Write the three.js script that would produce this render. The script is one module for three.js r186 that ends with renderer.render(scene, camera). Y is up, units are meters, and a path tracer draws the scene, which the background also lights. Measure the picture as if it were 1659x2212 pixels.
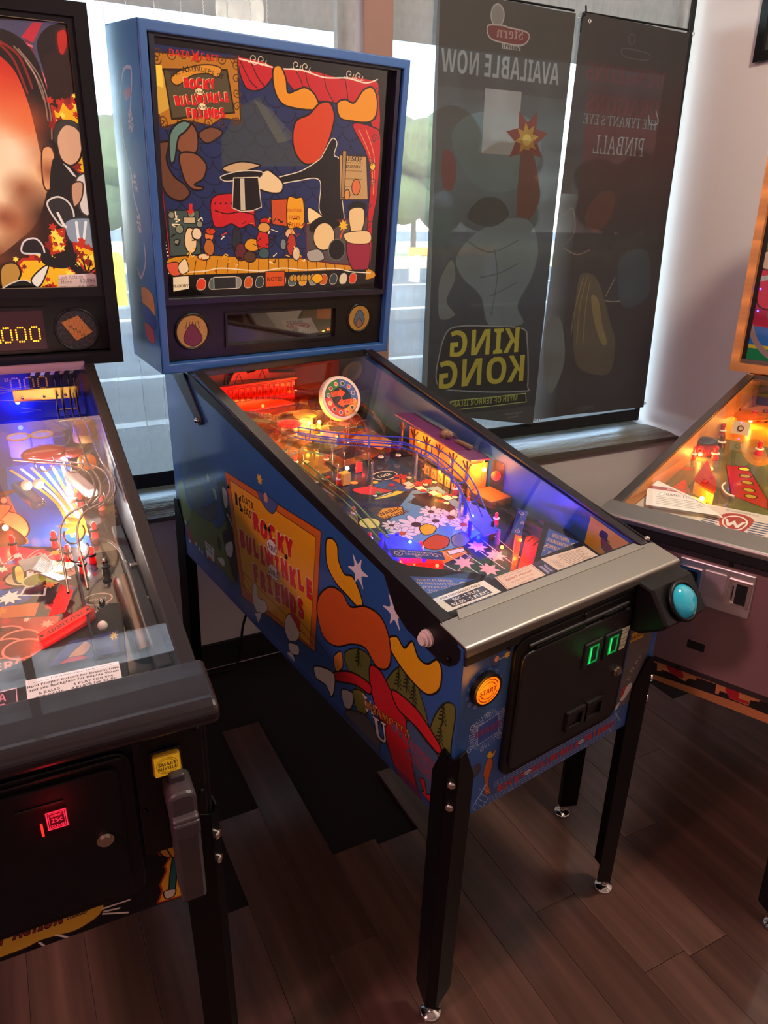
import * as THREE from 'three';
import { RoundedBoxGeometry } from 'three/addons/geometries/RoundedBoxGeometry.js';
import { mergeGeometries } from 'three/addons/utils/BufferGeometryUtils.js';
import { RectAreaLightUniformsLib } from 'three/addons/lights/RectAreaLightUniformsLib.js';
import { Sky } from 'three/addons/objects/Sky.js';

// ---------------------------------------------------------------- camera, sky, sun, exposure
const scene = new THREE.Scene();
const camera = new THREE.PerspectiveCamera(69.31, 1659 / 2212, 0.02, 400);
camera.position.set(-0.6038, 1.5864, 0.8889);
camera.up.set(0.1569, 0.9307, -0.3305);
camera.lookAt(-0.6038 + 0.4294, 1.5864 - 0.3656, 0.8889 - 0.8258);
const renderer = new THREE.WebGLRenderer({ antialias: true });
renderer.toneMapping = THREE.LinearToneMapping;
renderer.toneMappingExposure = 2.0;
renderer.shadowMap.enabled = true;
RectAreaLightUniformsLib.init();
const SUN = new THREE.Vector3(-0.3, 0.68, 0.66).normalize();
const sky = new Sky();
sky.scale.setScalar(300);
sky.material.uniforms.turbidity.value = 20;
sky.material.uniforms.rayleigh.value = 0.6;
sky.material.uniforms.mieCoefficient.value = 0.02;
sky.material.uniforms.mieDirectionalG.value = 0.2;
sky.material.uniforms.sunPosition.value.copy(SUN);
scene.add(sky);
scene.environmentIntensity = 2.6;
const sun = new THREE.DirectionalLight(0xfff0d8, 9);
sun.position.copy(SUN).multiplyScalar(60);
sun.castShadow = true;
sun.shadow.camera.left = sun.shadow.camera.bottom = -40; sun.shadow.camera.right = sun.shadow.camera.top = 40; sun.shadow.camera.far = 160;
scene.add(sun, sun.target);

// ---------------------------------------------------------------- helpers
let seed = 7;
const rnd = (a = 0, b = 1) => { seed = (seed * 1664525 + 1013904223) >>> 0; return a + (b - a) * (seed / 4294967296); };
const used = {};
const numbered = (n) => { const k = used[n] = (used[n] ?? -1) + 1; return k ? n + '_' + String(k).padStart(3, '0') : n; };
const V = (x, y, z) => new THREE.Vector3(x, y, z);
function std(color, roughness = 0.6, metalness = 0, more = {}) { return new THREE.MeshPhysicalMaterial({ color, roughness, metalness, ...more }); }
function prep(o) { o.castShadow = o.receiveShadow = true; return o; }
function part(parent, name, geo, mat, label) {           // a named child mesh
  const m = prep(new THREE.Mesh(geo, mat)); m.name = name;
  if (label) m.userData.label = label;
  parent.add(m); return m;
}
function tag(o, label, category, group) { o.userData.label = label; o.userData.category = category; if (group) o.userData.group = group; return o; }
function thing(name, label, category, group) { const g = new THREE.Group(); g.name = numbered(name); scene.add(g); return tag(g, label, category, group); }
function solo(name, geo, mat, label, category, group) { const m = prep(new THREE.Mesh(geo, mat)); m.name = numbered(name); scene.add(m); return tag(m, label, category, group); }
function struct(name, geo, mat, parent = scene) { const m = prep(new THREE.Mesh(geo, mat)); m.name = name; m.userData.kind = 'structure'; parent.add(m); return m; }
const at = (g, x, y, z, rx = 0, ry = 0, rz = 0) => { if (rx) g.rotateX(rx); if (ry) g.rotateY(ry); if (rz) g.rotateZ(rz); return g.translate(x, y, z); };
const box = (x0, x1, y0, y1, z0, z1, r = 0) => at(r ? new RoundedBoxGeometry(x1 - x0, y1 - y0, z1 - z0, 2, r) : new THREE.BoxGeometry(x1 - x0, y1 - y0, z1 - z0), (x0 + x1) / 2, (y0 + y1) / 2, (z0 + z1) / 2);
const cyl = (x, y, z, r, h, axis = 'y', seg = 20, r2 = r) => { const g = new THREE.CylinderGeometry(r2, r, h, seg); if (axis === 'x') g.rotateZ(-Math.PI / 2); if (axis === 'z') g.rotateX(Math.PI / 2); return g.translate(x, y, z); };
const ball = (x, y, z, r, s = 14) => new THREE.SphereGeometry(r, s, Math.ceil(s * 0.7)).translate(x, y, z);
const clean = (g) => { const n = g.index ? g.toNonIndexed() : g; for (const k of Object.keys(n.attributes)) if (!['position', 'normal', 'uv'].includes(k)) n.deleteAttribute(k); n.clearGroups?.(); return n; };
const merge = (list) => mergeGeometries(list.map(clean));
const tube = (pts, r, seg = 40, closed = false) => new THREE.TubeGeometry(new THREE.CatmullRomCurve3(pts, closed, 'centripetal'), seg, r, 8, closed);
const lathe = (pts, seg = 24) => new THREE.LatheGeometry(pts.map(([r, y]) => new THREE.Vector2(r, y)), seg);
function plate(pts, depth, bevel = 0) {                  // flat [u,v,...] in metres -> extruded along +z from 0 to depth
  const s = new THREE.Shape(); for (let i = 0; i < pts.length; i += 2) s[i ? 'lineTo' : 'moveTo'](pts[i], pts[i + 1]); s.closePath();
  return new THREE.ExtrudeGeometry(s, { depth, bevelEnabled: bevel > 0, bevelSize: bevel, bevelThickness: bevel, bevelOffset: -bevel, bevelSegments: 2, curveSegments: 10 });
}
const mm = (pts, H = 0) => pts.map((p, i) => (i % 2 ? (H - p) / 1000 : p / 1000));   // canvas millimetres (v down) -> metres (v up)
function rrect(x0, y0, x1, y1, r, depth, bevel = 0) {
  const s = new THREE.Shape(); s.moveTo(x0 + r, y0); s.lineTo(x1 - r, y0); s.quadraticCurveTo(x1, y0, x1, y0 + r); s.lineTo(x1, y1 - r); s.quadraticCurveTo(x1, y1, x1 - r, y1); s.lineTo(x0 + r, y1); s.quadraticCurveTo(x0, y1, x0, y1 - r); s.lineTo(x0, y0 + r); s.quadraticCurveTo(x0, y0, x0 + r, y0);
  return new THREE.ExtrudeGeometry(s, { depth, bevelEnabled: bevel > 0, bevelSize: bevel, bevelThickness: bevel, bevelOffset: -bevel, bevelSegments: 2, curveSegments: 8 });
}
function frameGeo(x0, y0, x1, y1, w, depth) {             // rectangular frame, opening inset by w
  const s = new THREE.Shape(); s.moveTo(x0, y0); s.lineTo(x1, y0); s.lineTo(x1, y1); s.lineTo(x0, y1); s.closePath();
  const h = new THREE.Path(); h.moveTo(x0 + w, y0 + w); h.lineTo(x0 + w, y1 - w); h.lineTo(x1 - w, y1 - w); h.lineTo(x1 - w, y0 + w); h.closePath(); s.holes.push(h);
  return new THREE.ExtrudeGeometry(s, { depth, bevelEnabled: false });
}
function quad(a, b, c, d) {                               // four corners TL TR BR BL, uv 0..1
  const g = new THREE.BufferGeometry(); g.setAttribute('position', new THREE.Float32BufferAttribute([a, b, c, d].flatMap((p) => p.toArray()), 3));
  g.setAttribute('uv', new THREE.Float32BufferAttribute([0, 1, 1, 1, 1, 0, 0, 0], 2)); g.setIndex([0, 2, 1, 0, 3, 2]); g.computeVertexNormals(); return g;
}
const basis = (x, y, z, p) => new THREE.Matrix4().makeBasis(x, y, z).setPosition(p);

// canvas in millimetres; as a texture its uv is in metres from the lower left corner (unit = true: 0..1)
function art(w, h, k, draw, unit) {
  const cv = document.createElement('canvas'); cv.width = Math.round(w * k); cv.height = Math.round(h * k);
  const c = cv.getContext('2d'); c.scale(k, k); c.lineJoin = c.lineCap = 'round'; draw(c, w, h);
  const t = new THREE.CanvasTexture(cv); t.colorSpace = THREE.SRGBColorSpace; t.magFilter = THREE.LinearFilter; t.anisotropy = 8;
  if (!unit) t.repeat.set(1000 / w, 1000 / h);
  return t;
}
function po(c, p, fill, stroke, lw = 1) { c.beginPath(); for (let i = 0; i < p.length; i += 2) c[i ? 'lineTo' : 'moveTo'](p[i], p[i + 1]); c.closePath(); if (fill) { c.fillStyle = fill; c.fill(); } if (stroke) { c.strokeStyle = stroke; c.lineWidth = lw; c.stroke(); } }
function sm(c, p, fill, stroke, lw = 1, open) {            // smooth curve through the points
  const n = p.length / 2, P = (i) => (open ? Math.min(Math.max(i, 0), n - 1) : (i + n) % n), X = (i) => p[P(i) * 2], Y = (i) => p[P(i) * 2 + 1];
  c.beginPath(); c.moveTo(X(0), Y(0));
  for (let i = 0; i < (open ? n - 1 : n); i++) c.bezierCurveTo(X(i) + (X(i + 1) - X(i - 1)) / 6, Y(i) + (Y(i + 1) - Y(i - 1)) / 6, X(i + 1) - (X(i + 2) - X(i)) / 6, Y(i + 1) - (Y(i + 2) - Y(i)) / 6, X(i + 1), Y(i + 1));
  if (!open) c.closePath();
  if (fill) { c.fillStyle = fill; c.fill(); } if (stroke) { c.strokeStyle = stroke; c.lineWidth = lw; c.stroke(); }
}
const rc = (c, x, y, w, h, fill, stroke, lw) => po(c, [x, y, x + w, y, x + w, y + h, x, y + h], fill, stroke, lw);
function el(c, x, y, rx, ry, fill, stroke, lw = 1, rot = 0) { c.beginPath(); c.ellipse(x, y, rx, ry, rot, 0, 7); if (fill) { c.fillStyle = fill; c.fill(); } if (stroke) { c.strokeStyle = stroke; c.lineWidth = lw; c.stroke(); } }
function tx(c, s, x, y, size, fill, o = {}) {              // text centred at x, y
  c.save(); c.translate(x, y); c.rotate(o.rot ?? 0); if (o.skew) c.transform(1, 0, o.skew, 1, 0, 0); c.scale(o.sx ?? 1, 1);
  c.font = `${o.w ?? 'bold'} ${size}px ${o.f ?? 'sans-serif'}`; c.textAlign = o.al ?? 'center'; c.textBaseline = 'middle';
  if (o.st) { c.strokeStyle = o.st; c.lineWidth = o.lw ?? size / 6; c.strokeText(s, 0, 0); }
  c.fillStyle = fill; c.fillText(s, 0, 0); c.restore();
}
function funny(c, s, x, y, size, fill, o = {}) {           // jumpy cartoon lettering, letter by letter along a slanted line
  c.save(); c.translate(x, y); c.rotate(o.rot ?? 0);
  const adv = o.adv ?? size * 0.78, W = adv * (s.length - 1);
  const K = (i) => ({ rot: (i % 2 ? 0.06 : -0.05), sx: o.sx ?? 0.86, f: o.f }), Y = (i) => (i % 2 ? 1 : -1) * size * 0.045, X = (i) => i * adv - W / 2;
  [...s].forEach((ch, i) => { if (o.hi) tx(c, ch, X(i) - size * 0.05, Y(i) - size * 0.045, size, o.hi, { ...K(i), st: o.hi, lw: size * 0.1 }); tx(c, ch, X(i), Y(i), size, o.sh ?? '#2a0508', { ...K(i), st: o.sh ?? '#2a0508', lw: size * 0.13 }); tx(c, ch, X(i), Y(i), size, fill, { ...K(i), st: fill, lw: size * 0.11 }); });
  c.restore();
}
function ln(c, p, stroke, lw) { sm(c, p, null, stroke, lw, true); }
function cloud(c, x, y, r, fill, n = 6) { const p = []; for (let i = 0; i < n * 2; i++) { const a = (i / n) * Math.PI + 0.4, q = i % 2 ? r * (0.85 + 0.3 * ((i * 7) % 3) / 3) : r * 0.42; p.push(x + Math.cos(a) * q * 0.85, y + Math.sin(a) * q); } sm(c, p, fill); }
function splat(c, x, y, r, fill, n = 9, stroke) { const p = []; for (let i = 0; i < n * 2; i++) { const a = (i / n) * Math.PI + 0.2, q = i % 2 ? r : r * 0.55; p.push(x + Math.cos(a) * q, y + Math.sin(a) * q); } po(c, p, fill, stroke, 0.8); }
function flower(c, x, y, r, petal, heart, sq = 0.75) { for (let i = 0; i < 9; i++) { const a = (i / 9) * 6.283; el(c, x + Math.cos(a) * r * 0.62, y + Math.sin(a) * r * 0.62 * sq, r * 0.42, r * 0.2, petal, '#1a1420', 0.7, Math.atan2(Math.sin(a) * sq, Math.cos(a))); } el(c, x, y, r * 0.26, r * 0.22, heart, '#1a1420', 0.8); }
function swirl(c, x, y, r, col, lw = 1.2, dir = 1) { const p = []; for (let i = 0; i < 14; i++) { const a = i * 0.62 * dir, q = r * (1 - i / 15); p.push(x + Math.cos(a) * q, y + Math.sin(a) * q); } ln(c, p, col, lw); }
function dots(c, x0, y0, x1, y1, step, r, col) { const d = Math.hypot(x1 - x0, y1 - y0), n = Math.max(1, Math.round(d / step)); for (let i = 0; i <= n; i++) el(c, x0 + ((x1 - x0) * i) / n, y0 + ((y1 - y0) * i) / n, r, r, col); }
function noiseTex(w, h, f, rep) {                          // greyscale data texture from f(x, y)
  const d = new Uint8Array(w * h * 4); for (let y = 0; y < h; y++) for (let x = 0; x < w; x++) { const v = Math.max(0, Math.min(255, f(x, y))); const i = (y * w + x) * 4; d[i] = d[i + 1] = d[i + 2] = v; d[i + 3] = 255; }
  const t = new THREE.DataTexture(d, w, h); t.wrapS = t.wrapT = THREE.RepeatWrapping; t.magFilter = THREE.LinearFilter; t.repeat.set(...rep); t.needsUpdate = true; return t;
}
function lumpNoise(w, h, octs, s0 = 3) {                   // tileable value noise 0..1
  const out = new Float32Array(w * h); let amp = 1, tot = 0;
  for (let o = 0; o < octs; o++) { const gx = s0 << o, gy = s0 << o, g = Float32Array.from({ length: gx * gy }, () => rnd()); for (let y = 0; y < h; y++) for (let x = 0; x < w; x++) { const u = (x / w) * gx, v = (y / h) * gy, i = u | 0, j = v | 0, a = u - i, b = v - j, s = a * a * (3 - 2 * a), t = b * b * (3 - 2 * b), q = (p, r) => g[(r % gy) * gx + (p % gx)]; out[y * w + x] += amp * ((q(i, j) * (1 - s) + q(i + 1, j) * s) * (1 - t) + (q(i, j + 1) * (1 - s) + q(i + 1, j + 1) * s) * t); } tot += amp; amp *= 0.5; }
  return out.map((v) => v / tot);
}
const N256 = lumpNoise(256, 256, 5);
const nz = (x, y) => N256[((y % 256 + 256) % 256) * 256 + ((x % 256 + 256) % 256)];

// a small lamp: glowing mesh with its own light set in it
function lamp(parent, x, y, z, r, color, glow, power, name = 'bulb', shape) {
  const m = part(parent, name, shape ?? ball(x, y, z, r, 10), std(0x201a14, 0.3, 0, { emissive: color, emissiveIntensity: glow }));
  if (power) { const L = new THREE.PointLight(color, power); L.name = name; L.position.set(x, y, z); L.shadow.radius = Math.max(0.1, (r * 0.7) / 0.02); L.castShadow = true; parent.add(L); }
  return m;
}
function glowPanel(parent, x, y, z, w, h, color, power, euler = [0, 0, 0], name = 'panel_light') {    // area light just in front of a glowing face, shining along +z before turning
  const L = new THREE.RectAreaLight(color, power, w, h); L.name = name; L.position.set(x, y, z); L.rotation.set(euler[0], euler[1] + Math.PI, euler[2], 'ZYX'); parent.add(L); return L;
}

// ---------------------------------------------------------------- shared materials
const M = {
  blue: std(0x28548f, 0.42, 0, { clearcoat: 0.25, clearcoatRoughness: 0.3 }), blueDeep: std(0x23419a, 0.5),
  blackMetal: std(0x0b0a0b, 0.42, 0.35, { specularIntensity: 0.6 }), blackPlastic: std(0x0c0a0b, 0.4, 0, { specularIntensity: 0.6 }), blackMatte: std(0x0d0c0c, 0.75), satin: std(0x1a1517, 0.38, 0.1),
  steel: std(0xa09a92, 0.42, 1, { bumpMap: noiseTex(256, 256, (x, y) => 128 + 60 * (nz(x >> 2, y >> 2) - 0.5), [3, 3]), bumpScale: 0.0008 }), chrome: std(0xd8d4cf, 0.12, 1), dullChrome: std(0xd8d2cc, 0.34, 0.85, { bumpMap: noiseTex(128, 128, (x, y) => nz(x * 2, y * 2) * 255, [12, 12]), bumpScale: 0.0006 }),
  bolt: std(0xcfc6bb, 0.2, 1), gold: std(0xc9a050, 0.28, 1), wire: std(0xc9b8b0, 0.18, 1), blueWire: std(0x2a33b0, 0.35, 0.2, { clearcoat: 0.4 }), greenWire: std(0x6f8f4a, 0.35, 0.2),
  clear: std(0xffffff, 0.05, 0, { transmission: 1, thickness: 0 }), smoky: std(0xe8dccb, 0.08, 0, { transmission: 1, thickness: 0 }), glass: std(0xfbfffc, 0.0, 0, { transmission: 1, thickness: 0, ior: 1.52 }),
  white: std(0xe9e4dc, 0.5), creamPlastic: std(0xe6d2c6, 0.35, 0, { clearcoat: 0.3 }), red: std(0xb3141a, 0.35), redClear: std(0xf0181c, 0.7, 0, { transmission: 0.8, thickness: 0 }), blueClear: std(0x1824ff, 0.75, 0, { transmission: 0.8, thickness: 0 }), orangeClear: std(0xff8a20, 0.6, 0, { transmission: 0.75, thickness: 0 }), yellow: std(0xe0b010, 0.5),
  rubber: std(0xe6ded2, 0.8), wood: null,
};
// ---------------------------------------------------------------- the room
const RX = 2.235, WZ = -1.545, FX = -4.4, NZ = 4.4, CY = 4.3;
const plaster = std(0xd2cac4, 0.85, 0, { bumpMap: noiseTex(256, 256, (x, y) => nz(x, y) * 255, [3, 3]), bumpScale: 0.004 });
const plasterBack = plaster;
const ceilMat = std(0xaaa29c, 0.9), brick = std(0x6d655c, 0.9);
struct('wall_back', merge([box(FX, RX, -0.15, 0.632, -1.88, WZ), box(FX, RX, 4.12, CY, -1.88, WZ), box(FX, -3.2, 0.632, 4.12, -1.88, WZ)]), plasterBack);
struct('wall_right', box(RX, RX + 0.2, -0.15, CY, -1.88, NZ), plaster);
struct('wall_left', box(FX - 0.2, FX, -0.15, CY, -1.88, NZ), plaster);
struct('wall_front', box(FX, RX, -0.15, CY, NZ, NZ + 0.2), plaster);
struct('ceiling', box(FX - 0.2, RX + 0.2, CY, CY + 0.2, -1.88, NZ + 0.2), ceilMat);
struct('roof', merge([box(FX - 0.4, RX + 6, CY + 0.2, 4.62, -1.88, NZ + 0.4), box(FX - 8, RX + 8, 3.55, 3.75, -8, -1.88), box(RX + 0.2, RX + 8, -0.15, CY + 0.2, -1.88, -1.5), box(FX - 8, FX - 0.2, -0.15, CY + 0.2, -1.88, -1.5)]), brick);
struct('baseboard_back', box(FX, RX, 0, 0.1, WZ - 0.002, WZ + 0.014, 0.003), M.blackMatte);
struct('baseboard_right', box(RX - 0.014, RX, 0, 0.1, WZ, NZ, 0.003), M.blackMatte);

// floor: planks running towards the window wall
function plankTex(v) {
  const t = art(1200, 125, 0.8, (c) => {
    const base = [[90, 63, 54], [85, 59, 50], [94, 66, 57], [81, 56, 48]][v];
    const d = c.getImageData(0, 0, 960, 100), o = v * 57;
    for (let y = 0; y < 100; y++) for (let x = 0; x < 960; x++) {
      const g = nz(x * 0.18 | 0, y * 3 + o), g2 = nz((x * 0.5 + y * 2) | 0, (y * 9 + o * 3) | 0), k = 0.78 + 0.34 * g + 0.16 * (g2 - 0.5), i = (y * 960 + x) * 4;
      d.data[i] = base[0] * k; d.data[i + 1] = base[1] * k; d.data[i + 2] = base[2] * k; d.data[i + 3] = 255;
    }
    c.putImageData(d, 0, 0);
  }, true);
  t.wrapS = t.wrapT = THREE.RepeatWrapping; return t;
}
const plankMats = [0, 1, 2, 3].map((v) => std(0xffffff, 0.27, 0, { map: plankTex(v), roughnessMap: noiseTex(128, 128, (x, y) => 190 + 65 * nz(x * 2, y), [1, 1]), clearcoat: 0.15, clearcoatRoughness: 0.2 }));
const floor = struct('floor', box(FX, RX, -0.15, -0.012, WZ, NZ), std(0x120c0a, 0.9));
const plankGeo = (len) => { const g = new RoundedBoxGeometry(0.1245, 0.012, len - 0.001, 1, 0.0012); const p = g.attributes.position, uv = g.attributes.uv; for (let i = 0; i < p.count; i++) uv.setXY(i, (p.getZ(i) + len / 2) / 1.2, (p.getX(i) + 0.0625) / 0.125); return g; };
const LENS = [0.62, 0.9, 1.2].map(plankGeo), LEN = [0.62, 0.9, 1.2], restPlanks = [[], [], [], []];
for (let col = 0; col < 53; col++) {
  const x = RX - 0.0625 - col * 0.125; let z = WZ - rnd(0, 0.5), first = true;
  while (z < NZ - 0.3) {
    const li = Math.floor(rnd(0, 3)), v = Math.floor(rnd(0, 4)), zc = z + LEN[li] / 2; z += LEN[li];
    if (zc < WZ + LEN[li] / 2) continue;
    if (x > -1.35 && zc < 1.5) { const p = part(floor, first ? 'plank' : 'plank', LENS[li], plankMats[v]); p.position.set(x, -0.0062, zc); p.rotation.y = rnd() < 0.5 ? Math.PI : 0; } else restPlanks[v].push(LENS[li].clone().translate(x, -0.0062, zc));
    first = false;
  }
}
restPlanks.forEach((g, v) => { const p = part(floor, 'plank_field', merge(g), plankMats[v]); p.userData.kind = 'stuff'; });

// window sill: dark rough-hewn board
const sillTex = noiseTex(512, 128, (x, y) => { const w = nz((x * 0.6) | 0, (y * 2.2 + 12 * nz(x >> 1, y >> 1)) | 0); return 255 * Math.abs(Math.sin(w * 26 + y * 0.2)) * (0.4 + nz(x, y)); }, [0.7, 4]);
{
  const g = new THREE.BoxGeometry(RX - FX, 0.022, 0.34, 900, 1, 60), p = g.attributes.position;
  for (let i = 0; i < p.count; i++) if (p.getY(i) > 0) { const x = p.getX(i) * 90, z = p.getZ(i) * 520; const w = nz((x + 9 * Math.sin(z * 0.11)) | 0, z | 0), w2 = nz((x * 2.3) | 0, (z * 1.7) | 0); p.setY(i, 0.011 + (w - 0.5) * 0.02 + (w2 - 0.5) * 0.012); }
  g.computeVertexNormals(); g.translate((RX + FX) / 2, 0.638, -1.69);
  struct('window_sill', g, std(0x8c8270, 0.5, 0, { clearcoat: 0.2, clearcoatRoughness: 0.35, bumpMap: sillTex, bumpScale: 0.008 }));
}
// windows: black frames with panes, a post between them
const frameMat = std(0x15161a, 0.5, 0.3), postMat = std(0x8a6a5e, 0.7);
struct('pillar', box(0.646, 0.757, 0.655, 4.12, -1.87, -1.705, 0.004), postMat);
for (const [n, x0, x1] of [['window_1', -3.2, 0.646], ['window_2', 0.757, RX]]) {
  const w = struct(n, (() => { const g = frameGeo(x0, 0.64, x1, 4.12, 0.03, 0.03); return g.translate(0, 0, -1.885); })(), frameMat);
  const p = part(w, 'window_pane', new THREE.BufferGeometry(), M.glass); p.geometry = new THREE.PlaneGeometry(x1 - x0 - 0.06, 3.42).translate((x0 + x1) / 2, 2.38, -1.87);
  if (n === 'window_1') for (const x of [-1.9, -0.75]) part(w, 'mullion', box(x - 0.025, x + 0.025, 0.67, 4.09, -1.885, -1.855), frameMat);
}
// roller shades of woven mesh
const weave = (() => { const w = 512, d = new Uint8Array(w * w * 4); for (let y = 0; y < w; y++) for (let x = 0; x < w; x++) { const a = nz(x, (y * 0.06) | 0) + nz((x * 0.05) | 0, y), v = 200 + 105 * (a - 1) + ((x + y) % 2 ? -14 : 14) + (nz(x * 5, y * 3) - 0.5) * 50; const i = (y * w + x) * 4; d[i] = d[i + 1] = d[i + 2] = Math.max(110, Math.min(255, v)); d[i + 3] = 255; } const t = new THREE.DataTexture(d, w, w); t.wrapS = t.wrapT = THREE.RepeatWrapping; t.magFilter = THREE.LinearFilter; t.needsUpdate = true; return t; })();
const shadeMat = std(0xa09c96, 0.95, 0, { transparent: true, opacity: 0.88, alphaMap: weave, transmission: 0.3, thickness: 0, side: THREE.DoubleSide });
const threadMat = std(0xf4f4f0, 0.8, 0, { transmission: 0.55, thickness: 0, side: THREE.DoubleSide });
function shade(x0, x1, label, runs) {
  const s = thing('roller_shade', label, 'roller shade', null);
  const g = new THREE.PlaneGeometry(x1 - x0, 3.36, 60, 8), p = g.attributes.position, uv = g.attributes.uv;
  for (let i = 0; i < p.count; i++) { uv.setXY(i, p.getX(i) / 0.42, p.getY(i) / 0.42); p.setZ(i, 0.0035 * Math.sin(p.getX(i) * 7) + 0.002 * Math.sin(p.getX(i) * 19)); }
  g.computeVertexNormals(); part(s, 'fabric', g.translate((x0 + x1) / 2, 2.405, -1.75), shadeMat);
  part(s, 'hem_bar', box(x0, x1, 0.676, 0.73, -1.759, -1.741, 0.006), M.blackMatte, 'black hem bar');
  if (x1 > 1) part(s, 'side_channel', box(x1 - 0.004, x1 + 0.017, 0.676, 4.1, -1.762, -1.738, 0.003), M.blackMatte, 'black side channel');
  part(s, 'roller_tube', cyl((x0 + x1) / 2, 4.08, -1.755, 0.03, x1 - x0, 'x'), M.blackMatte);
  for (const [pts, w] of runs) { const q = []; for (let i = 0; i < pts.length; i += 2) q.push(V(pts[i] / 1000, (2600 - pts[i + 1]) / 1000, -1.745)); const fine = new THREE.CatmullRomCurve3(q).getPoints(26).map((v, i) => v.add(V((i % 2 ? 1 : -1) * rnd(0.0004, 0.0016), 0, 0))); part(s, 'pulled_thread', tube(fine, w / 2000, 52), threadMat, 'pale pulled thread'); }
  return s;
}
shade(-3.18, 0.634, 'grey mesh roller shade with pulled white threads, behind the blue pinball machine', [
  [[-186,383,-178,439,-176,487], 2.2], [[-115,363,-111,425,-109,475], 2.2], [[-35,353,-30,410,-29,457], 2.4], [[44,343,50,400,49,455], 2], [[117,333,119,398,119,455], 2], [[196,323,198,389,194,459], 1.6], [[267,314,270,374,268,461], 1.6], [[320,295,324,368,321,464], 2],
  [[-181,1461,-179,1532,-180,1630,-176,1713,-172,1773,-183,1832], 1.6], [[-106,1525,-109,1587,-111,1670,-107,1721,-103,1770], 2], [[-257,1463,-258,1542,-265,1637,-255,1721], 1.0]]);
shade(0.769, 2.172, 'grey mesh roller shade behind the two hanging banners, next to the right wall', []);

// hanging banners, seen from the back
function banner(corner, canvas, label, x0, y0, W, H, hooks) {
  const b = thing('banner', label, 'banner', null), [tlx, tly, trx, tr_y, brx, bry, blx, bly] = corner.map((v) => v / 1000);
  const g = new THREE.PlaneGeometry(1, 1, 40, 60), p = g.attributes.position, uv = g.attributes.uv;
  for (let i = 0; i < p.count; i++) {
    const s = p.getX(i) + 0.5, t = 0.5 - p.getY(i), X = (tlx + (trx - tlx) * s) * (1 - t) + (blx + (brx - blx) * s) * t, Y = (tly + (tr_y - tly) * s) * (1 - t) + (bly + (bry - bly) * s) * t;
    uv.setXY(i, (X * 1000 - x0) / W, 1 - (Y * 1000 - y0) / H); p.setXYZ(i, X, 2.6 - Y, -1.722 + 0.004 * Math.sin(s * 5 + t * 3) + 0.003 * Math.sin(s * 13));
  }
  g.computeVertexNormals();
  part(b, 'cloth', g, std(0xffffff, 0.8, 0, { map: canvas, transmission: 0.4, thickness: 0, side: THREE.DoubleSide }));
  for (const [x, y] of hooks) part(b, 'grommet', new THREE.TorusGeometry(0.006, 0.0022, 6, 16).translate(x / 1000, 2.6 - y / 1000, -1.718), M.chrome);
  part(b, 'hanging_rod', cyl((tlx + trx) / 2, 2.6 - (tly + tr_y) / 2 + 0.006, -1.724, 0.004, Math.abs(trx - tlx) - 0.02, 'x', 8), M.blackMetal);
  return b;
}
const B1 = [936,268,1548,271,1508,1868,917,1754], B2 = [1576,265,2153,274,2187,1853,1506,1846];
const flip = (c, x, f) => { c.save(); c.translate(x, 0); c.scale(-1, 1); f(); c.restore(); };
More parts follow.
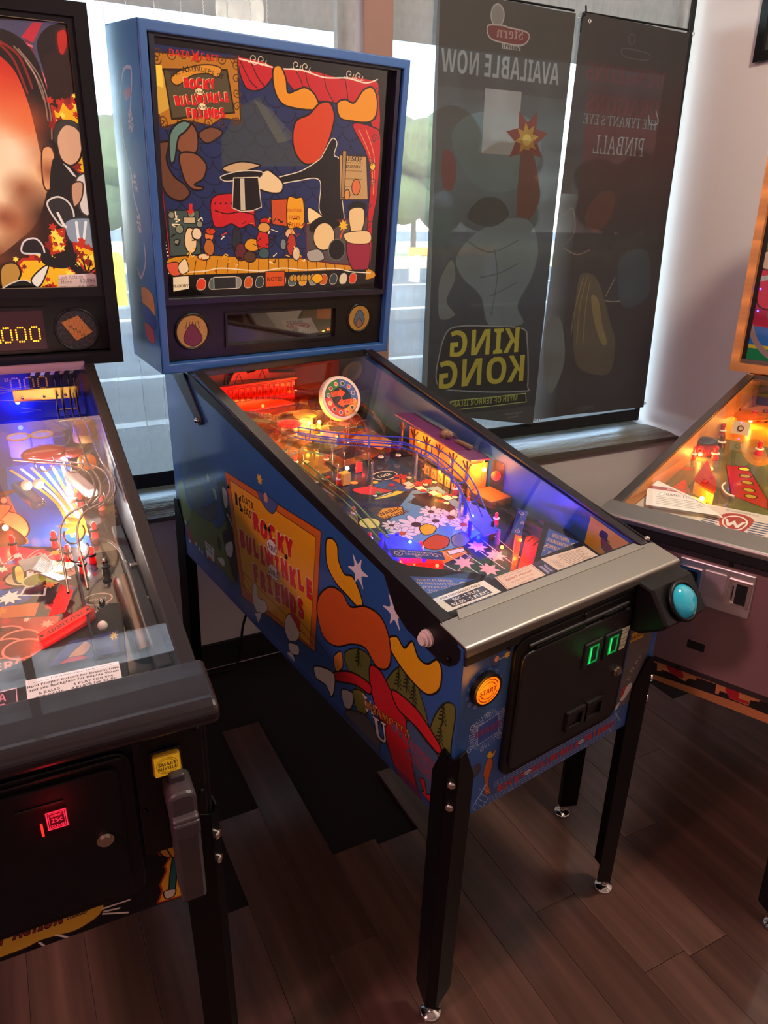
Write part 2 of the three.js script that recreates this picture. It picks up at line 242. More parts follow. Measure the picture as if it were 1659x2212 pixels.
const ban1 = art(720, 1700, 1.0, (c) => {
  c.translate(-900, -230);
  rc(c, 880, 200, 800, 1800, '#3a3631');
  const g = c.createLinearGradient(0, 560, 0, 1700); g.addColorStop(0, '#403d38'); g.addColorStop(0.25, '#4a4d4c'); g.addColorStop(0.7, '#2f3133'); g.addColorStop(1, '#2b2826'); c.fillStyle = g; c.fillRect(880, 560, 800, 1220);
  rc(c, 900, 220, 45, 1700, '#5b5f60');
  sm(c, [1012,712,1080,647,1223,622,1378,643,1438,737,1400,847,1269,902,1137,881,1048,803], '#4b5350');
  sm(c, [976,775,1016,774,1040,836,1023,900,981,885], '#5c3530');
  // logo at the top: a round knob over a rounded red nameplate
  el(c, ...[1188,318], 28, 34, '#6d6a64', '#8a857e', 5); sm(c, [1150,354,1210,347,1242,351,1322,357,1333,378,1299,401,1215,400,1159,389], '#5d2c2a', '#8d8780', 5);
  { const [x, y] = [1247,369]; flip(c, x, () => { tx(c, 'Stern', 0, y, 44, '#8a6a64', { f: 'serif', rot: 0.02 }); tx(c, 'Pinball', -10, y + 42, 24, '#8d8780', { f: 'serif' }); }); }
  { const [x, y] = [1226,485]; flip(c, x, () => tx(c, 'AVAILABLE NOW', 0, y - 6, 100, '#6c675f', { sx: 0.68 })); }
  rc(c, ...[1153,551], 166, 218, '#6f6a62');
  splat(c, ...[1362,709], 105, '#5a2a20', 7); splat(c, ...[1362,709], 60, '#7d5a24', 8); el(c, ...[1363,712], 22, 20, '#94783c');
  // a plain craggy column and ridge in place of the picture
  sm(c, [1341,758,1395,756,1433,838,1450,923,1415,993,1349,1029,1334,925,1335,841], '#4f2f25');
  sm(c, [1057,1150,1107,1082,1191,1030,1300,995,1417,1011,1464,1118,1440,1228,1379,1338,1411,1416,1244,1418,1188,1295,1094,1221], '#525654', '#40403e', 4);
  for (const l of [[1107,1082,1221,1125,1354,1082], [1183,1222,1273,1206,1363,1171], [1234,1296,1302,1271,1365,1245], [1243,1117,1263,1224,1245,1371]]) ln(c, l, '#3d403f', 5);
  sm(c, [986,1218,1036,1150,1061,1220,1023,1308,1069,1364,994,1378,979,1288], '#54544e', '#343230', 4); sm(c, [1102,997,1162,929,1249,927,1299,986,1213,1030], '#33302c');
  sm(c, [995,1640,1000,1508,1035,1426,1106,1411,1244,1418,1413,1436,1444,1496,1463,1679,1440,1709,1122,1681], '#1d1a18', '#6f6a62', 6);
  { const gr = c.createLinearGradient(0, [1198,1434][1], 0, [1206,1540][1]); gr.addColorStop(0, '#8f7e26'); gr.addColorStop(1, '#6a452a'); const [x, y] = [1225,1483], [x2, y2] = [1220,1606];
    flip(c, x, () => tx(c, 'KING', 0, y, 148, gr, { sx: 1.0, st: '#1d1a18', lw: 10 })); const g2 = c.createLinearGradient(0, y2 - 60, 0, y2 + 60); g2.addColorStop(0, '#8f7e26'); g2.addColorStop(1, '#6a452a'); flip(c, x2, () => tx(c, 'KONG', 0, y2, 160, g2, { sx: 1.0, st: '#1d1a18', lw: 10 })); }
  { const [x, y] = [1235,1733]; po(c, [1067,1721,1457,1720,1463,1759,1057,1760], '#1d1a18', '#8b8a4a', 4); flip(c, x, () => tx(c, 'MYTH OF TERROR ISLAND', 0, y + 2, 38, '#7d7c30', { sx: 0.78, rot: 0 })); }
  { const [x, y] = [1399,1805]; flip(c, x, () => { tx(c, 'all rights reserved', 0, y, 12, '#77726a', { w: '' }); tx(c, 'trademarks', 0, y + 16, 12, '#77726a', { w: '' }); }); }
}, true);
banner(B1, ban1, 'dark banner with large yellow mirrored title letters at its bottom, left of two', 900, 230, 720, 1700, [[955, 275], [1562, 285], [1520, 1845], [948, 1835]]);
const ban2 = art(720, 1700, 0.8, (c) => {
  c.translate(-1510, -230);
  rc(c, 1480, 200, 800, 1800, '#332c29');
  const g = c.createLinearGradient(1520, 0, 1640, 0); g.addColorStop(0, '#66696a'); g.addColorStop(1, '#33302d'); c.fillStyle = g; c.fillRect(1510, 900, 130, 1000);
  const gg = c.createLinearGradient(0, 380, 0, 1100); gg.addColorStop(0, '#332c29'); gg.addColorStop(0.4, '#43221f'); gg.addColorStop(1, '#2f2825'); c.fillStyle = gg; c.fillRect(1640, 360, 560, 760);
  el(c, ...[1838,327], 16, 18, null, '#4a423f', 4); sm(c, [1795,363,1882,363,1947,373,1925,391,1812,389], null, '#4a423f', 4);
  { const [x, y] = [1836,456]; flip(c, x, () => { tx(c, 'DUNGEONS', 0, y, 84, '#4c2320', { f: 'serif', sx: 0.9 }); tx(c, 'DRAGONS', 0, y + 110, 90, '#4c2320', { f: 'serif', sx: 0.9 }); }); }
  { const [x, y] = [1796,616]; flip(c, x, () => tx(c, "THE TYRANT'S EYE", -40, y + 6, 50, '#55504a', { f: 'serif', sx: 0.86 })); }
  { const [x, y] = [1837,711]; flip(c, x, () => tx(c, 'PINBALL', 0, y, 96, '#605c56', { sx: 0.7, f: 'serif', w: '' })); }
  ln(c, [2026,568,2047,610,2003,618,1984,588], '#6a645c', 6);
  sm(c, [1702,953,1769,889,1848,896,1837,988,1767,1044,1698,1008], '#4a2c22'); ln(c, [1571,991,1615,955,1640,1045,1585,1100], '#5d4f4a', 4); ln(c, [1586,1109,1665,1137,1740,1119], '#6a5750', 4);
  sm(c, [1694,1252,1728,1214,1797,1235,1850,1315,1911,1440,1954,1526,1946,1654,1863,1669,1745,1618,1698,1470], '#4c4030');
  for (const l of [[1723,1233,1694,1350,1684,1469], [1744,1234,1721,1351,1725,1512], [1766,1244,1756,1352,1763,1515]]) ln(c, l, '#665634', 6);
  sm(c, [1782,1313,1826,1334,1861,1437,1902,1523,1868,1521,1811,1415], '#6a5836'); ln(c, [1905,1237,1884,1276,1863,1316], '#6b6253', 5); ln(c, [1867,1336,1909,1341,1964,1339], '#6b6253', 5);
  sm(c, [1919,1159,2081,1130,2119,1323,1968,1360], '#35393a');
  sm(c, [1536,1422,1611,1406,1661,1591,1599,1733,1547,1624], '#55534c');
  { const [x, y] = [1816,1823]; flip(c, x, () => tx(c, 'PINBALL', 0, y, 26, '#4c4a48', { w: '' })); }
}, true);
banner(B2, ban2, 'dark reddish banner reading PINBALL in mirrored letters, beside the right wall', 1510, 230, 720, 1700, [[1612, 290], [2168, 275], [2195, 1835], [1545, 1850]]);
const at3 = (p, z) => { const o = []; for (let i = 0; i < p.length; i += 2) o.push(V(p[i] / 1000, (2600 - p[i + 1]) / 1000, z)); return o; };
solo('hanging_hook', tube(at3([1572,248,1574,275,1560,288,1558,336], -1.7), 0.0035, 20), M.blackMetal, 'small black hook hanging between the tops of the two banners', 'hook');

// framed picture on the right wall, only its lower left corner in view
{
  const f = thing('picture_frame', 'black picture frame high on the right wall', 'picture frame', null);
  f.position.set(RX, 2.183, -1.437); f.rotation.y = -Math.PI / 2;
  part(f, 'frame', frameGeo(0, 0, 0.5, 0.62, 0.035, 0.025), M.blackPlastic);
  part(f, 'mat_board', box(0.03, 0.47, 0.03, 0.59, 0.003, 0.008), std(0x3a3836, 0.8));
  part(f, 'glass', new THREE.PlaneGeometry(0.44, 0.56).translate(0.25, 0.31, 0.014), M.glass);
}
// power cord hanging behind the machine
solo('power_cord', tube([V(0.12, 0.45, -1.42), V(0.075, 0.3, -1.45), V(0.05, 0.17, -1.5), V(0.035, 0.08, -1.5), V(0.01, 0.006, -1.5), V(-0.1, 0.006, -1.49), V(-0.3, 0.006, -1.5)], 0.005, 50), M.blackPlastic, 'black power cord hanging by the wall behind the blue pinball machine', 'power cord');
solo('paper_scrap', box(0.117, 0.125, 0.0002, 0.0018, -0.141, -0.129), M.white, 'tiny white scrap on the floor beside the front leg', 'scrap');

// ---------------------------------------------------------------- outdoors, seen through the shades
const asphalt = std(0x4c4c48, 0.9, 0, { bumpMap: noiseTex(128, 128, (x, y) => nz(x * 3, y * 3) * 255, [40, 40]), bumpScale: 0.01 });
struct('ground', box(-90, 110, -0.4, -0.15, -130, -1.88), asphalt);
struct('sidewalk', box(-20, 20, -0.15, -0.1, -3.6, -1.88), std(0x6a665f, 0.9));
const lines = [];
for (const z of [-5.9, -8.05, -13.4, -19]) lines.push(box(-14, 16, -0.15, -0.147, z - 0.09 - (z > -10 ? 0 : 0.15), z + 0.09));
struct('road_marking', merge(lines), std(0xb0ada4, 0.8));
const dirt = struct('verge', box(-60, 80, -0.15, -0.05, -60, -26), std(0xb7a878, 0.95));
function tree(x, z, h, r, hue, label) {
  const t = thing('tree', label, 'tree', null); t.position.set(x, -0.1, z);
  part(t, 'trunk', cyl(0, h * 0.25, 0, 0.16, h * 0.5, 'y', 8, 0.1), std(0x4a3826, 0.9));
  const cl = [];
  for (let i = 0; i < 9; i++) { const g = new THREE.IcosahedronGeometry(r * rnd(0.4, 0.62), 3), p = g.attributes.position, o = rnd(0, 99); for (let j = 0; j < p.count; j++) { const k = 0.8 + 0.45 * nz((p.getX(j) * 60 + o * 7) | 0, (p.getY(j) * 60 + p.getZ(j) * 40 + o) | 0); p.setXYZ(j, p.getX(j) * k, p.getY(j) * k * 0.85, p.getZ(j) * k); } g.computeVertexNormals(); const a = i * 2.4; cl.push(g.translate(Math.cos(a) * r * 0.55, h * 0.62 + (i / 9 - 0.4) * h * 0.6, Math.sin(a) * r * 0.55)); }
  part(t, 'foliage', merge(cl), std(hue, 0.9)).userData.kind = 'stuff';
}
[[4.5, -31, 5.0, 2.4, 0x454a24, 'yellow-green tree across the street seen left of the blue backbox'], [-2, -36, 5.6, 2.8, 0x383e1c, 'olive tree across the street behind the left shade'], [11, -33, 4.6, 2.3, 0x4c4a24, 'pale yellow-green tree left of the other street trees'], [19, -34, 6.2, 3.0, 0x41461e, 'bushy tree seen through the gap left of the title banner'], [25, -36, 5.4, 2.8, 0x3a4020, 'darker green tree just beside the title banner edge'], [36, -38, 5.2, 2.6, 0x464824, 'small tree seen between the two banners'], [46, -38, 5.8, 3.0, 0x3e4424, 'broad tree seen past the right edge of the reddish banner']].forEach((a) => tree(...a));
{
  const b = thing('bollard', 'bright yellow bollard post in the street left of the blue backbox', 'bollard', null); b.position.set(1.75, -0.15, -15.6);
  part(b, 'post', lathe([[0, 1.1], [0.12, 1.08], [0.19, 1.0], [0.2, 0.94], [0.2, 0]], 24), std(0xf2c810, 0.5)); part(b, 'base', cyl(0, 0.03, 0, 0.26, 0.06), std(0x8a8880, 0.8));
  const s = thing('street_sign', 'green street sign on a post, seen left of the title banner', 'street sign', null); s.position.set(10.9, -0.15, -18);
  part(s, 'post', cyl(0, 0.9, -0.04, 0.04, 1.8), M.dullChrome); part(s, 'panel', rrect(-0.35, 1.05, 0.35, 2.0, 0.08, 0.04), std(0x1f8a4a, 0.5)); part(s, 'top_lamp', ball(0, 2.25, 0, 0.28, 16), std(0xf3f3ee, 0.5));
  const r = thing('barrier', 'orange road barrier low beside the green street sign', 'barrier', null); r.position.set(12.6, -0.15, -20);
  part(r, 'rail', box(-1.6, 1.6, 0.75, 1.0, -0.05, 0.05, 0.02), std(0xe8862a, 0.6)); for (const x of [-1.4, 1.4]) part(r, 'foot', box(x - 0.05, x + 0.05, 0, 0.78, -0.25, 0.25), std(0xd8d4cc, 0.7));
}
// ---------------------------------------------------------------- pinball machine carcass shared by all three
const W = 0.559, PFS = 0.0963;
const pfY = (z, h = 0) => 0.335 + PFS * (-z - 0.2) + h;                    // playfield surface
let GB = 0.411, GS = 0.19;
const glY = (z) => GB + GS * (-z - 0.06);                             // top glass
const pf3 = (p, h) => { const o = []; for (let i = 0; i < p.length; i += 2) { const z = (p[i + 1] - 1250) / 1000; o.push(V(p[i] / 1000, pfY(z, h), z)); } return o; };   // board millimetres -> points h above the board
const pfPlate = (p, h, th, bevel = 0) => { const g = plate(mm(p, 1250), th, bevel); return g.applyMatrix4(basis(V(1, 0, 0), V(0, PFS, -1), V(0, 1, PFS).normalize(), V(0, pfY(0, h), 0))); };
function carcass(root, o) {
  const y0 = o.y0, P = (name, geo, mat, label) => { const m = part(root, name, geo, mat, label); m.position.y = y0; return m; };
  const L = o.L ?? 1.317, hF = o.hF, yb = o.yb, zk = o.zk;                  // zk: where the glass meets the backbox
  const side = [0, 0, L, 0, L, hF - 0.012, L - 0.06, hF, L + zk, yb - 0.016, L + zk, yb - 0.004, 0, yb - 0.004];
  const sideGeo = plate(side, 0.018, 0.0015), M1 = basis(V(0, 0, 1), V(0, 1, 0), V(-1, 0, 0), V(0.018, 0, -L));
  P('side_panel', sideGeo.clone().applyMatrix4(M1), [o.sideMat, o.body]);
  P('side_panel', sideGeo.clone().applyMatrix4(M1).translate(W - 0.018, 0, 0), [o.sideMat2 ?? o.body, o.body]);
  P('front_panel', plate([0.0005, 0, W - 0.0005, 0, W - 0.0005, hF - 0.02, 0.0005, hF - 0.02], 0.018, 0.001).translate(0, 0, -0.018), [o.frontMat, o.body]);
  P('back_panel', box(0.018, W - 0.018, 0, yb - 0.006, -L, -L + 0.018), o.body);
  P('bottom_panel', box(0.018, W - 0.018, 0.004, 0.018, -L + 0.018, -0.018), M.blackMatte);
  // inner liners above the board
  const lin = [L - 0.08, hF - 0.09, L - 0.08, hF - 0.004, L + zk, yb - 0.03, L + zk, pfY(zk) - 0.03];
  for (const x of [0.018, W - 0.019]) P('inner_liner', plate(lin, 0.001).applyMatrix4(basis(V(0, 0, 1), V(0, 1, 0), V(-1, 0, 0), V(x + 0.001, 0, -L))), o.inner);
  // legs down to the floor
  const inv = root.quaternion.clone(), toFloor = (x, z) => { const ey = V(0, 1, 0).applyQuaternion(inv), ex = V(1, 0, 0).applyQuaternion(inv), ez = V(0, 0, 1).applyQuaternion(inv); return -(root.position.y + ex.y * x + ez.y * z) / ey.y - y0; };
  for (const [sx, sz] of [[0, 1], [1, 1], [0, 0], [1, 0]]) {
    const fx = sx ? W + 0.006 : -0.006, fz = sz ? 0.01 : -L - 0.01, foot = toFloor(fx, fz), top = o.legTop ?? 0.165, f = [], bot = foot + 0.03;
    const fl = (w) => plate([0, bot, w * 0.95, bot + 0.028, w, top - 0.075, w * 0.36, top, 0, top - 0.004], 0.0026, 0.0004);
    const B = V(0.0057, 0, 0.0085), tilt = Math.atan2(0.0075, 0.0463);     // corner facet edge, flanges toed in to the cabinet
    f.push(fl(0.047).rotateY(tilt).translate(B.x, 0, B.z - 0.002));
    f.push(fl(0.047).scale(-1, 1, 1).rotateY(-tilt).rotateY(-Math.PI / 2).translate(-B.z + 0.002, 0, -B.x));
    { const ar = f[1].attributes; for (const n of Object.keys(ar)) { const s = ar[n].itemSize, a = ar[n].array; for (let q = 0; q < a.length; q += 3 * s) for (let k = 0; k < s; k++) { const t = a[q + k]; a[q + k] = a[q + s + k]; a[q + s + k] = t; } } }
    f.push(plate([-0.0102, bot, 0.0102, bot, 0.0102, top - 0.003, 0, top - 0.012, -0.0102, top - 0.003], 0.0026, 0.0003).rotateY(-Math.PI / 4).translate(-0.0014 + 0.0013, 0, 0.0014 - 0.0013));
    const g = merge(f), p = g.attributes.position;
    for (let i = 0; i < p.count; i++) { const k = Math.max(0, 0.1 - p.getY(i)) * 0.016; p.setX(i, p.getX(i) - k); p.setZ(i, p.getZ(i) + k); }
    const mk = (gg) => { gg.translate(-0.0012, 0, 0.0012); if (sx) gg.scale(-1, 1, 1).translate(W, 0, 0); if (!sz) gg.scale(1, 1, -1).translate(0, 0, -L); if (sx !== 1 - sz) { const ix = gg.index; if (ix) { const a = ix.array; for (let i = 0; i < a.length; i += 3) { const t = a[i]; a[i] = a[i + 1]; a[i + 1] = t; } } else { for (const n of Object.keys(gg.attributes)) { const at2 = gg.attributes[n], s = at2.itemSize, ar = at2.array; for (let i = 0; i < ar.length; i += 3 * s) for (let k = 0; k < s; k++) { const t = ar[i + k]; ar[i + k] = ar[i + s + k]; ar[i + s + k] = t; } } } } return gg; };
    const leg = P('leg', mk(g), o.legMat ?? M.blackMetal);
    for (const y of o.boltY ?? [0.115, 0.062]) { const b = merge([new THREE.CylinderGeometry(0.0085, 0.0085, 0.007, 6).rotateX(Math.PI / 2), new THREE.SphereGeometry(0.0085, 12, 6, 0, 7, 0, 1.2).rotateX(Math.PI / 2).scale(1, 1, 0.6).translate(0, 0, 0.0015), new THREE.CylinderGeometry(0.011, 0.011, 0.002, 16).rotateX(Math.PI / 2).translate(0, 0, -0.004)]).rotateY(-Math.PI / 4).translate(-0.0036, y, 0.0036); part(leg, 'bolt', mk(b), M.bolt, 'shiny steel leg bolt'); }
    part(leg, 'leveler', merge([lathe([[0, 0.0], [0.021, 0.0], [0.0235, 0.003], [0.021, 0.008], [0.008, 0.013], [0.0055, 0.014], [0.0055, 0.05], [0, 0.05]], 24)]).translate(sx ? W - 0.004 + 0.008 : -0.004, foot, sz ? 0.005 : -L - 0.005), M.chrome, 'metal leveler foot');
  }
  // top glass
  const z0 = o.gz ?? -0.07, z1 = zk + 0.004;
  P('top_glass', quad(V(0.016, glY(z1) * 1, z1), V(W - 0.016, glY(z1), z1), V(W - 0.016, glY(z0), z0), V(0.016, glY(z0), z0)), M.glass);
  P('glass_channel', box(0.018, W - 0.018, glY(z1) - 0.012, glY(z1) + 0.006, z1 - 0.012, z1), o.channel ?? M.blackPlastic);
  return P;
}
// metal lockdown bar across the front
function lockbar(P, hF, over, mat, lip, r = 0.006) {
  const x0 = -over, len = W + over * 2, s = new THREE.Shape();
  s.moveTo(0.013, hF - lip); s.lineTo(0.013, hF - r); s.quadraticCurveTo(0.013, hF + 0.001, 0.013 - r, hF + 0.002); s.lineTo(-0.058, hF + 0.011); s.lineTo(-0.058, hF + 0.007); s.lineTo(0.006, hF - 0.004); s.lineTo(0.009, hF - lip); s.closePath();
  const g = new THREE.ExtrudeGeometry(s, { depth: len - 0.004, bevelEnabled: true, bevelSize: 0.002, bevelThickness: 0.002, bevelSegments: 3, bevelOffset: -0.002, curveSegments: 8 }).applyMatrix4(basis(V(0, 0, 1), V(0, 1, 0), V(-1, 0, 0), V(x0 + len - 0.002, 0, 0)));
  const bar = P('lockbar', g, mat, 'brushed steel bar'); return bar;
}
const hexBolt = (x, y, z, r, axis) => merge([cyl(x, y, z, r, r * 0.8, axis, 6), cyl(x, y, z, r * 1.3, r * 0.3, axis, 16)]);
const flipperButton = (P, x, y, z, s, mat) => P('flipper_button', merge([cyl(x, y, z, 0.016, 0.007, 'x', 28), cyl(x + s * 0.006, y, z, 0.0135, 0.007, 'x', 28, 0.0135), cyl(x + s * 0.011, y, z, 0.0095, 0.008, 'x', 28)]), mat, 'pinkish white flipper button');
// ================================================================ the blue machine
{
const root = thing('pinball_machine', 'blue pinball machine with an orange and yellow side poster, between two other machines', 'pinball machine', null);
root.quaternion.setFromRotationMatrix(new THREE.Matrix4().makeBasis(V(0.98995, 0.01812, -0.14015), V(-0.00945, 0.99805, 0.06183), V(0.1411, -0.0598, 0.98815)));
root.position.set(0.0051, 0.0007, -0.0333);
const hF = 0.408, L = 1.317, zk = -1.1;
// --- printed side
const sideTex = art(1317, 620, 1.5, (c) => {
  rc(c, 0, 0, 1317, 620, '#28538f');
  // hills and forest on the left of the print
  sm(c, [68,538,183,400,309,422,400,343,417,390,427,538,321,546,191,546], '#586a2a', '#17210f', 2);
  sm(c, [23,401,67,370,92,421,121,454,55,512,25,477], '#6d7a38'); sm(c, [69,311,97,280,130,291,109,341,71,351], '#3f5f86', '#1c2c44', 2);
  sm(c, [87,363,199,316,240,357,216,402,271,367,315,343,315,377,262,420,194,433,128,422], '#4c5a66', '#1a222c', 2);
  for (const [x, y] of [[268,288], [307,314], [314,325]]) splat(c, x, y, 14, '#a9b8b4', 5);
  sm(c, [330,283,377,260,392,293,396,331,418,376,386,403,370,368,347,323], '#15151b'); sm(c, [362,285,388,282,392,320,372,334], '#c9c3c0'); ln(c, [385,349,406,365,423,387], '#c9c3c0', 7);
  sm(c, [345,420,417,390,431,438,428,531,399,531,363,469], '#141218'); sm(c, [363,448,404,423,409,448,391,477,362,477], '#d2cccb', '#111', 2); el(c, ...[317,468], 14, 22, '#16151c'); sm(c, [300,519,339,505,343,524,317,530], '#d2cccb');
  sm(c, [65,500,84,516,96,526,127,552,101,555,68,538], '#a8282c'); for (const [x, y] of [[64,505], [86,559], [139,547], [162,552], [183,553]]) splat(c, x, y, 9, '#c8d0d4', 5);
  po(c, [208,504,278,501,273,548,219,556], '#d8d4d2', '#a33', 2); { const [x, y] = [239,517]; tx(c, 'DANGER', x, y - 6, 12, '#2a2a2a'); tx(c, 'FALLING', x, y + 8, 12, '#2a2a2a'); } rc(c, ...[228,545], 26, 10, '#a8201f');
  // poster
  po(c, [387,228,866,197,837,515,450,566], '#c8641c', '#3a1608', 2.5); po(c, [413,242,845,220,814,513,473,539], '#e2a012', '#4a2a06', 2);
  { const [x, y] = [455,283]; po(c, [x - 13, y - 18, x, y - 14, x + 1, y + 14, x - 13, y + 18], '#15130f'); po(c, [x + 24, y - 20, x + 9, y - 10, x + 9, y + 12, x + 24, y + 20, x + 20, y + 3, x + 14, y, x + 20, y - 4], '#15130f'); tx(c, 'DATA', x + 60, y - 16, 27, '#15130f', { sx: 0.95 }); tx(c, 'EAST', x + 62, y + 12, 27, '#15130f', { sx: 0.95 }); }
  const tw = { hi: '#e8dcd0' };
  funny(c, 'ROCKY', 640, 303, 56, '#c81520', { ...tw, rot: -0.03, adv: 42, sx: 0.92 }); funny(c, 'BULLWINKLE', 642, 374, 60, '#c81520', { ...tw, rot: -0.085, adv: 38, sx: 0.74 }); funny(c, 'FRIENDS', 658, 446, 62, '#c81520', { ...tw, rot: -0.09, adv: 39, sx: 0.78 });
  for (const [x, y] of [[638, 336], [642, 402]]) { el(c, x, y, 27, 20, '#e6dccf', '#33150c', 1.5, -0.1); tx(c, 'And', x, y + 1, 24, '#1c1210', { f: 'serif', rot: -0.1 }); }
  for (const p of [[448,486,552,531,676,546], [462,486,655,490,791,493], [188,563,384,531,552,531], [748,466,854,482,913,496], [725,492,833,500,874,507]]) ln(c, p, '#3a2410', 1.6);
  // small painted shapes along the poster
  sm(c, [521,495,545,487,553,517,592,510,598,534,549,568,518,549], '#ded7cf', '#20150f', 2); sm(c, [526,580,565,559,546,598,536,589], '#ded7cf', '#20150f', 1.5);
  sm(c, [694,509,726,472,766,482,758,526,718,555,695,542], '#e0cfc4', '#20150f', 2); sm(c, [719,476,748,466,770,473,765,502,743,488], '#bd2420'); sm(c, [710,566,757,546,758,571,721,587], '#e6e0da', '#20150f', 2); sm(c, [702,599,726,587,739,604,709,609], '#e6e0da');
  sm(c, [574,213,638,207,672,211,647,244,601,239], '#4a5a8a', '#161a2e', 2); el(c, ...[615,216], 10, 12, '#c8906a'); splat(c, ...[587,179], 16, '#d8a828', 8);
  // a big abstract composition: rounded orange boulder, two gold ribbons, red banner, green hills
  sm(c, [1098,460,1131,383,1179,342,1217,380,1246,433,1256,503,1185,512,1138,500], '#5d6426', '#141a0a', 3); sm(c, [1247,487,1254,417,1281,357,1311,346,1310,418,1305,530,1276,577], '#656a26', '#141a0a', 3); sm(c, [959,455,1003,406,1053,398,1055,453,1023,510], '#545c24', '#141a0a', 3);
  for (const [x, y] of [[1175,381], [1197,393], [1149,392], [1281,382], [1278,431], [1203,432], [1012,423]]) { c.strokeStyle = '#141a0a'; c.lineWidth = 3; c.beginPath(); c.moveTo(x, y - 26); c.lineTo(x, y + 22); for (let k = 0; k < 4; k++) { c.moveTo(x - 5 - k * 2, y - 12 + k * 9); c.lineTo(x, y - 18 + k * 9); c.lineTo(x + 5 + k * 2, y - 12 + k * 9); } c.stroke(); }
  sm(c, [886,212,908,195,929,203,934,233,956,254,984,246,1007,261,1024,289,1008,305,965,298,926,291,890,264], '#e2a412', '#120d06', 4);
  sm(c, [1109,326,1137,300,1162,310,1184,283,1204,306,1230,304,1254,280,1269,295,1266,336,1236,367,1195,368,1144,353], '#e2a412', '#120d06', 4);
  sm(c, [847,401,859,353,903,311,948,302,980,318,1032,290,1082,284,1111,309,1123,355,1113,388,1077,405,1036,386,985,407,928,446,874,452], '#c4561a', '#120a06', 4);
  sm(c, [1054,420,1089,407,1126,430,1162,449,1198,491,1224,551,1241,620,1194,636,1153,608,1109,545,1065,482], '#b5101c', '#120608', 4);
  sm(c, [917,521,987,476,1056,462,1057,487,1005,498,923,539], '#b5101c', '#120608', 4); sm(c, [1133,425,1206,419,1263,442,1285,458,1273,473,1210,460,1151,457], '#c4141f', '#120608', 4);
  sm(c, [832,559,874,535,917,524,923,552,910,593,884,578,842,585], '#ddd2c6', '#120a06', 4);
  sm(c, [952,545,997,527,989,570,962,583], '#b8b4b0', '#1c1a1c', 3); sm(c, [997,515,1040,498,1050,539,1025,563,1003,548], '#7a7a30', '#1c1a10', 3); sm(c, [962,602,1042,551,1095,580,1089,634,1028,643], '#55514e', '#1c1a1c', 3); sm(c, [917,481,946,449,954,482,928,511], '#d08430', '#1c1a1c', 3);
  sm(c, [1181,469,1239,471,1295,494,1306,598,1260,627,1220,589], '#3f5470', '#141a0a', 3);
  tx(c, 'W', 1058, 520, 50, '#d8cfc8', { f: 'serif' }); tx(c, 'OSSAMOTTA', 1114, 508, 25, '#c58a1e', { rot: -0.17, f: 'serif', st: '#3a0608', lw: 3 }); tx(c, 'U', 1098, 552, 66, '#e2d8d0', { f: 'serif', st: '#15090a', lw: 7, rot: -0.25 });
  tx(c, "BULLWINKLE'S", 1228, 512, 26, '#3f5470', { rot: 0.02, st: '#b01c22', lw: 3 }); tx(c, 'CORNER', 1236, 540, 28, '#3f5470', { rot: -0.03, st: '#b01c22', lw: 3 });
  po(c, [1228,571,1244,561,1254,591,1268,580,1267,606,1236,600,1245,590], '#b5141c', '#120608', 2);
  for (const [x, y] of [[1005,225], [1127,252]]) { cloud(c, x, y, 40, '#d8d4d6'); }
  rc(c, 0, 600, 1317, 20, 'rgba(30,50,130,0.5)');
});
const sideMat = std(0xffffff, 0.4, 0, { map: sideTex, clearcoat: 0.7, clearcoatRoughness: 0.1, bumpMap: noiseTex(256, 256, (x, y) => nz(x, y) * 255, [2, 2]), bumpScale: 0.0012 });
// --- printed front
const frontTex = art(559, 420, 3, (c) => {
  rc(c, 0, 0, 559, 420, '#26508f');
  const lace = 'rgba(205,205,225,0.85)';
  for (let k = 0; k < 4; k++) for (let a = 0; a < 40; a++) { const t = a / 40 * 6.283, R = 1 + k * 0.13 + 0.05 * Math.sin(t * 9 + k); el(c, 77 + Math.cos(t) * 32 * R, 224 + Math.sin(t) * 30 * R, 0.9, 0.9, lace); }
  for (let i = 0; i < 11; i++) { const y = 196 + i * 5.4, w = 8 * Math.sin(i * 0.9) * 0.6; dots(c, 34 + w, y, 60 + w, y, 2.3, 0.75, lace); dots(c, 92 + w, y, 112 + w, y, 2.3, 0.75, lace); }
  for (const [x, y, r, d] of [[38, 200, 9, 1], [112, 196, 8, -1], [36, 252, 9, -1], [110, 252, 9, 1], [72, 186, 7, 1], [68, 266, 7, -1]]) { swirl(c, x, y, r, lace, 1.3, d); }
  po(c, [50, 206, 100, 198, 104, 242, 54, 250], '#24408a', lace, 1.2); tx(c, 'START', 76, 224, 19, '#8c1c4c', { f: 'serif', rot: -0.02, st: '#5a1038', lw: 1 });
  for (let a = 0; a < 6.28; a += 0.5) swirl(c, 54 + Math.cos(a) * 37, 122 + Math.sin(a) * 37, 5, lace, 1, 1);
  sm(c, [62, 62, 72, 56, 80, 66, 84, 84, 70, 82], '#3a4878', '#15152a', 1); el(c, 78, 70, 5, 6, '#c89070'); splat(c, 103, 71, 9, '#d2a62a', 8); ln(c, [84, 74, 96, 72], '#c8c0c0', 1.5);
  // small painted shapes under the start frame
  sm(c, [84, 300, 96, 302, 100, 318, 94, 360, 104, 390, 88, 386, 84, 350, 78, 330], '#b4501c', '#2a0c06', 1.2); sm(c, [82, 288, 90, 280, 96, 290, 104, 284, 100, 298, 88, 298], '#cf9a1c', '#2a0c06', 1); sm(c, [44, 306, 56, 296, 68, 304, 66, 322, 52, 326, 46, 318], '#3c3440', '#14101a', 1);
  // dotted band with the title
  for (const y of [370, 376, 382, 404, 410, 416]) dots(c, 112 - (y > 390 ? 8 : 0), y, 470, y, 3.6, 1.05, lace);
